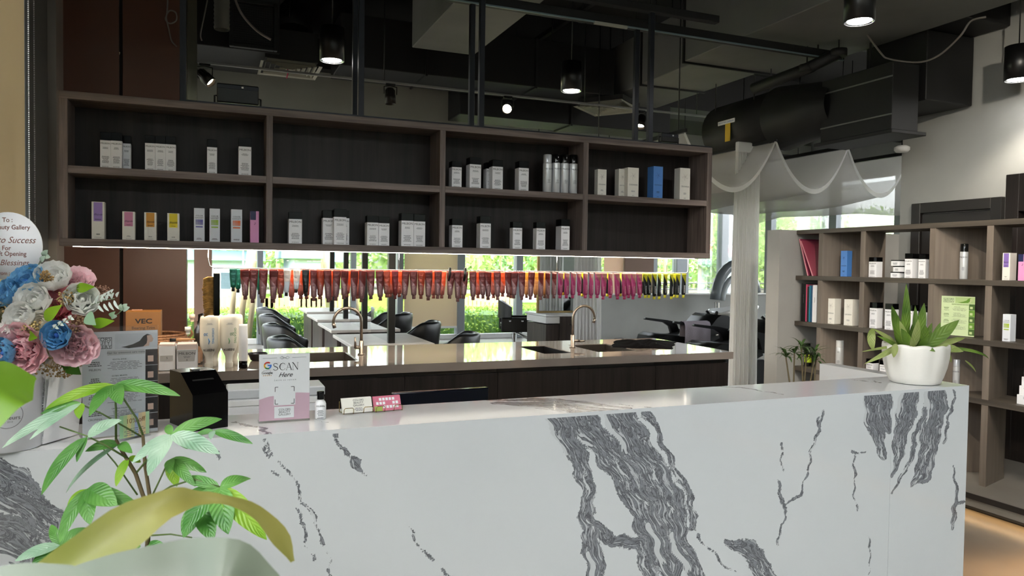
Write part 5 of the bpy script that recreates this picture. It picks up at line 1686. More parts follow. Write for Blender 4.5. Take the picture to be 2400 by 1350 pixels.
sprig([(80, 640), (86, 632)], [(84, 634, 66, 622), (86, 638, 108, 634)], eud, .02, 14)
sprig([(262, 742), (276, 736), (290, 724)], [(284, 728, 284, 712), (287, 726, 304, 720), (272, 738, 262, 748), (289, 724, 298, 712)], eu, -.02, 12)
wsp = leafmat('white_sprig', '#d6e2da', '#eef4ee', .6, .2)
sprig([(215, 715), (240, 705), (268, 700)], [(225 + 6 * k, 712 - 2 * k + (k % 2) * 6, 233 + 6 * k + (4 if k % 2 else -2), 692 - k + (k % 2) * 40) for k in range(9)], wsp, -.04, 6)
sprig([(232, 700), (250, 692), (264, 686)], [(236 + 4 * k, 698 - 2 * k, 242 + 4 * k, 690 - 2 * k + (k % 2) * 14) for k in range(7)], wsp, .02, 6)
sprig([(120, 772), (145, 758), (172, 745)], [(125 + 6 * k, 768 - 3.5 * k, 132 + 6 * k, 760 - 3.5 * k + (k % 2) * 14) for k in range(8)], wsp, -.11, 6)
MB().lathe([(0, .0), (.05, .02), (.085, .07), (.09, .12), (.07, .18), (0, .2)], 14, (.015, .03, .18)).build('foam_core', mat('moss_foam', '#6f6a4a', .95, bump=.6, scale=50), FA)

# ================================================================ THINGS ON THE ISLAND, LEFT END
ZI0 = ZI + .0005
X = on_y(335, 760, 5.3).x
t = thing('wicker_basket', 'round woven wicker basket holding the brown carton on the island', 'basket', (X + .02, 5.42, ZI0))
mb = MB()
wk = mat('wicker', '#a97b58', .75, bump=.8, scale=90, vary=.3)
for k in range(11):
    r = .17 + .05 * math.sin(PI * (k + 2) / 14)
    zz = .008 + k * .0155
    mb.tube([((r + .003 * (i % 2)) * math.cos(2 * PI * i / 36) * 1.15, (r + .003 * (i % 2)) * math.sin(2 * PI * i / 36), zz) for i in range(37)], .0085, 6)
stuff(mb.build('woven_wall', wk, t))
MB().lathe([(0, 0), (.19, 0), (.19, .008), (0, .008)], 24).build('basket_floor', wk, t)
MB().tube([(.235, 0, .12), (.27, 0, .16), (.255, 0, .21), (.22, 0, .17)], .009, 8).build('handle', wk, t)
t = thing('cardboard_box', 'brown VEC carton standing in the wicker basket', 'box', (X, 5.335, ZI0 + .0085), R(1))
ktop = on_y(335, 731, 5.33).z - ZI0 - .0085
w = (on_y(376, 760, 5.33).x - on_y(293, 760, 5.33).x) / 2
MB().rbox(-w, 0, 0, w, .2, ktop, .002).build('carton', mat('kraft_card', '#8a6038', .75, vary=.05), t)
MB().box(-w + .001, .001, ktop, w - .001, .199, ktop + .0015).build('lid_flap', mat('kraft_lid', '#b5742f', .7), t)
MB().box(-w * .75, .14, ktop + .0016, -w * .15, .175, ktop + .006).build('paper_slip', mat('peach_paper', '#e0a482', .7), t)
text(t, 'VEC', .042, (w * .02, -.001, ktop - .062), M['ink'], sx=1.3, bold=.03)
text(t, 'Bearing Trim', .026, (0, -.001, ktop - .105), M['ink'])
def sachet_box(l_, r_, label, brand, n_):
    a, b = on_z(l_, 870, ZI), on_z(r_, 870, ZI)
    w = (b.x - a.x) / 2
    t = thing('sachet_box', label, 'box', ((a.x + b.x) / 2, a.y, ZI0), 0, 'open sachet boxes')
    k = MB().box(-w, 0, 0, w, .12, .003).box(-w, 0, 0, -w + .002, .12, .15).box(w - .002, 0, 0, w, .12, .15).box(-w, .118, 0, w, .12, .15)
    k.box(-w, 0, 0, w, .002, .145 if n_ == 5 else .125)
    k.build('carton', M['card'], t)
    for i in range(8):
        MB().rbox(-w + .004, .008 + i * .013, .004, w - .004, .017 + i * .013, .158 + .002 * (i % 2), .002).build('sachet', mat('sachet_pink', '#e3cfc6', .4), t)
    if n_ == 5:
        rect(MB(), -w * .82, .06, w * .7, .09, -.0006).build('window_patch', mat('grey_patch', '#c2c0bd', .4), t)
        text(t, '5', .018, (0, -.0012, .075), M['ink'])
    else:
        sh = [(-w * .95, .122), (w * .85, .122), (w * .7, .055), (-w * .8, .055)]
        m_ = MB(); m_.add([(q, -.0006, z_) for q, z_ in sh], [(0, 1, 2, 3)]); m_.build('window_patch', mat('grey_patch', '#c2c0bd', .4), t)
        text(t, 'MILBON', .021, (0, -.0012, .102), M['ink'], sx=1.2)
        lines(t, w * .9, .015, 2, (0, -.0012, .082), M['grey_ink'], 7)
        text(t, '6', .016, (0, -.0012, .064), M['ink'])
sachet_box(371, 411, 'white open box of sachets marked 5 on the island', '', 5)
sachet_box(413, 463, 'white open box of sachets with brand lettering on the island', 'MILBON', 6)
def oxi(px, py0, Y, label, num, colr, front):
    P = on_y(px, 700, Y)
    t = thing('developer_bottle', label, 'bottle', (P.x, Y, ZI0), R(6), 'upside-down developer bottles')
    MB().lathe([(.022, 0), (.023, .004), (.023, .03), (.02, .034), (.022, .07), (.035, .1), (.05, .135), (.0525, .16), (.0525, .29), (.049, .312), (.04, .32), (0, .321)], 24, sx=1, sy=.78).build('bottle_body', mat('pearl_plastic', '#e2ddd0', .35), t)
    MB().lathe([(.0225, -.0), (.0235, .002), (.0235, .028), (.0225, .03)], 20, sx=1, sy=.8).build('cap', mat('ivory_cap', '#d8d2c2', .4), t)
    if front:
        mm = mat('ox_' + colr.lstrip('#'), colr, .5)
        f_ = -.0418
        text(t, 'INEBRYA', .02, (-.005, f_, .115), M['ink'], rot=(PI / 2, PI, 0), sx=.8, bold=.02)
        text(t, 'OXIDATING', .017, (.018 if num == '30' else .03, f_, .2), mm, rot=(PI / 2, PI / 2, 0), bold=.02)
        text(t, num, .024, (-.022 if num == '30' else .012, f_ - .0002, .21), mm, rot=(PI / 2, PI, 0), bold=.02)
        lines(t, .04, .012, 3, (0, f_, .272), M['grey_ink'], 3)
        m_ = MB(); m_.tube([(-.006, f_, .15), (-.002, f_, .168), (-.008, f_, .185)], [.002, .004, .002], 5); m_.build('swoosh_print', mm, t)
oxi(490, 0, 4.86, 'upside-down cream bottle with blue lettering and 30 on the island', '30', '#3f7fb8', True)
oxi(537, 0, 4.86, 'upside-down cream bottle with green lettering and 20 on the island', '20', '#6f9a6f', True)
oxi(503, 0, 4.97, 'upside-down cream bottle behind the blue lettered one', '', '#000000', False)
oxi(549, 0, 4.97, 'upside-down cream bottle behind the green lettered one', '', '#000000', False)
P = on_z(566, 864, ZI)
t = thing('cream_tube', 'white squeeze tube standing on its black cap next to the cream bottles', 'tube', (P.x + .01, P.y + .02, ZI0), R(15))
MB().lathe([(.02, 0), (.026, .002), (.0245, .045), (0, .045)], 18).build('cap', M['blackgloss'], t)
vs = []; n_ = 16
for z_, a, b in ((.046, .024, .024), (.06, .027, .026), (.15, .028, .02), (.22, .027, .009), (.255, .0265, .0025), (.27, .0265, .002)):
    for k in range(n_):
        q = 2 * PI * k / n_
        vs.append((a * math.cos(q), b * math.sin(q), z_))
MB().add(vs, [(j * n_ + k, j * n_ + (k + 1) % n_, (j + 1) * n_ + (k + 1) % n_, (j + 1) * n_ + k) for j in range(5) for k in range(n_)] + [tuple(range(5 * n_, 6 * n_))], True).build('tube_body', M['card'], t)
P = on_z(598, 848, ZI)
t = thing('tint_bowl', 'black tint bowl with handle on the island behind the review sign', 'bowl', (P.x + .02, P.y + .06, ZI0))
MB().lathe([(.035, 0), (.045, .005), (.062, .045), (.065, .05), (.061, .05), (.043, .01), (0, .008)], 22).build('bowl', mat('bowl_black', '#17151d', .25), t)
MB().tube([(-.06, 0, .044), (-.085, 0, .05), (-.1, 0, .048)], [.01, .008, .01], 8).build('handle', mat('bowl_black', '#17151d', .25), t)
pl_m = glass('pouch_plastic', (.9, .86, .83, 1), 1.2, .1)
for k, (px, py, s, lab) in enumerate(((440, 800, 1.0, 'clear refill pouch lying in front on the island behind sachet boxes'), (450, 765, .85, 'clear refill pouch with pale cap standing behind the sachet boxes'))):
    P = on_y(px, 700, 5.0 + .1 * k)
    t = thing('refill_pouch', lab, 'pouch', (P.x, 5.02 + .11 * k, ZI0), R(10 - 25 * k), 'clear refill pouches')
    hh = .2 if k == 0 else .27
    def fn(u, v, hh=hh, s=s):
        x_ = (u - .5) * .2 * s
        return (x_, -.025 * math.sin(PI * u) * math.sin(PI * min(1, v * 1.1)) - .004 + .006 * math.sin(9 * u + 7 * v), v * hh)
    def fb(u, v, hh=hh, s=s):
        q = fn(u, v); return (q[0], -q[1] + .004, q[2])
    MB().sheet(fn, 8, 8).sheet(fb, 8, 8).build('pouch', pl_m, t)
    MB().sheet(lambda u, v: ((u - .5) * .15 * s, -.012 * math.sin(PI * u) + .004 * math.sin(8 * u), .01 + v * hh * (.45 + .1 * math.sin(5 * u))), 8, 4).build('cream_filling', mat('peach_cream', '#e4c1a8', .4), t)
    MB().lathe([(.012, 0), (.012, .02), (.018, .022), (.018, .045), (0, .046)], 14, (0, 0, hh - .004)).build('cap', mat('peach_cap', '#dcc2b2', .4) if k else mat('white_cap', '#e8e8e6', .3), t)
P = on_y(467, 735, 5.25)
t = thing('pump_dispenser', 'black pump bottle behind the clear pouches on the island', 'bottle', (P.x, 5.25, ZI0))
MB().lathe([(.03, 0), (.032, .01), (.032, .2), (.012, .23), (.012, .26)], 16, caps=True).build('bottle_body', M['black'], t)
MB().tube([(0, 0, .25), (0, 0, .3), (.02, -.03, .305), (.025, -.045, .295)], .008, 8).build('pump_head', M['black'], t)
P = on_z(402, 868, ZI)
t = thing('tint_brush', 'black and white tint brush lying on top of the sachet boxes', 'brush', (on_y(398, 800, 4.9).x, 4.9, ZI + .166), R(-4))
MB().tube([(0, 0, .008), (.035, 0, .008)], [.011, .009], 8).build('brush_head', M['black'], t)
MB().tube([(.035, 0, .008), (.06, 0, .009), (.14, .01, .008)], [.009, .011, .005], 8).build('handle', mat('tan_handle', '#b98b62', .5), t)
# dark cloth on the island
def cloth(u, v):
    a = on_z(1432 + 140 * u + 10 * v, 815 - 17 * v + 3 * u, ZI)
    hgt = .004 + .03 * max(0, math.sin(PI * u) * math.sin(PI * v)) * (.6 + .4 * math.sin(17 * u + 5 * v)) + .012 * abs(math.sin(9 * v + 4 * math.sin(6 * u))) * math.sin(PI * u)
    e = 1 if 0 < u < 1 and 0 < v < 1 else 0
    return (a.x + .01 * math.sin(14 * v), a.y + .015 * math.sin(11 * u), ZI + .001 + hgt * e)
o = MB().sheet(cloth, 60, 24).build('cloth', mat('dark_cloth', '#0b090b', 1.0, bump=.3, scale=150, spec=.05))
tag(o, 'crumpled dark cloth lying beside the right basin on the island', 'cloth')

# ================================================================ FOREGROUND MONEY TREE
PD = 1.42
pz = at_d(345, 1290, PD)
t = thing('money_tree', 'money tree with five-fingered green leaves in front of the counter', 'plant', (pz.x, pz.y, 0))
TO = Vector(t.location)
MB().lathe([(.12, 0), (.15, .25), (.16, .28), (.15, .28), (.14, .24), (0, .24)], 24).build('pot', mat('grey_pot', '#6b6762', .7), t)
gl1 = leafmat('pachira', '#3c7a2c', '#74ab55', .3, .32, 14, 9)
gl2 = leafmat('pachira_lime', '#7db32a', '#a6cf45', .32, .5, 14, 9)
gl3 = leafmat('pachira_pale', '#7fa486', '#b3cdb3', .22, .2, 14, 9)
def P_(x, y, d=0): return at_d(x, y, PD + d)
def stemx(pts, r):
    MB().tube([P_(x, y, d) - TO for x, y, d in pts], r, 7).build('stem', M['stem'] if r[0] < .003 else M['woody'], t)
stemx([(345, 1290, 0), (348, 1240, 0), (342, 1180, 0), (318, 1110, 0), (285, 1055, 0), (272, 1030, 0)], [.0046, .0044, .004, .0038, .0034, .003])
stemx([(342, 1262, 0), (372, 1210, .02), (352, 1170, 0), (340, 1090, .01), (335, 1020, .02)], [.0042, .004, .0036, .0034, .003])
MB().tube([P_(345, 1288) - TO, Vector((0, 0, .22))], [.008, .014], 8).build('trunk', M['woody'], t)
stemx([(272, 1030, 0), (272, 960, .01), (268, 903, .02)], [.0022, .002, .0018])
stemx([(335, 1020, .02), (320, 980, .02), (290, 935, .02), (268, 903, .02)], [.0022, .002, .0018, .0016])
stemx([(335, 1025, .02), (240, 970, 0), (185, 945, -.02)], [.0018, .0016, .0014])
stemx([(300, 1075, 0), (250, 1045, -.02), (204, 1022, -.03), (140, 1000, -.03)], [.002, .0018, .0016, .0014])
stemx([(318, 1110, 0), (360, 1060, -.02), (402, 1020, -.03)], [.002, .0018, .0016])
stemx([(350, 1175, 0), (372, 1130, -.02), (395, 1080, -.02)], [.0018, .0016, .0014])
stemx([(350, 1172, 0), (400, 1140, -.03), (455, 1123, -.04), (515, 1141, -.05)], [.002, .0018, .0016, .0015])
stemx([(322, 1160, 0), (270, 1085, .01), (240, 1050, 0)], [.0017, .0015, .0013])
stemx([(350, 1240, 0), (420, 1190, -.03), (470, 1180, -.04)], [.0017, .0015, .0013])
stemx([(355, 1255, 0), (400, 1252, -.02), (450, 1260, -.03)], [.0017, .0015, .0013])
stemx([(345, 1180, 0), (300, 1170, 0), (204, 1146, -.02)], [.0017, .0015, .0013])
stemx([(345, 1250, 0), (250, 1275, -.02), (137, 1280, -.03)], [.0017, .0015, .0013])
def lf(hub, tip, w, arch=8, m=gl1, dh=0, dt=-.03, tw=0):
    k = (PD) / FPX
    leaf(t, m, P_(hub[0], hub[1], dh), P_(tip[0], tip[1], dt), w * k, arch * k, up=(-_f * .75 + Vector((0, 0, .66))).normalized(), n=10, taper=.75, twist=tw, fold=.2)
H = (268, 902)
lf(H, (285, 948), 36, 4, gl1, .02, -.04); lf(H, (210, 975), 34, 8, gl1, .02, -.05); lf(H, (105, 960), 32, 12, gl2, .02, -.03); lf(H, (422, 928), 34, 14, gl1, .02, 0); lf(H, (338, 918), 24, 5, gl2, .02, .03)
H = (190, 945)
lf(H, (5, 1050), 30, 10, gl3, -.02, -.06); lf(H, (186, 982), 22, 3, gl2, -.02, -.04); lf(H, (95, 970), 22, 6, gl1, -.02, -.03); lf(H, (70, 1030), 20, 6, gl3, -.02, -.08)
H = (204, 1024)
lf(H, (97, 1160), 34, 14, gl1, -.03, -.06); lf(H, (180, 1083), 16, 4, gl1, -.03, -.05); lf(H, (285, 985), 32, 8, gl3, -.03, -.02)
H = (402, 1019)
lf(H, (520, 982), 34, 8, gl1, -.03, 0); lf(H, (515, 1064), 40, 10, gl3, -.03, -.06); lf(H, (347, 1115), 40, 8, gl3, -.03, -.08); lf(H, (310, 1085), 30, 6, gl3, -.03, -.06); lf(H, (392, 996), 18, 3, gl1, -.03, 0); lf(H, (440, 1052), 14, 3, gl1, -.03, -.01)
H = (500, 1010)
lf(H, (592, 1040), 22, 6, gl1, -.03, -.05); lf(H, (494, 1030), 14, 2, gl3, -.03, -.05); lf(H, (460, 1018), 14, 2, gl1, -.03, -.03)
H = (400, 1076)
lf(H, (415, 1140), 30, 5, gl2, -.02, -.03); lf(H, (484, 1107), 26, 8, gl1, -.02, -.02); lf(H, (458, 1140), 24, 5, gl1, -.02, -.05); lf(H, (398, 1110), 22, 3, gl1, -.02, -.06)
H = (515, 1142)
lf(H, (588, 1122), 34, 8, gl1, -.05, -.02, .5); lf(H, (425, 1120), 26, 6, gl1, -.05, -.03); lf(H, (428, 1243), 50, 8, gl1, -.05, -.08); lf(H, (535, 1252), 54, 8, gl1, -.05, -.1); lf(H, (625, 1265), 48, 10, gl2, -.05, -.09); lf(H, (410, 1180), 30, 6, gl1, -.05, -.01)
H = (470, 1182)
lf(H, (430, 1260), 44, 4, gl1, -.03, -.06); lf(H, (500, 1268), 46, 4, gl1, -.03, -.07)
H = (204, 1146)
lf(H, (275, 1185), 54, 8, gl1, -.02, -.05); lf(H, (212, 1230), 40, 5, gl1, -.02, -.06); lf(H, (160, 1215), 36, 6, gl2, -.02, -.04); lf(H, (330, 1190), 34, 10, gl1, -.02, -.02); lf(H, (140, 1272), 34, 10, gl1, -.02, -.07)
H = (280, 1040)
lf(H, (200, 1058), 26, 8, gl1, 0, -.02); lf(H, (310, 1062), 22, 5, gl1, 0, -.03); lf(H, (155, 1155), 14, 16, gl3, 0, 0)
H = (300, 1075)
lf(H, (272, 1140), 22, 5, gl2, 0, -.03); lf(H, (330, 1083), 18, 4, gl2, 0, .02)
H = (140, 1278)
lf(H, (35, 1315), 28, 8, gl3, -.03, -.06); lf(H, (70, 1340), 34, 6, gl1, -.03, -.06); lf(H, (150, 1340), 30, 5, gl1, -.03, -.06); lf(H, (215, 1240), 36, 6, gl1, -.03, -.01); lf(H, (120, 1230), 22, 4, gl1, -.03, 0)
lf((330, 1280), (250, 1300), 34, 6, gl1, 0, -.02); lf((345, 1275), (400, 1300), 30, 6, gl1, 0, -.02)

# ================================================================ NEAR BROAD-LEAVED PLANT (out of focus)
ND = .62
pn = at_d(150, 1350, ND)
t = thing('broad_leaf_plant', 'large pale green leaves close to the lens at the lower left', 'plant', (pn.x - .05, pn.y - .02, 0))
NO = Vector(t.location)
MB().lathe([(.1, 0), (.13, .3), (.135, .32), (.12, .32), (.11, .28), (0, .28)], 24).build('pot', mat('dark_pot', '#3b3a38', .7), t)
MB().tube([(0, 0, .28), (.01, 0, .7), (.0, .02, 1.0)], [.014, .012, .009], 10).build('stem', M['stem'], t)
yl = leafmat('corn_leaf_yellow', '#8f9446', '#b9ad63', .35, .35, 5)
gr_ = leafmat('corn_leaf', '#6f8f4a', '#9cb277', .35, .35, 5)
pale = leafmat('corn_leaf_pale', '#646e5d', '#858e7c', .3, .12, 4)
def ribbon(pts, ws, m, up=None, fold=.15):
    P = [at_d(x, y, d) for x, y, d in pts]
    n_ = 28
    def cat(i, s):
        a, b, c_, d_ = P[max(0, i - 1)], P[i], P[min(len(P) - 1, i + 1)], P[min(len(P) - 1, i + 2)]
        return .5 * ((2 * b) + (c_ - a) * s + (2 * a - 5 * b + 4 * c_ - d_) * s * s + (-a + 3 * b - 3 * c_ + d_) * s ** 3)
    vs = []
    up = up or (-_f * .5 + Vector((0, 0, .85))).normalized()
    for k in range(n_ + 1):
        g = k / n_ * (len(P) - 1); i = min(int(g), len(P) - 2); s = g - i
        c = cat(i, s); c2 = cat(i, min(1, s + .02)) if s < .97 else c + (c - cat(i, s - .02))
        T_ = (c2 - c).normalized()
        side = T_.cross(up).normalized(); nn = side.cross(T_)
        w = ws[i] + (ws[min(i + 1, len(ws) - 1)] - ws[i]) * (s * s * (3 - 2 * s))
        for q in (-1, -.6, -.2, .2, .6, 1):
            vs.append(c + side * (w * q) + nn * (fold * w * abs(q) ** 1.5) - NO)
    fs = [(j * 6 + q, j * 6 + q + 1, (j + 1) * 6 + q + 1, (j + 1) * 6 + q) for j in range(n_) for q in range(5)]
    MB().add(vs, fs, True).build('leaf', m, t)
ribbon([(40, 1400, .60), (170, 1330, .61), (290, 1245, .63), (400, 1180, .65), (470, 1168, .67), (530, 1172, .68), (600, 1198, .70), (655, 1255, .71), (686, 1316, .72)], [.012, .02, .021, .013, .006, .004, .006, .009, .002], yl, up=(-_f * .9 + Vector((0, 0, .4))).normalized(), fold=.25)
ribbon([(60, 1560, .58), (110, 1430, .56), (280, 1390, .56), (430, 1358, .57), (530, 1345, .57), (605, 1380, .58), (670, 1450, .58)], [.004, .022, .03, .03, .026, .018, .003], pale, up=(-_f * .85 + Vector((.1, 0, .5))).normalized(), fold=.08)
ribbon([(-90, 1420, .5), (20, 1395, .5), (140, 1390, .5), (260, 1410, .5)], [.018, .02, .018, .006], pale, up=(-_f * .85 + Vector((.1, 0, .5))).normalized(), fold=.1)
ribbon([(-80, 1000, .7), (-20, 925, .72), (30, 900, .74), (84, 885, .76)], [.03, .034, .028, .002], leafmat('near_lime', '#6c9428', '#93b53e', .4, .35, 6), up=(-_f + Vector((.1, 0, .3))).normalized(), fold=.15)
MB().tube([at_d(-80, 1000, .7) - NO, Vector((-.02, .01, .95)), (0, 0, .7)], .005, 6).build('leaf_stalk', M['stem'], t)
MB().tube([at_d(60, 1380, .60) - NO, (0, .02, 1.0)], .006, 6).build('leaf_stalk', M['stem'], t)
# ================================================================ SALON FLOOR BEYOND THE ISLAND
def styling_desk(i):
    y0 = 7.25 + 1.72 * i
    xo = .035 * (y0 - 7.25)
    nm = ('nearest the island', 'second from the island', 'third from the island', 'farthest by the windows')[i]
    t = thing('styling_desk', 'grey topped double styling desk, ' + nm, 'desk', (1.70 + xo, y0 + .6, 0), 0, 'row of styling desks')
    MB().rbox(-.42, -.6, .715, .42, .6, .75, .004).build('desk_top', M['desktop'], t)
    for s_ in (-1, 1):
        MB().rbox(-.34 if s_ < 0 else .03, -.52, 0, -.03 if s_ < 0 else .34, .52, .714, .004).build('cabinet_side', M['deskwood'], t)
    MB().rbox(-.03, -.5, .05, .03, .5, .7, .003).build('centre_panel', M['deskwood'], t)
    t = thing('station_mirror', 'frameless upright mirror with black post on the desk ' + nm, 'mirror', (1.70 + xo, y0 + .6, .7505), 0, 'mirrors on the styling desks')
    MB().rbox(-.008, -.43, .0, .008, .52, 1.55, .002).build('mirror_glass', M['mirror'], t)
    MB().rbox(-.035, -.49, 0, .035, -.432, 1.6, .003).build('post', M['black'], t)
    MB().rbox(-.012, -.43, 1.551, .012, .52, 1.58, .002).build('top_edge', M['black'], t)
for i in range(4): styling_desk(i)
def tub_chair():
    t = thing('salon_chair', 'x', 'chair', (0, 0, 0), 0, 'black tub salon chairs')
    # local front is -Y
    mb = MB()
    n_ = 26
    sec = 8
    vs = []
    for i in range(n_ + 1):
        th = R(-118) + R(236) * i / n_
        back = math.cos(th / 2) ** 1.2
        q_ = min(1, max(0, (abs(th) - R(58)) / R(62))); q_ = q_ * q_ * (3 - 2 * q_); top = .80 - .17 * q_
        bot = .36
        ro, ri = .335, .262
        prof = [(ri - .01, bot), (ri + .005, (bot + top) / 2), (ri, top - .035), (ri + .015, top - .008), ((ri + ro) / 2, top), (ro - .014, top - .008), (ro, top - .035), (ro - .04, bot)]
        for r_, z_ in prof:
            vs.append((r_ * math.sin(th) * 1.02, r_ * math.cos(th), z_))
    fs = [(i * sec + k, i * sec + (k + 1) % sec, (i + 1) * sec + (k + 1) % sec, (i + 1) * sec + k) for i in range(n_) for k in range(sec)]
    fs += [tuple(range(sec)), tuple(range(n_ * sec, n_ * sec + sec))]
    mb.add(vs, fs, True)
    mb.build('back_shell', M['leather'], t)
    MB().lathe([(0, .36), (.25, .36), (.275, .38), (.275, .46), (.255, .485), (0, .49)], 26, sx=1, sy=1.05).build('seat', M['leather'], t)
    MB().lathe([(.05, .30), (.16, .33), (.16, .36)], 16).build('seat_plate', M['black'], t)
    MB().lathe([(.03, .02), (.03, .31)], 14).build('column', M['chrome'], t)
    MB().lathe([(0, .03), (.05, .028), (.27, .012), (.28, .0), (0, 0)], 28).build('base', M['chrome'], t)
    MB().tube([(-.12, -.2, .12), (-.14, -.38, .12), (.14, -.38, .12), (.12, -.2, .12)], .011, 8).tube([(0, -.02, .16), (0, -.22, .12), (-.12, -.2, .12)], .01, 6).tube([(0, -.22, .12), (.12, -.2, .12)], .01, 6).build('footrest', M['chrome'], t)
    return t
proto = tub_chair()
first = True
pos4 = ('nearest the island', 'second from the island', 'third from the island', 'farthest by the windows')
for i in range(4):
    yc = 7.82 + 1.72 * i
    xo = .035 * (yc - 7.25)
    for side in (-1, 1):
        c = proto if first else copy_tree(proto)
        first = False
        c['label'] = 'black leather tub chair %s of the styling desks, %s' % ('left' if side < 0 else 'right', pos4[i])
        c.location = ((.84 if side < 0 else 2.47) + xo, yc + (-.03 if side < 0 else .08), 0)
        c.rotation_euler = (0, 0, (R(90) + R(6 * (i % 2))) if side < 0 else R(-90) - R(25))
# second desk with a framed mirror near the windows
DX = on_z(1280, 738, .78)
t = thing('styling_desk', 'dark wood styling desk with white top and drawer by the far windows', 'desk', (DX.x + .62, DX.y + .4, 0))
MB().rbox(-.62, -.4, .75, .75, .45, .785, .004).build('desk_top', mat('white_top', '#e2e2e2', .4), t)
MB().rbox(-.36, -.36, 0, .7, .4, .749, .004).build('cabinet', M['deskwood'], t)
MB().rbox(-.60, -.36, 0, -.37, .4, .62, .004).build('cabinet_side', M['deskwood'], t)
MB().rbox(-.615, -.385, .64, -.37, .38, .745, .004).build('drawer', M['white'], t)
MB().tube([(-.2, -.37, .62), (-.2, -.4, .62), (.0, -.4, .62), (.0, -.37, .62)], .008, 6).build('handle', M['black'], t)
t = thing('station_mirror', 'upright mirror with gilt frame and black post on the far white desk', 'mirror', (DX.x + .5, DX.y + .4, .7855))
MB().rbox(-.45, -.01, .03, .4, .005, 1.5, .002).build('mirror_glass', M['mirror'], t)
gf = mat('gilt_frame', '#b99f6c', .3, .8)
MB().rbox(-.49, -.02, 0, -.45, .02, 1.54).rbox(.4, -.02, 0, .44, .02, 1.54).rbox(-.45, -.02, 0, .4, .02, .03).rbox(-.45, -.02, 1.5, .4, .02, 1.54).build('frame', gf, t)
MB().rbox(.44, -.04, 0, .52, .04, 1.6, .003).build('post', M['black'], t)
for k, (dx, h_, lab) in enumerate(((.35, .13, 'clear bottle beside the gilt mirror on the far white desk'), (.58, .17, 'white bottle right of the black mirror post on the far desk'))):
    t = thing('bottle', lab, 'bottle', (DX.x + .5 + dx, DX.y + .2, .7855))
    MB().lathe([(.03, 0), (.032, .005), (.032, h_ * .75), (.012, h_ * .85), (.012, h_)], 14, caps=True).build('bottle_body', M['white'], t)
    MB().lathe([(.014, h_ * .9), (.014, h_ * 1.05), (0, h_ * 1.06)], 10).build('cap', M['white'], t)
# square styling chair by the window
CP = at_d(1205, 760, 13.6)
t = thing('salon_chair', 'black styling chair with chrome legs and footrest facing the far white desk', 'chair', (CP.x, CP.y, 0), R(72))
MB().sheet(lambda u, v: (.34 * math.sin((u - .5) * 2.6), .30 * math.cos((u - .5) * 2.6), .60 + v * (.33 - .12 * (2 * abs(u - .5)) ** 2)), 20, 5).sheet(lambda u, v: (.28 * math.sin((u - .5) * 2.6), .24 * math.cos((u - .5) * 2.6), .60 + v * (.33 - .12 * (2 * abs(u - .5)) ** 2)), 20, 5).sheet(lambda u, v: ((.28 + .06 * v) * math.sin((u - .5) * 2.6), (.24 + .06 * v) * math.cos((u - .5) * 2.6), .93 - .12 * (2 * abs(u - .5)) ** 2), 20, 2).build('backrest', M['leather'], t)
MB().rbox(-.3, -.3, .40, .3, .24, .52, .03).build('seat', M['leather'], t)
for s_ in (-1, 1):
    MB().rbox(s_ * .33 - .03, -.28, .36, s_ * .33 + .03, .26, .62, .02).build('side_panel', M['leather'], t)
    for yy in (-.12, .1):
        MB().lathe([(0, 0), (.018, 0), (.018, .01), (0, .012)], 10).build('stud', M['chrome'], t, (s_ * .362, yy, .56), (0, s_ * PI / 2, 0))
MB().lathe([(.035, .03), (.035, .4)], 12).lathe([(.05, .2), (.05, .3)], 12).build('column', M['chrome'], t)
MB().tube([(-.3, -.3, .02), (0, 0, .04), (.3, -.3, .02)], .022, 8).tube([(-.3, .3, .02), (0, 0, .04), (.3, .3, .02)], .022, 8).build('base', M['chrome'], t)
MB().tube([(-.2, .1, .4), (-.24, -.3, .2), (-.2, -.5, .12), (.2, -.5, .12), (.24, -.3, .2), (.2, .1, .4)], .016, 8).build('footrest', M['chrome'], t)
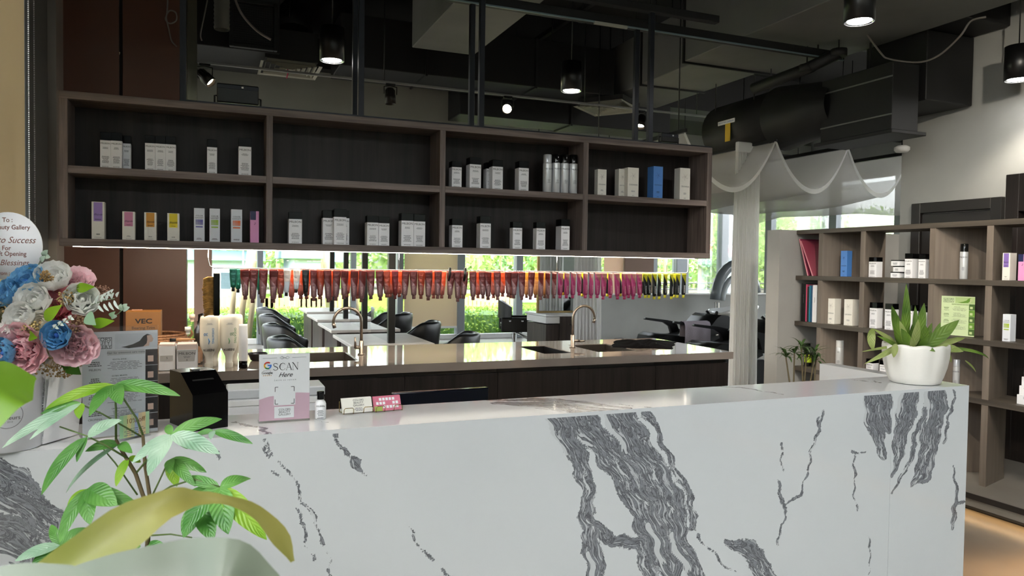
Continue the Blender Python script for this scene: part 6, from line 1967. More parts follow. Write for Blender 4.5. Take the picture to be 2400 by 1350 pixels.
# shampoo units
def shampoo(x, y, label, full=True):
    t = thing('shampoo_chair', label, 'shampoo chair', (x, y, 0), 0, 'shampoo chairs by the low wall')
    lm = M['leather']
    # local: feet toward -X
    MB().prism([(-.02, .50), (.02, .55), (.12, .56), (.40, .50), (.42, .46), (.36, .44), (.02, .46)], 'Y', -.24, .24, smooth=True).build('leg_rest', lm, t)
    MB().prism([(.40, .47), (.44, .60), (.52, .635), (.9, .60), (1.12, .62), (1.15, .48), (1.0, .42), (.5, .40)], 'Y', -.3, .3, smooth=True).build('seat', lm, t)
    MB().prism([(1.05, .56), (1.15, .66), (1.35, .86), (1.42, .90), (1.52, .89), (1.75, .78), (1.78, .68), (1.5, .62), (1.2, .5)], 'Y', -.31, .31, smooth=True).build('backrest', lm, t)
    for s_ in (-1, 1):
        MB().prism([(.58, .80), (.6, .83), (.95, .79), (1.1, .76), (1.18, .60), (1.05, .56), (1.0, .70), (.9, .755)], 'Y', s_ * .36 - .035, s_ * .36 + .035, smooth=True).build('armrest', mat('armrest_black', '#08080a', .3), t)
    MB().rbox(.62, -.2, 0, 1.3, .2, .41, .03).build('pedestal', mat('dark_base', '#151517', .4), t)
    nb = 30
    vs = []
    for r_, z_, dp_ in ((.33, .92, 1), (.34, .96, 1), (.31, .965, 1), (.27, .88, 0), (.16, .78, 0), (.0, .77, 0), (.18, .7, 2), (.30, .8, 2), (.33, .92, 2)):
        for i in range(nb):
            a = 2 * PI * i / nb
            dip = .1 * max(0, math.cos(a - PI)) ** 6 if dp_ == 1 else 0
            rise = .06 * max(0, math.cos(a)) if dp_ == 1 else 0
            vs.append((1.86 + r_ * 1.15 * math.cos(a), r_ * .9 * math.sin(a), z_ - dip + rise))
    fs = [(j * nb + i, j * nb + (i + 1) % nb, (j + 1) * nb + (i + 1) % nb, (j + 1) * nb + i) for j in range(8) for i in range(nb)]
    MB().add(vs, fs, True).build('basin', mat('basin_white', '#cfd2d1', .15), t)
    MB().tube([(1.48, -.12, .93), (1.5, -.07, .87), (1.51, 0, .84), (1.5, .07, .87), (1.48, .12, .93)], [.02, .03, .035, .03, .02], 8).build('neck_rest', M['black'], t)
    MB().rbox(1.6, -.22, 0, 2.05, .22, .70, .03).build('basin_column', M['black'], t)
    MB().tube([(1.3, -.33, .62), (1.6, -.345, .66), (1.9, -.345, .66)], .012, 6).build('lever_bar', M['chrome'], t)
    MB().tube([(2.02, 0, .95), (2.02, 0, 1.04), (1.95, 0, 1.06), (1.88, 0, 1.03)], .012, 8).build('tap', M['chrome'], t)
x_ = on_y(1458, 790, 8.8).x
shampoo(x_, 8.8, 'black shampoo chair with grey basin and towel before the low wall')
x2 = on_y(1645, 800, 7.6).x - .45
shampoo(x2, 7.6, 'black shampoo chair nearer to the white drape')
t = thing('towel', 'grey terry towel hung over an armrest of the shampoo chair', 'towel', (x_ + .93, 8.44, .55))
tb = MB()
prof = [(-.075, -.22), (-.07, .1), (-.064, .235), (-.05, .268), (0, .28), (.05, .268), (.064, .235), (.07, .12), (.075, .0)]
def tw(u, v):
    g = v * (len(prof) - 1); i = min(int(g), len(prof) - 2); s = g - i
    y_ = prof[i][0] + (prof[i + 1][0] - prof[i][0]) * s; z_ = prof[i][1] + (prof[i + 1][1] - prof[i][1]) * s
    return ((u - .5) * .42 + .01 * math.sin(9 * v), y_ * .9 + .008 * math.sin(u * 16) * abs(v - .45), z_)
tb.sheet(tw, 16, 24)
tb.build('cloth', M['towel'], t)
# rolled arm of a hood dryer
HP = on_y(1702, 690, 9.9)
t = thing('hair_steamer', 'grey arched hair steamer standing behind the white drape', 'hair steamer', (HP.x + .1, 9.9, 0))
for r_, rr_, m_ in ((.42, .085, mat('steamer_grey', '#6d7478', .15)), (.28, .05, mat('steamer_light', '#a9b0b3', .15))):
    MB().tube([(-r_ * math.cos(a) + .1, 0, 1.0 + .62 * r_ / .42 * math.sin(a) * 1.0) for a in [R(4 + 11.5 * k) for k in range(15)]], rr_, 12).build('arch', m_, t)
MB().lathe([(.04, .02), (.04, 1.0)], 12, (-.28, 0, 0)).build('pole', M['chrome'], t)
MB().lathe([(0, .03), (.25, .02), (.26, 0), (0, 0)], 24, (-.28, 0, 0)).build('base', M['black'], t)
# drapes
def drape(name, label, x0, x1, Y, z0, z1, n, amp, m=None):
    t = thing(name, label, 'drape', ((x0 + x1) / 2, Y, z0))
    W = x1 - x0
    def fn(u, v):
        a = u * n * 2 * PI
        sp = 1 - .18 * v
        return ((u - .5) * W * sp + .004 * math.sin(a * .5 + 2 * v), amp * math.sin(a) * (1 - .3 * v) + .01 * math.sin(3 * v), v * (z1 - z0))
    MB().sheet(fn, n * 10, 14).build('pleated_cloth', m or M['drape'], t)
    MB().rbox(-W * .42, -amp * .8, z1 - z0 - .1, W * .42, amp * .8, z1 - z0, .008).build('heading_tape', M['white'], t)
    return t
drape('drape', 'long white pleated drape hanging from ceiling to floor beside the island', on_y(1713, 700, 5.95).x, on_y(1777, 700, 5.95).x, 5.95, 0.003, 2.80, 12, .03)
drape('drape', 'white pleated drape at the left end of the low grey wall', on_y(1343, 700, 10.35).x, on_y(1410, 700, 10.35).x, 10.35, 0.003, 3.1, 8, .05)
# swagged canopy
CXs = [on_y(1560, 350, 5.9).x, on_y(1770, 335, 5.9).x, on_y(1990, 352, 5.6).x, on_y(2135, 370, 5.6).x, 8.4]
for i in range(4):
    a, b = CXs[i], CXs[i + 1]
    def fn(u, v, a=a, b=b, i=i):
        s = 4 * u * (1 - u)
        return (a + (b - a) * u, 5.62 + 3.4 * v, 2.76 - .5 * s * (1 - .08 * math.sin(7 * v + i)) + .02 * math.sin(13 * v + 5 * u) * s)
    t = thing('canopy_swag', 'white sheer fabric swag under the ceiling, %s from the left' % ORD[i], 'fabric swag', ((a + b) / 2, 5.62, 2.2), 0, 'sheer swags over the wash area')
    wbuild(MB().sheet(fn, 22, 40), 'sheer_cloth', M['sheer'], t)
    wbuild(MB().sheet(lambda u, v, fn=fn: (fn(u, 0)[0], 5.615 - .004 * v, fn(u, 0)[2] - .012 + .045 * v), 22, 1), 'hem', M['drape'], t)
for i, x in enumerate(CXs[:4]):
    t = thing('canopy_rail', 'black rail carrying the sheer fabric, %s from the left' % ORD[i], 'rail', (x, 5.6, 2.77), 0, 'rails of the canopy')
    wbuild(MB().rbox(x - .015, 5.58, 2.765, x + .015, 9.1, 2.80, .003), 'rail_bar', M['black'], t)
    for yy in (5.7, 7.2, 8.8):
        wbuild(MB().tube([(x, yy, 2.79), (x, yy, ZC)], .006, 6), 'drop_rod', M['black'], t)

# ================================================================ CEILING SERVICES
sbox('wall_bulkhead', M['plaster'], (-1.02, 8.7, 2.75, on_y(1078, 245, 8.7).x, 9.05, 3.72))
sbox('wall_bulkhead_far', M['plaster'], (on_y(1078, 245, 8.7).x - .3, 11.2, 2.9, 10.8, 11.5, 3.95))
sbox('ceiling_beam', M['ductblack'], (-1.02, 8.55, 3.725, 10.8, 9.2, ZC))
def duct(name, label, b, m, seams=(), axis='Y', cat='duct'):
    t = thing(name, label, cat, ((b[0] + b[3]) / 2, (b[1] + b[4]) / 2, b[2]))
    wbuild(MB().rbox(*b, b=.006), 'casing', m, t)
    for s_ in seams:
        if axis == 'Y':
            f_ = MB().rbox(b[0] - .018, s_ - .012, b[2] - .018, b[3] + .018, s_ + .012, b[5] + .01, .003)
        else:
            f_ = MB().rbox(s_ - .012, b[1] - .018, b[2] - .018, s_ + .012, b[4] + .018, b[5] + .01, .003)
        wbuild(f_, 'flange', M['ductblack'], t)
    for q in range(2):
        yy = b[1] + (b[4] - b[1]) * (.25 + .5 * q)
        xx = b[0] + .05 if axis == 'Y' else b[0] + (b[3] - b[0]) * (.25 + .5 * q)
        wbuild(MB().tube([(xx, yy if axis == 'Y' else b[1] + .04, b[5]), (xx, yy if axis == 'Y' else b[1] + .04, ZC)], .006, 6), 'hanger_rod', M['ductblack'], t)
    return t
duct('air_duct', 'grey bottomed square duct above the middle of the hanging shelf', (1.68, 3.9, 3.5, 2.27, 6.58, 4.0), M['duct'], (5.2,))
duct('air_duct', 'dark cross duct running behind the pendant lamps', (1.15, 7.25, 3.45, 4.15, 7.85, 3.95), M['ductblack'], (2.0, 3.2), 'X')
duct('air_duct', 'large square duct running to the right end of the hanging shelf', (4.25, 5.9, 3.5, 5.05, 7.8, 4.05), M['duct'], (6.85,))
duct('air_duct', 'widest square duct overhead above the marble counter end', (4.08, 1.4, 3.47, 5.28, 5.86, 4.1), M['duct'], (5.84, 3.5))
duct('air_duct', 'big black duct boxed against the grey right wall', (5.32, 4.3, 2.93, 5.86, 4.9, 3.49), M['ductblack'], ())
duct('air_duct', 'black upper duct resting over the boxed duct at the right wall', (5.33, 4.0, 3.5, 5.86, 5.0, 4.12), M['ductblack'], (4.5,))
duct('air_duct', 'black duct boxed high over the near right wall', (5.2, 1.5, 3.85, 5.85, 3.9, 4.2), M['ductblack'], (2.4,))
duct('air_duct', 'low black duct beneath the plaster bulkhead on the right', (2.6, 8.0, 3.25, 5.4, 8.45, 3.6), M['ductblack'], (4.0,), 'X')
duct('air_duct', 'black duct at the upper left behind the floodlight', (-.2, 7.3, 3.5, .6, 8.2, 4.2), M['ductblack'], ())
# inline fan, cone and plenum box near the right wall
t = thing('inline_fan', 'round black duct fan with a yellow tag near the canopy', 'duct fan', (5.15, 6.2, 2.72))
pr = [(.25, 0), (.29, .01), (.29, .9), (.25, .91)]
o = MB().lathe(pr, 28, caps=True).build('drum', M['ductblack'], t, (0, .42, .29), (PI / 2, 0, 0))
o = MB().lathe([(.27, 0), (.31, .03), (.24, .55), (.2, .72)], 28).build('cone', M['ductblack'], t, (0, -.48, .29), (PI / 2, 0, 0))
# tag on the drum side
MB().box(-.297, -.13, .3, -.29, .13, .34).build('name_plate', M['card'], t)
text(t, 'NICOTRA Gebhardt', .028, (-.2985, 0, .32), mat('blue_print2', '#4468a8', .5), rot=(PI / 2, 0, -PI / 2), name='printed_lettering')
MB().rbox(-.299, -.07, .12, -.294, .01, .3, .001).build('yellow_tag', mat('yellow_tag', '#cfae2c', .6), t)
for yy in (-.3, .3):
    MB().tube([(-.2, yy, .4), (-.2, yy, ZC - 2.72)], .006, 6).build('hanger_rod', M['ductblack'], t)
t = thing('duct_plenum', 'black ribbed sheet metal plenum box hanging before the grey right wall', 'duct box', (5.15, 4.7, 2.67))
MB().rbox(-.15, -.36, 0, .14, .38, .54, .004).build('casing', M['ductblack'], t)
for zz in (.12, .42):
    MB().rbox(-.158, -.36, zz, -.149, .38, zz + .012, .002).build('rib', M['duct'], t)
MB().rbox(-.19, -.4, -.03, .19, .42, 0, .004).build('bottom_frame', M['ductblack'], t)
for k in range(6):
    MB().rbox(-.14 + k * .05, -.36, -.028, -.11 + k * .05, .38, -.031 + .006, .001).build('louver', M['ductblack'], t)
MB().tube([(0, 0, .54), (0, 0, ZC - 2.67)], .01, 6).build('hanger_rod', M['ductblack'], t)
# diffusers
def diffuser(px, py, z, sz, rz, label, drop):
    P = on_z(px, py, z)
    t = thing('air_diffuser', label, 'diffuser', (P.x, P.y, z), rz)
    dm2 = mat('diffuser_white', '#a6a597', .5)
    for k in range(6):
        s0 = sz / 2 - k * sz * .082; s1 = s0 - sz * (.05 if k == 0 else .03)
        z0 = 0 if k == 0 else .004; z1 = .012 if k == 0 else .045
        vs = []
        for q, h_ in ((s0, z0), (s1, z1)):
            vs += [(-q, -q, h_), (q, -q, h_), (q, q, h_), (-q, q, h_)]
        MB().add(vs, [(i, (i + 1) % 4, 4 + (i + 1) % 4, 4 + i) for i in range(4)]).build('louver_ring', dm2, t)
    MB().box(-sz * .06, -sz * .06, .003, sz * .06, sz * .06, .006).build('centre_plate', dm2, t)
    MB().box(-sz * .43, -sz * .43, .046, sz * .43, sz * .43, drop).build('plenum', M['ductblack'], t)
    MB().tube([(0, 0, drop), (0, 0, ZC - z)], .008, 6).build('hanger_rod', M['ductblack'], t)
    return t
t = diffuser(678, 166, 3.42, .56, R(0), 'pale square four-way air diffuser at the left with a pink ribbon', .32)
MB().tube([(-.02, -.05, 0), (-.02, -.06, -.05), (-.03, -.05, -.09)], .006, 4).build('ribbon', mat('pink_ribbon', '#c8446a', .6), t)
diffuser(1428, 256, 3.35, .62, R(38), 'grey square air diffuser turned askew at the right', .094)
t = thing('duct_elbow', 'fat black insulated duct elbow behind the left diffuser', 'duct', (.75, 7.9, 3.75))
MB().tube([(0, -.2, -.0), (0, -.1, .15), (.1, .0, .3), (.35, .05, .38), (.65, .05, .38)], [.22, .22, .23, .23, .22], 16).build('casing', M['ductblack'], t)
MB().tube([(.35, .05, .4), (.35, .05, ZC - 3.75)], .006, 6).build('hanger_rod', M['ductblack'], t)
P = on_y(595, 65, 7.0)
t = thing('vent_grille', 'dark square wire mesh vent at the upper left', 'vent', (P.x, 7.0, P.z - .18))
MB().rbox(-.2, 0, 0, -.17, .05, .42).rbox(.17, 0, 0, .2, .05, .42).rbox(-.17, 0, 0, .17, .05, .03).rbox(-.17, 0, .39, .17, .05, .42).build('frame', mat('dark_metal', '#252626', .5, .5), t)
g = MB()
for k in range(17): g.box(-.17 + k * .02, .02, .03, -.168 + k * .02, .023, .39)
for k in range(18): g.box(-.17, .02, .03 + k * .02, .17, .023, .032 + k * .02)
stuff(g.build('wire_mesh', mat('mesh_metal', '#3a3a38', .5, .6), t))
MB().box(-.17, .045, .03, .17, .05, .39).build('backing', M['black'], t)
MB().tube([(0, .03, .42), (0, .03, ZC - t.location.z)], .01, 6).build('hanger_rod', M['ductblack'], t)
P = on_y(520, 70, 6.8)
t = thing('flexible_duct', 'short pale flexible duct hanging at the upper left', 'duct', (P.x, 6.8, P.z))
pts = []
MB().lathe([(.06 + .005 * (k % 2), k * .018) for k in range(int((ZC - P.z) / .018) + 1)], 18).build('hose', mat('foil_hose', '#6f6e66', .6), t)
MB().tube([(-.03, 0, .02), (-.03, 0, ZC - P.z)], .004, 6).build('hanger_rod', M['ductblack'], t)
# pendant lamps
PEND = []
for i, (px, py, lab) in enumerate(((778, 143, 'black cylinder pendant lamp beside the left air diffuser'), (1339, 214, 'black cylinder pendant lamp between the middle and right shelf posts'), (2014, 52, 'black cylinder pendant lamp high above the counter end, largest in view'), (2386, 188, 'black cylinder pendant lamp at the right edge before the grey wall'), (1250, -420, 'black cylinder pendant lamp added out of view above the counter'))):  # last pendant is added out of view for extra light
    zb = 3.09 if i != 3 else 2.98
    P = on_z(px, py, zb)
    t = thing('pendant_lamp', lab, 'lamp', (P.x, P.y, zb), 0, 'cylinder pendant lamps')
    r_ = .092
    MB().lathe([(r_ - .006, .0), (r_, .0), (r_, .25), (0, .25)], 30).lathe([(r_ - .006, 0), (r_ - .006, .1)], 30).build('shade', M['black'], t)
    MB().lathe([(r_ - .007, .002), (.05, .07), (.03, .09)], 26).build('reflector', mat('reflector', '#e8ecf2', .08, 1), t)
    MB().lathe([(0, .003), (.068, .004), (.07, .012), (0, .05)], 20).build('bulb', M['lampw'], t)
    MB().tube([(0, 0, .25), (0, 0, ZC - zb)], .005, 6).build('cord', M['black'], t)
    ld = bpy.data.lights.new('pendant_light', 'SPOT'); ld.energy = 95; ld.spot_size = R(112); ld.spot_blend = .7; ld.shadow_soft_size = .05; ld.color = (1, .9, .76)
    lo = bpy.data.objects.new('pendant_light', ld); COL.objects.link(lo); lo.location = (P.x, P.y, zb + .015)
# tracks and spotlights
TY, TZ = 6.9, 3.235
t = thing('light_track', 'thin pale lighting track running across behind the hanging shelf posts', 'track', (2.2, TY, TZ))
wbuild(MB().rbox(-.95, TY - .012, TZ, 5.2, TY + .012, TZ + .02, .003), 'track_profile', mat('track_grey', '#8b8d8c', .5), t)
for x in (-.6, 1.5, 3.6, 5.0):
    wbuild(MB().tube([(x, TY, TZ + .02), (x, TY, ZC)], .005, 6), 'drop_rod', M['black'], t)
def spot(px, py, aim, lab, lit):
    P = on_y(px, py, TY)
    t = thing('track_spotlight', lab, 'spotlight', (P.x, TY, TZ), 0, 'spotlights on the track')
    MB().rbox(-.045, -.015, -.02, .045, .015, -.0005, .003).build('adapter', M['black'], t)
    c = Vector((0, 0, -.11))
    a = Vector(aim).normalized()
    MB().tube([(-.06, 0, -.1), (-.06, 0, -.03), (0, 0, -.02), (.06, 0, -.03), (.06, 0, -.1)], .006, 6).build('yoke', M['black'], t)
    m4 = Matrix.Translation(c - a * .07) @ frame_from(a)
    body = MB().lathe([(0, 0), (.03, 0), (.042, .02), (.044, .06), (.05, .07), (.05, .15), (.046, .15), (.044, .12), (0, .11)], 22)
    for k in range(14):
        q = 2 * PI * k / 14
        body.box(.043 * math.cos(q) - .003, .043 * math.sin(q) - .003, .02, .043 * math.cos(q) + .003, .043 * math.sin(q) + .003, .1)
    o = body.build('housing', mat('bronze_black', '#221e1a', .4, .3), t); o.matrix_local = m4
    o = MB().lathe([(0, .122), (.043, .121)], 20).build('lens', M['warmlamp'] if lit else M['blackgloss'], t); o.matrix_local = m4
    if lit:
        ld = bpy.data.lights.new('track_light', 'SPOT'); ld.energy = 55; ld.spot_size = R(60); ld.spot_blend = .5; ld.shadow_soft_size = .04; ld.color = (1, .84, .62)
        lo = bpy.data.objects.new('track_light', ld); COL.objects.link(lo)
        lo.matrix_world = Matrix.Translation(Vector(t.location) + c + a * .09) @ frame_from(-a)
spot(480, 160, (.75, -.35, -.75), 'lit track spotlight at the left beside the floodlight', True)
spot(915, 215, (.05, -.05, -1), 'dark track spotlight pointing straight down between the posts', False)
spot(1190, 240, (-.42, -.8, -.42), 'glowing track spotlight facing the viewer above the third shelf cell', True)
spot(1503, 270, (-.35, -.3, -.9), 'track spotlight tilted left behind the right shelf posts', True)
# second track over the customer side, lighting the display shelf and the counter
t = thing('light_track', 'black lighting track over the customer side of the counter', 'track', (2.4, 1.7, 3.3))
wbuild(MB().rbox(-.4, 1.688, 3.3, 4.2, 1.712, 3.32, .003), 'track_profile', M['black'], t)
for x in (-.2, 2.0, 4.0):
    wbuild(MB().tube([(x, 1.7, 3.32), (x, 1.7, ZC)], .005, 6), 'drop_rod', M['black'], t)
TY, TZ = 1.7, 3.3
for X_, tg, lab, en in ((2.3, (4.75, 4.4, 1.1), 'overhead track spotlight aimed at the far cells of the display shelf', 65), (2.9, (4.75, 3.2, 1.2), 'overhead track spotlight aimed at the near cells of the display shelf', 48), (3.6, (5.9, 3.4, 2.6), 'overhead track spotlight added out of view to brighten the grey right wall', 60)):  # third spotlight is added out of view to brighten the right wall
    aim = Vector(tg) - Vector((X_, TY, TZ - .11))
    t = thing('track_spotlight', lab, 'spotlight', (X_, TY, TZ), 0, 'spotlights on the overhead track')
    MB().rbox(-.045, -.015, -.02, .045, .015, -.0005, .003).build('adapter', M['black'], t)
    MB().tube([(-.06, 0, -.1), (-.06, 0, -.03), (0, 0, -.02), (.06, 0, -.03), (.06, 0, -.1)], .006, 6).build('yoke', M['black'], t)
    an_ = aim.normalized(); c0 = Vector((0, 0, -.11))
    o = MB().lathe([(0, 0), (.03, 0), (.042, .02), (.044, .06), (.05, .07), (.05, .15), (.046, .15), (.044, .12), (0, .11)], 22).build('housing', M['black'], t); o.matrix_local = Matrix.Translation(c0 - an_ * .07) @ frame_from(an_)
    o = MB().lathe([(0, .122), (.043, .121)], 20).build('lens', M['warmlamp'], t); o.matrix_local = Matrix.Translation(c0 - an_ * .07) @ frame_from(an_)
    ld = bpy.data.lights.new('track_light', 'SPOT'); ld.energy = en; ld.spot_size = R(52); ld.spot_blend = .6; ld.shadow_soft_size = .03; ld.color = (1, .9, .76)
    lo = bpy.data.objects.new('track_light', ld); COL.objects.link(lo)
    lo.matrix_world = Matrix.Translation(Vector(t.location) + c0 + an_ * .09) @ frame_from(-an_)
# channel beam that takes the rear posts
t = thing('ceiling_channel', 'long black ceiling channel running across above the hanging shelf', 'channel', (2.0, 4.93, 3.36))
wbuild(MB().rbox(-1.0, 4.90, 3.362, 5.05, 4.96, 3.43, .004), 'channel_bar', M['ductblack'], t)
wbuild(MB().rbox(-1.0, 4.885, 3.352, 5.05, 4.897, 3.364, .002), 'bottom_lip', mat('blue_steel', '#7f9297', .4, .5), t)
for x in (-.5, 1.2, 3.0, 4.8):
    wbuild(MB().tube([(x, 4.93, 3.43), (x, 4.93, ZC)], .008, 6), 'drop_rod', M['ductblack'], t)
wbuild(MB().rbox(2.62, 4.88, 3.34, 2.9, 4.9, 3.362, .002), 'splice_plate', mat('splice', '#a8a89c', .6), t)
t = thing('ceiling_channel', 'shorter black ceiling channel at the top edge above the front shelf posts', 'channel', (2.0, 4.73, 3.43))
wbuild(MB().rbox(-1.0, 4.70, 3.426, 3.6, 4.76, 3.48, .004), 'channel_bar', M['ductblack'], t)
for x in (-.5, 1.2, 3.0):
    wbuild(MB().tube([(x, 4.73, 3.48), (x, 4.73, ZC)], .008, 6), 'drop_rod', M['ductblack'], t)
# pipes
def pipe(pts, r_, lab, m=None):
    t = thing('ceiling_pipe', lab, 'pipe', pts[0], 0, 'pipes under the ceiling')
    q0 = Vector(pts[0])
    MB().tube([Vector(p) - q0 for p in pts], r_, 10).build('pipe_run', m or M['ductblack'], t)
    for k in range(1, len(pts)):
        a = Vector(pts[k]) - q0
        MB().lathe([(r_ * 1.35, -.03), (r_ * 1.35, .03)], 10, a, caps=True).build('coupling', M['ductblack'], t)
        MB().tube([a, Vector((a.x, a.y, ZC - q0.z))], .006, 5).build('hanger_rod', M['ductblack'], t)
pipe([(2.4, 6.2, 3.85), (3.2, 6.2, 3.85), (4.0, 6.2, 3.85)], .035, 'black sprinkler pipe with valve above the cross duct')
pipe([(-.3, 6.6, 4.05), (1.3, 6.6, 4.05), (2.6, 6.6, 4.05)], .03, 'thin black pipe high behind the left pendant lamp')
pipe([(4.4, 7.4, 2.95), (5.2, 7.4, 2.95), (7.8, 7.4, 2.95)], .05, 'thick black pipe running above the sheer canopy')
pipe([(4.6, 5.5, 3.2), (4.75, 5.0, 3.28), (4.85, 4.75, 3.36)], .05, 'black drain pipe slanting over the plenum box')
for i, x in enumerate((2.75, 3.45)):
    sbox('ceiling_strut_%d' % (i + 1), M['ductblack'], (x, 2.0, 4.12, x + .05, 8.4, 4.17))
def cable(pts, r_, lab, m):
    P = [Vector(p) for p in pts]
    t = thing('cable', lab, 'cable', P[0], 0)
    q = []
    for i in range(len(P) - 1):
        a, b, c_, d_ = P[max(0, i - 1)], P[i], P[i + 1], P[min(len(P) - 1, i + 2)]
        for k in range(6):
            s = k / 6
            q.append(.5 * ((2 * b) + (c_ - a) * s + (2 * a - 5 * b + 4 * c_ - d_) * s * s + (-a + 3 * b - 3 * c_ + d_) * s ** 3))
    q.append(P[-1])
    MB().tube([p - P[0] for p in q], r_, 6).build('cable_run', m, t)
    MB().lathe([(r_ * 1.6, -.01), (r_ * 1.6, .01)], 8, (0, 0, 0), caps=True).build('cable_end', m, t)
gc = mat('grey_cable', '#7d7671', .6)
Yc = 6.33
cable([on_y(x, y, Yc) for x, y in ((395, -60), (392, 25), (388, 45), (398, 55), (413, 48), (412, 30), (398, 25), (390, 40), (396, 70), (402, 95), (414, 109))], .006, 'looped grey cable hanging in front of the brown panels', gc)
cable([on_y(x, y, 6.6) for x, y in ((545, -20), (565, 30), (600, 70), (635, 93))], .01, 'grey cable curving down to the left diffuser', gc)
cable([on_y(x, y, 6.5) for x, y in ((452, -20), (460, 60), (455, 85), (447, 130))], .006, 'thin pale cable hanging beside the left shelf post', gc)
cable([on_y(x, y, 6.5) for x, y in ((490, -20), (478, 40), (470, 80), (473, 95))], .006, 'second thin pale cable near the left shelf post', gc)
cable([on_x(x, y, 4.95) for x, y in ((2028, 75), (2065, 125), (2085, 138), (2150, 146), (2200, 130), (2250, 85), (2275, 50), (2310, 40))], .007, 'grey cable drooping across the black ducts at the upper right', gc)
P = on_z(2114, 346, 2.62)
t = thing('smoke_detector', 'small white round detector hanging at the end of the right wall', 'detector', (5.86, 5.02, 2.62))
t.location = on_x(2114, 352, 5.75)
MB().lathe([(0, -.02), (.05, -.018), (.065, .0), (.065, .025), (.04, .04), (0, .04)], 20).build('body', M['white'], t)
MB().tube([(0, 0, .04), (0, 0, ZC - t.location.z)], .005, 6).build('drop_rod', M['black'], t)

# ================================================================ OUTSIDE
sbox('ground', M['pave'], (-60, -40, -.25, 80, 90, -.08))
o = MB().box(-20, 15.6, -.2, 50, 40, -.07).build('lawn', M['grass']); tag(o, 'bright green lawn outside the back windows', 'lawn', kind='stuff')
sbox('terrace_kerb', M['pave'], (-20, 15.3, -.2, 50, 15.6, 0))
def leafcloud(n, fn, size, rnd_):
    vs = []; fs = []
    for k in range(n):
        c = fn()
        a = Vector((rnd_.gauss(0, 1), rnd_.gauss(0, 1), rnd_.gauss(0, 1))).normalized()
        b = a.cross(Vector((rnd_.gauss(0, 1), rnd_.gauss(0, 1), rnd_.gauss(0, 1)))).normalized()
        s = size * rnd_.uniform(.6, 1.3)
        i = len(vs)
        vs += [c - a * s, c + b * s * .5, c + a * s, c - b * s * .5]
        fs.append((i, i + 1, i + 2, i + 3))
    mb = MB(); mb.add(vs, fs); return mb
ro = random.Random(9)
for i in range(6):
    x0 = -1.5 + i * 2.6
    t = thing('hedge', 'low clipped bright green hedge outside, %s section from the left' % ORD[i], 'hedge', (x0 + 1.3, 16.4, -.07), 0, 'low hedge outside the windows')
    def hf():
        f = ro.random()
        x = ro.uniform(-1.29, 1.29); y = ro.uniform(-.35, .35); z = ro.uniform(.02, .6)
        if f < .45: z = .6 + ro.uniform(-.03, .05)
        elif f < .85: y = -.35 + ro.uniform(-.05, .03)
        return Vector((x, y, z))
    stuff(leafcloud(1500, hf, .042, ro).build('foliage', M['hedge'], t))
    MB().rbox(-1.28, -.3, 0, 1.28, .3, .55, .08).build('core', M['tree2'], t)
def tree(x, y, h, cr, lab, m, trunk_r=.12, lean=0, n=1300, zc=None, size=.12):
    t = thing('tree', lab, 'tree', (x, y, -.069), 0, 'trees outside')
    zc = zc or h * .65
    MB().tube([(0, 0, 0), (lean * .4, .05, h * .35), (lean, 0, h * .75)], [trunk_r, trunk_r * .8, trunk_r * .4], 10).build('trunk', M['bark'], t)
    MB().tube([(lean * .4, .05, h * .35), (lean * .4 + .4, .1, h * .6)], [trunk_r * .5, trunk_r * .2], 6).tube([(lean * .5, .05, h * .42), (lean * .5 - .5, -.1, h * .7)], [trunk_r * .5, trunk_r * .2], 6).build('branches', M['bark'], t)
    cl = [Vector((ro.uniform(-1, 1) * cr * .7 + lean, ro.uniform(-1, 1) * cr * .5, zc + ro.uniform(-.7, .9) * cr * .75)) for _ in range(14)]
    def cf():
        v = Vector((ro.gauss(0, 1), ro.gauss(0, 1), ro.gauss(0, 1))).normalized()
        return ro.choice(cl) + v * cr * .42 * ro.uniform(.6, 1)
    stuff(leafcloud(n, cf, size, ro).build('crown', m, t))
def Xo(px, Y): return on_y(px, 620, Y).x
tree(Xo(570, 19.5), 19.5, 5.5, 1.6, 'pale leaning trunk tree close outside the left windows', M['tree1'], .16, .55, 900, 4.2, .07)
specs = [(650, 36, 'bushy light green tree left of the small white house'), (520, 38, 'tall tree beyond the left white house'), (430, 36, 'tree at the far left outside the windows'), (880, 33, 'tree with drooping leaves behind the mirrors'), (1120, 27, 'leafy tree right of the beige blind'), (1180, 36, 'distant tree behind the hedge and lawn'), (1290, 30, 'green tree above the white parked car'), (1400, 38, 'distant tree behind the far desk'), (1560, 30, 'tree seen over the low grey wall'), (1640, 38, 'shady tree beyond the low grey wall'), (1700, 26, 'bright tree seen beside the white drape'), (1800, 30, 'yellow green tree right of the white drape'), (1900, 36, 'tree behind the sheer canopy'), (2000, 33, 'green tree behind the canopy on the right'), (2100, 36, 'rightmost tree outside behind the canopy')]
for k, (px, Y, lab) in enumerate(specs):
    tree(Xo(px, Y), Y, ro.uniform(6, 8), ro.uniform(2.4, 3.2), lab, M['tree1'] if k % 3 else M['tree2'], .13, ro.uniform(-.3, .3), 1500, ro.uniform(2.6, 3.4), .15)
# background belt of foliage far behind
t = thing('tree_belt', 'continuous belt of distant trees closing the view outside', 'trees', (14, 48, -.08))
stuff(leafcloud(13000, lambda: Vector((ro.uniform(-26, 44), ro.uniform(-2, 2), 5.5 * ro.random() ** .7 * (1 + .25 * math.sin(ro.random() * 9)))), .38, ro).build('foliage', M['tree1'], t))
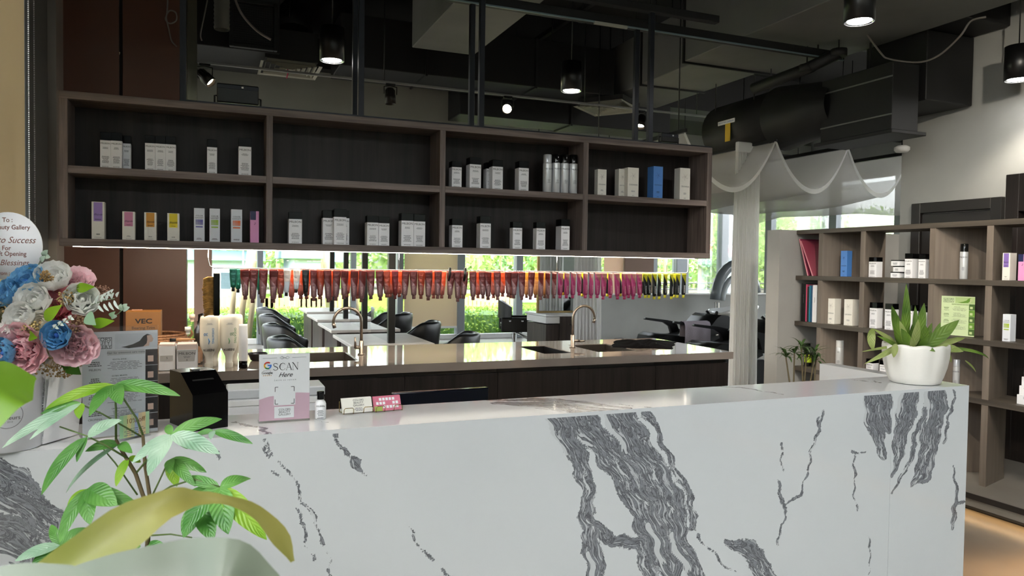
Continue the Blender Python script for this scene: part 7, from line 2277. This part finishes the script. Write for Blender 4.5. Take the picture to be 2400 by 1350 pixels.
# houses
def house(x0, x1, Y, h, lab, wallm, roofm, wins, roof_over=.3, z0=-.069):
    t = thing('house', lab, 'building', ((x0 + x1) / 2, Y, z0))
    w = (x1 - x0) / 2
    MB().box(-w, 0, 0, w, 4, h).build('wall', wallm, t)
    MB().rbox(-w - roof_over, -.4, h, w + roof_over, 4.3, h + .35, .02).build('roof', roofm, t)
    for (a, b, c_, d_) in wins:
        f = MB().rbox(-w + a, -.05, b, -w + c_, .02, d_, .01).build('window', M['white'], t)
        MB().box(-w + a + .06, -.056, b + .06, -w + c_ - .06, -.05, d_ - .06).build('pane', mat('dark_pane', '#4a5862', .15), f)
lb = mat('pale_blue_wall', '#b4bfc9', .8)
x0, x1 = Xo(690, 26), Xo(752, 26)
hz = on_y(700, 607, 26).z + .08
house(x0, x1, 26, hz, 'small white flat roofed house beyond the lawn', lb, mat('pale_roof', '#8fa9b5', .7), [(.28, .9, .55, 1.5), (.55, 1.75, .68, 1.9), (.65, .85, .82, 1.5)])
x0, x1 = Xo(440, 28), Xo(600, 28)
hz = on_y(560, 612, 28).z + .08
house(x0, x1, 28, hz, 'long white house with pale blue roof at the left', lb, mat('sky_roof', '#7fa4bd', .7), [(1.0, .6, 1.6, 1.3)])
x0, x1 = Xo(757, 31), Xo(800, 31)
hz = on_y(770, 603, 31).z + .4
house(x0, x1, 31, hz, 'pale yellow house with orange roof behind the mirrors', mat('yellow_wall', '#c4b866', .8), mat('orange_roof', '#d9813a', .7), [(.3, 1.4, .55, 1.7)], .15)
t = thing('red_awning', 'red and white striped awning over the left white house', 'awning', (Xo(570, 27.4), 27.2, hz - .1))
for k in range(9):
    MB().prism([(0, 0), (1.1, .55), (1.1, .58), (0, .03)], 'X', -1.8 + k * .4, -1.41 + k * .4).build('stripe', mat('awning_red', '#c85a66', .7) if k % 2 else mat('awning_white', '#eceff2', .7), t)
MB().tube([(0, .2, .1), (0, .2, .03 - t.location.z)], .04, 6).build('post', M['alu'], t)
# low wooden fence and rails
for i in range(5):
    px = (470, 620, 700, 1090, 1270)[i]
    t = thing('garden_fence', 'low pale wooden fence outside, %s length from the left' % ORD[i], 'fence', (Xo(px, 22), 22, -.075), 0, 'low garden fence')
    for k in range(14):
        MB().rbox(k * .14, 0, 0, k * .14 + .11, .03, .62 + .04 * (k % 3), .006).build('board', mat('pale_board', '#a08a66', .8), t)
    MB().rbox(0, .031, .3, 1.95, .06, .38, .006).build('rail', mat('pale_board', '#a08a66', .8), t)
t = thing('metal_railing', 'dark metal garden railing seen over the low grey wall', 'railing', (Xo(1620, 20), 20, -.08))
for z_ in (.35, .95, 1.15):
    MB().tube([(-3, 0, z_), (5, 0, z_)], .025, 6).build('rail', mat('dark_rail', '#4a4e50', .6), t)
for k in range(17):
    MB().tube([(-3 + k * .5, 0, 0), (-3 + k * .5 + (.0), 0, 1.15 if k % 4 == 0 else .5)], .02, 6).build('baluster', mat('dark_rail', '#4a4e50', .6), t)
# leaning timber and props left outside
for i, (a, b) in enumerate((((540, 780), (610, 640)), ((560, 785), (628, 645)), ((582, 790), (640, 648)))):
    A, B = on_y(a[0], a[1], 15.75), on_y(b[0] - 60 + 10 * i, b[1], 15.92)
    A.z = -.069
    t = thing('timber_prop', 'pale timber prop leaning outside the left window, %s of three' % ORD[i], 'timber', A, 0, 'timber props outside')
    MB().tube([(0, 0, .06), B - A], .055, 8).build('pole', mat('pale_timber', '#b3a382', .8), t)
    MB().lathe([(.075, 0), (.075, .06)], 8, caps=True).build('foot', M['alu'], t)
P = on_y(700, 720, 18.5)
t = thing('culvert_pipe', 'white concrete pipe lying on the lawn outside', 'pipe', (P.x, 18.5, -.069))
MB().lathe([(.14, -.9), (.19, -.9), (.19, .9), (.14, .9), (.14, -.9)], 20).build('pipe_body', M['white'], t, (0, 0, .195), (0, PI / 2, 0))
MB().rbox(-.5, -.2, 0, -.4, .2, .06, .005).build('chock', M['bark'], t)
# parked car
P = on_y(1268, 715, 24)
t = thing('car', 'white parked car outside behind the far styling desk', 'car', (P.x, 24, -.08), 0)
cp = [(-1.9, .35), (-1.9, .75), (-1.75, .95), (-1.2, 1.02), (-.75, 1.42), (.7, 1.46), (1.35, 1.05), (1.85, .95), (1.95, .6), (1.9, .35)]
MB().prism(cp, 'Y', 0, 1.7, smooth=False).build('body', mat('car_white', '#f0f1f2', .15), t)
wp_ = [(-1.05, 1.03), (-.7, 1.36), (.62, 1.39), (1.1, 1.05)]
MB().prism(wp_, 'Y', -.01, 1.71).build('side_glass', mat('car_glass', '#39424a', .08), t)
for xx in (-1.2, 1.2):
    MB().lathe([(0, -.1), (.32, -.1), (.32, .12), (0, .12)], 20).build('wheel', M['black'], t, (xx, .02, .32), (PI / 2, 0, 0))
    MB().lathe([(0, .13), (.18, .125)], 14).build('hubcap', M['chrome'], t, (xx, .0, .32), (PI / 2, 0, 0))
MB().rbox(-1.92, .1, .75, -1.86, .4, .9, .01).build('tail_lamp', mat('tail_red', '#b8202a', .2), t)
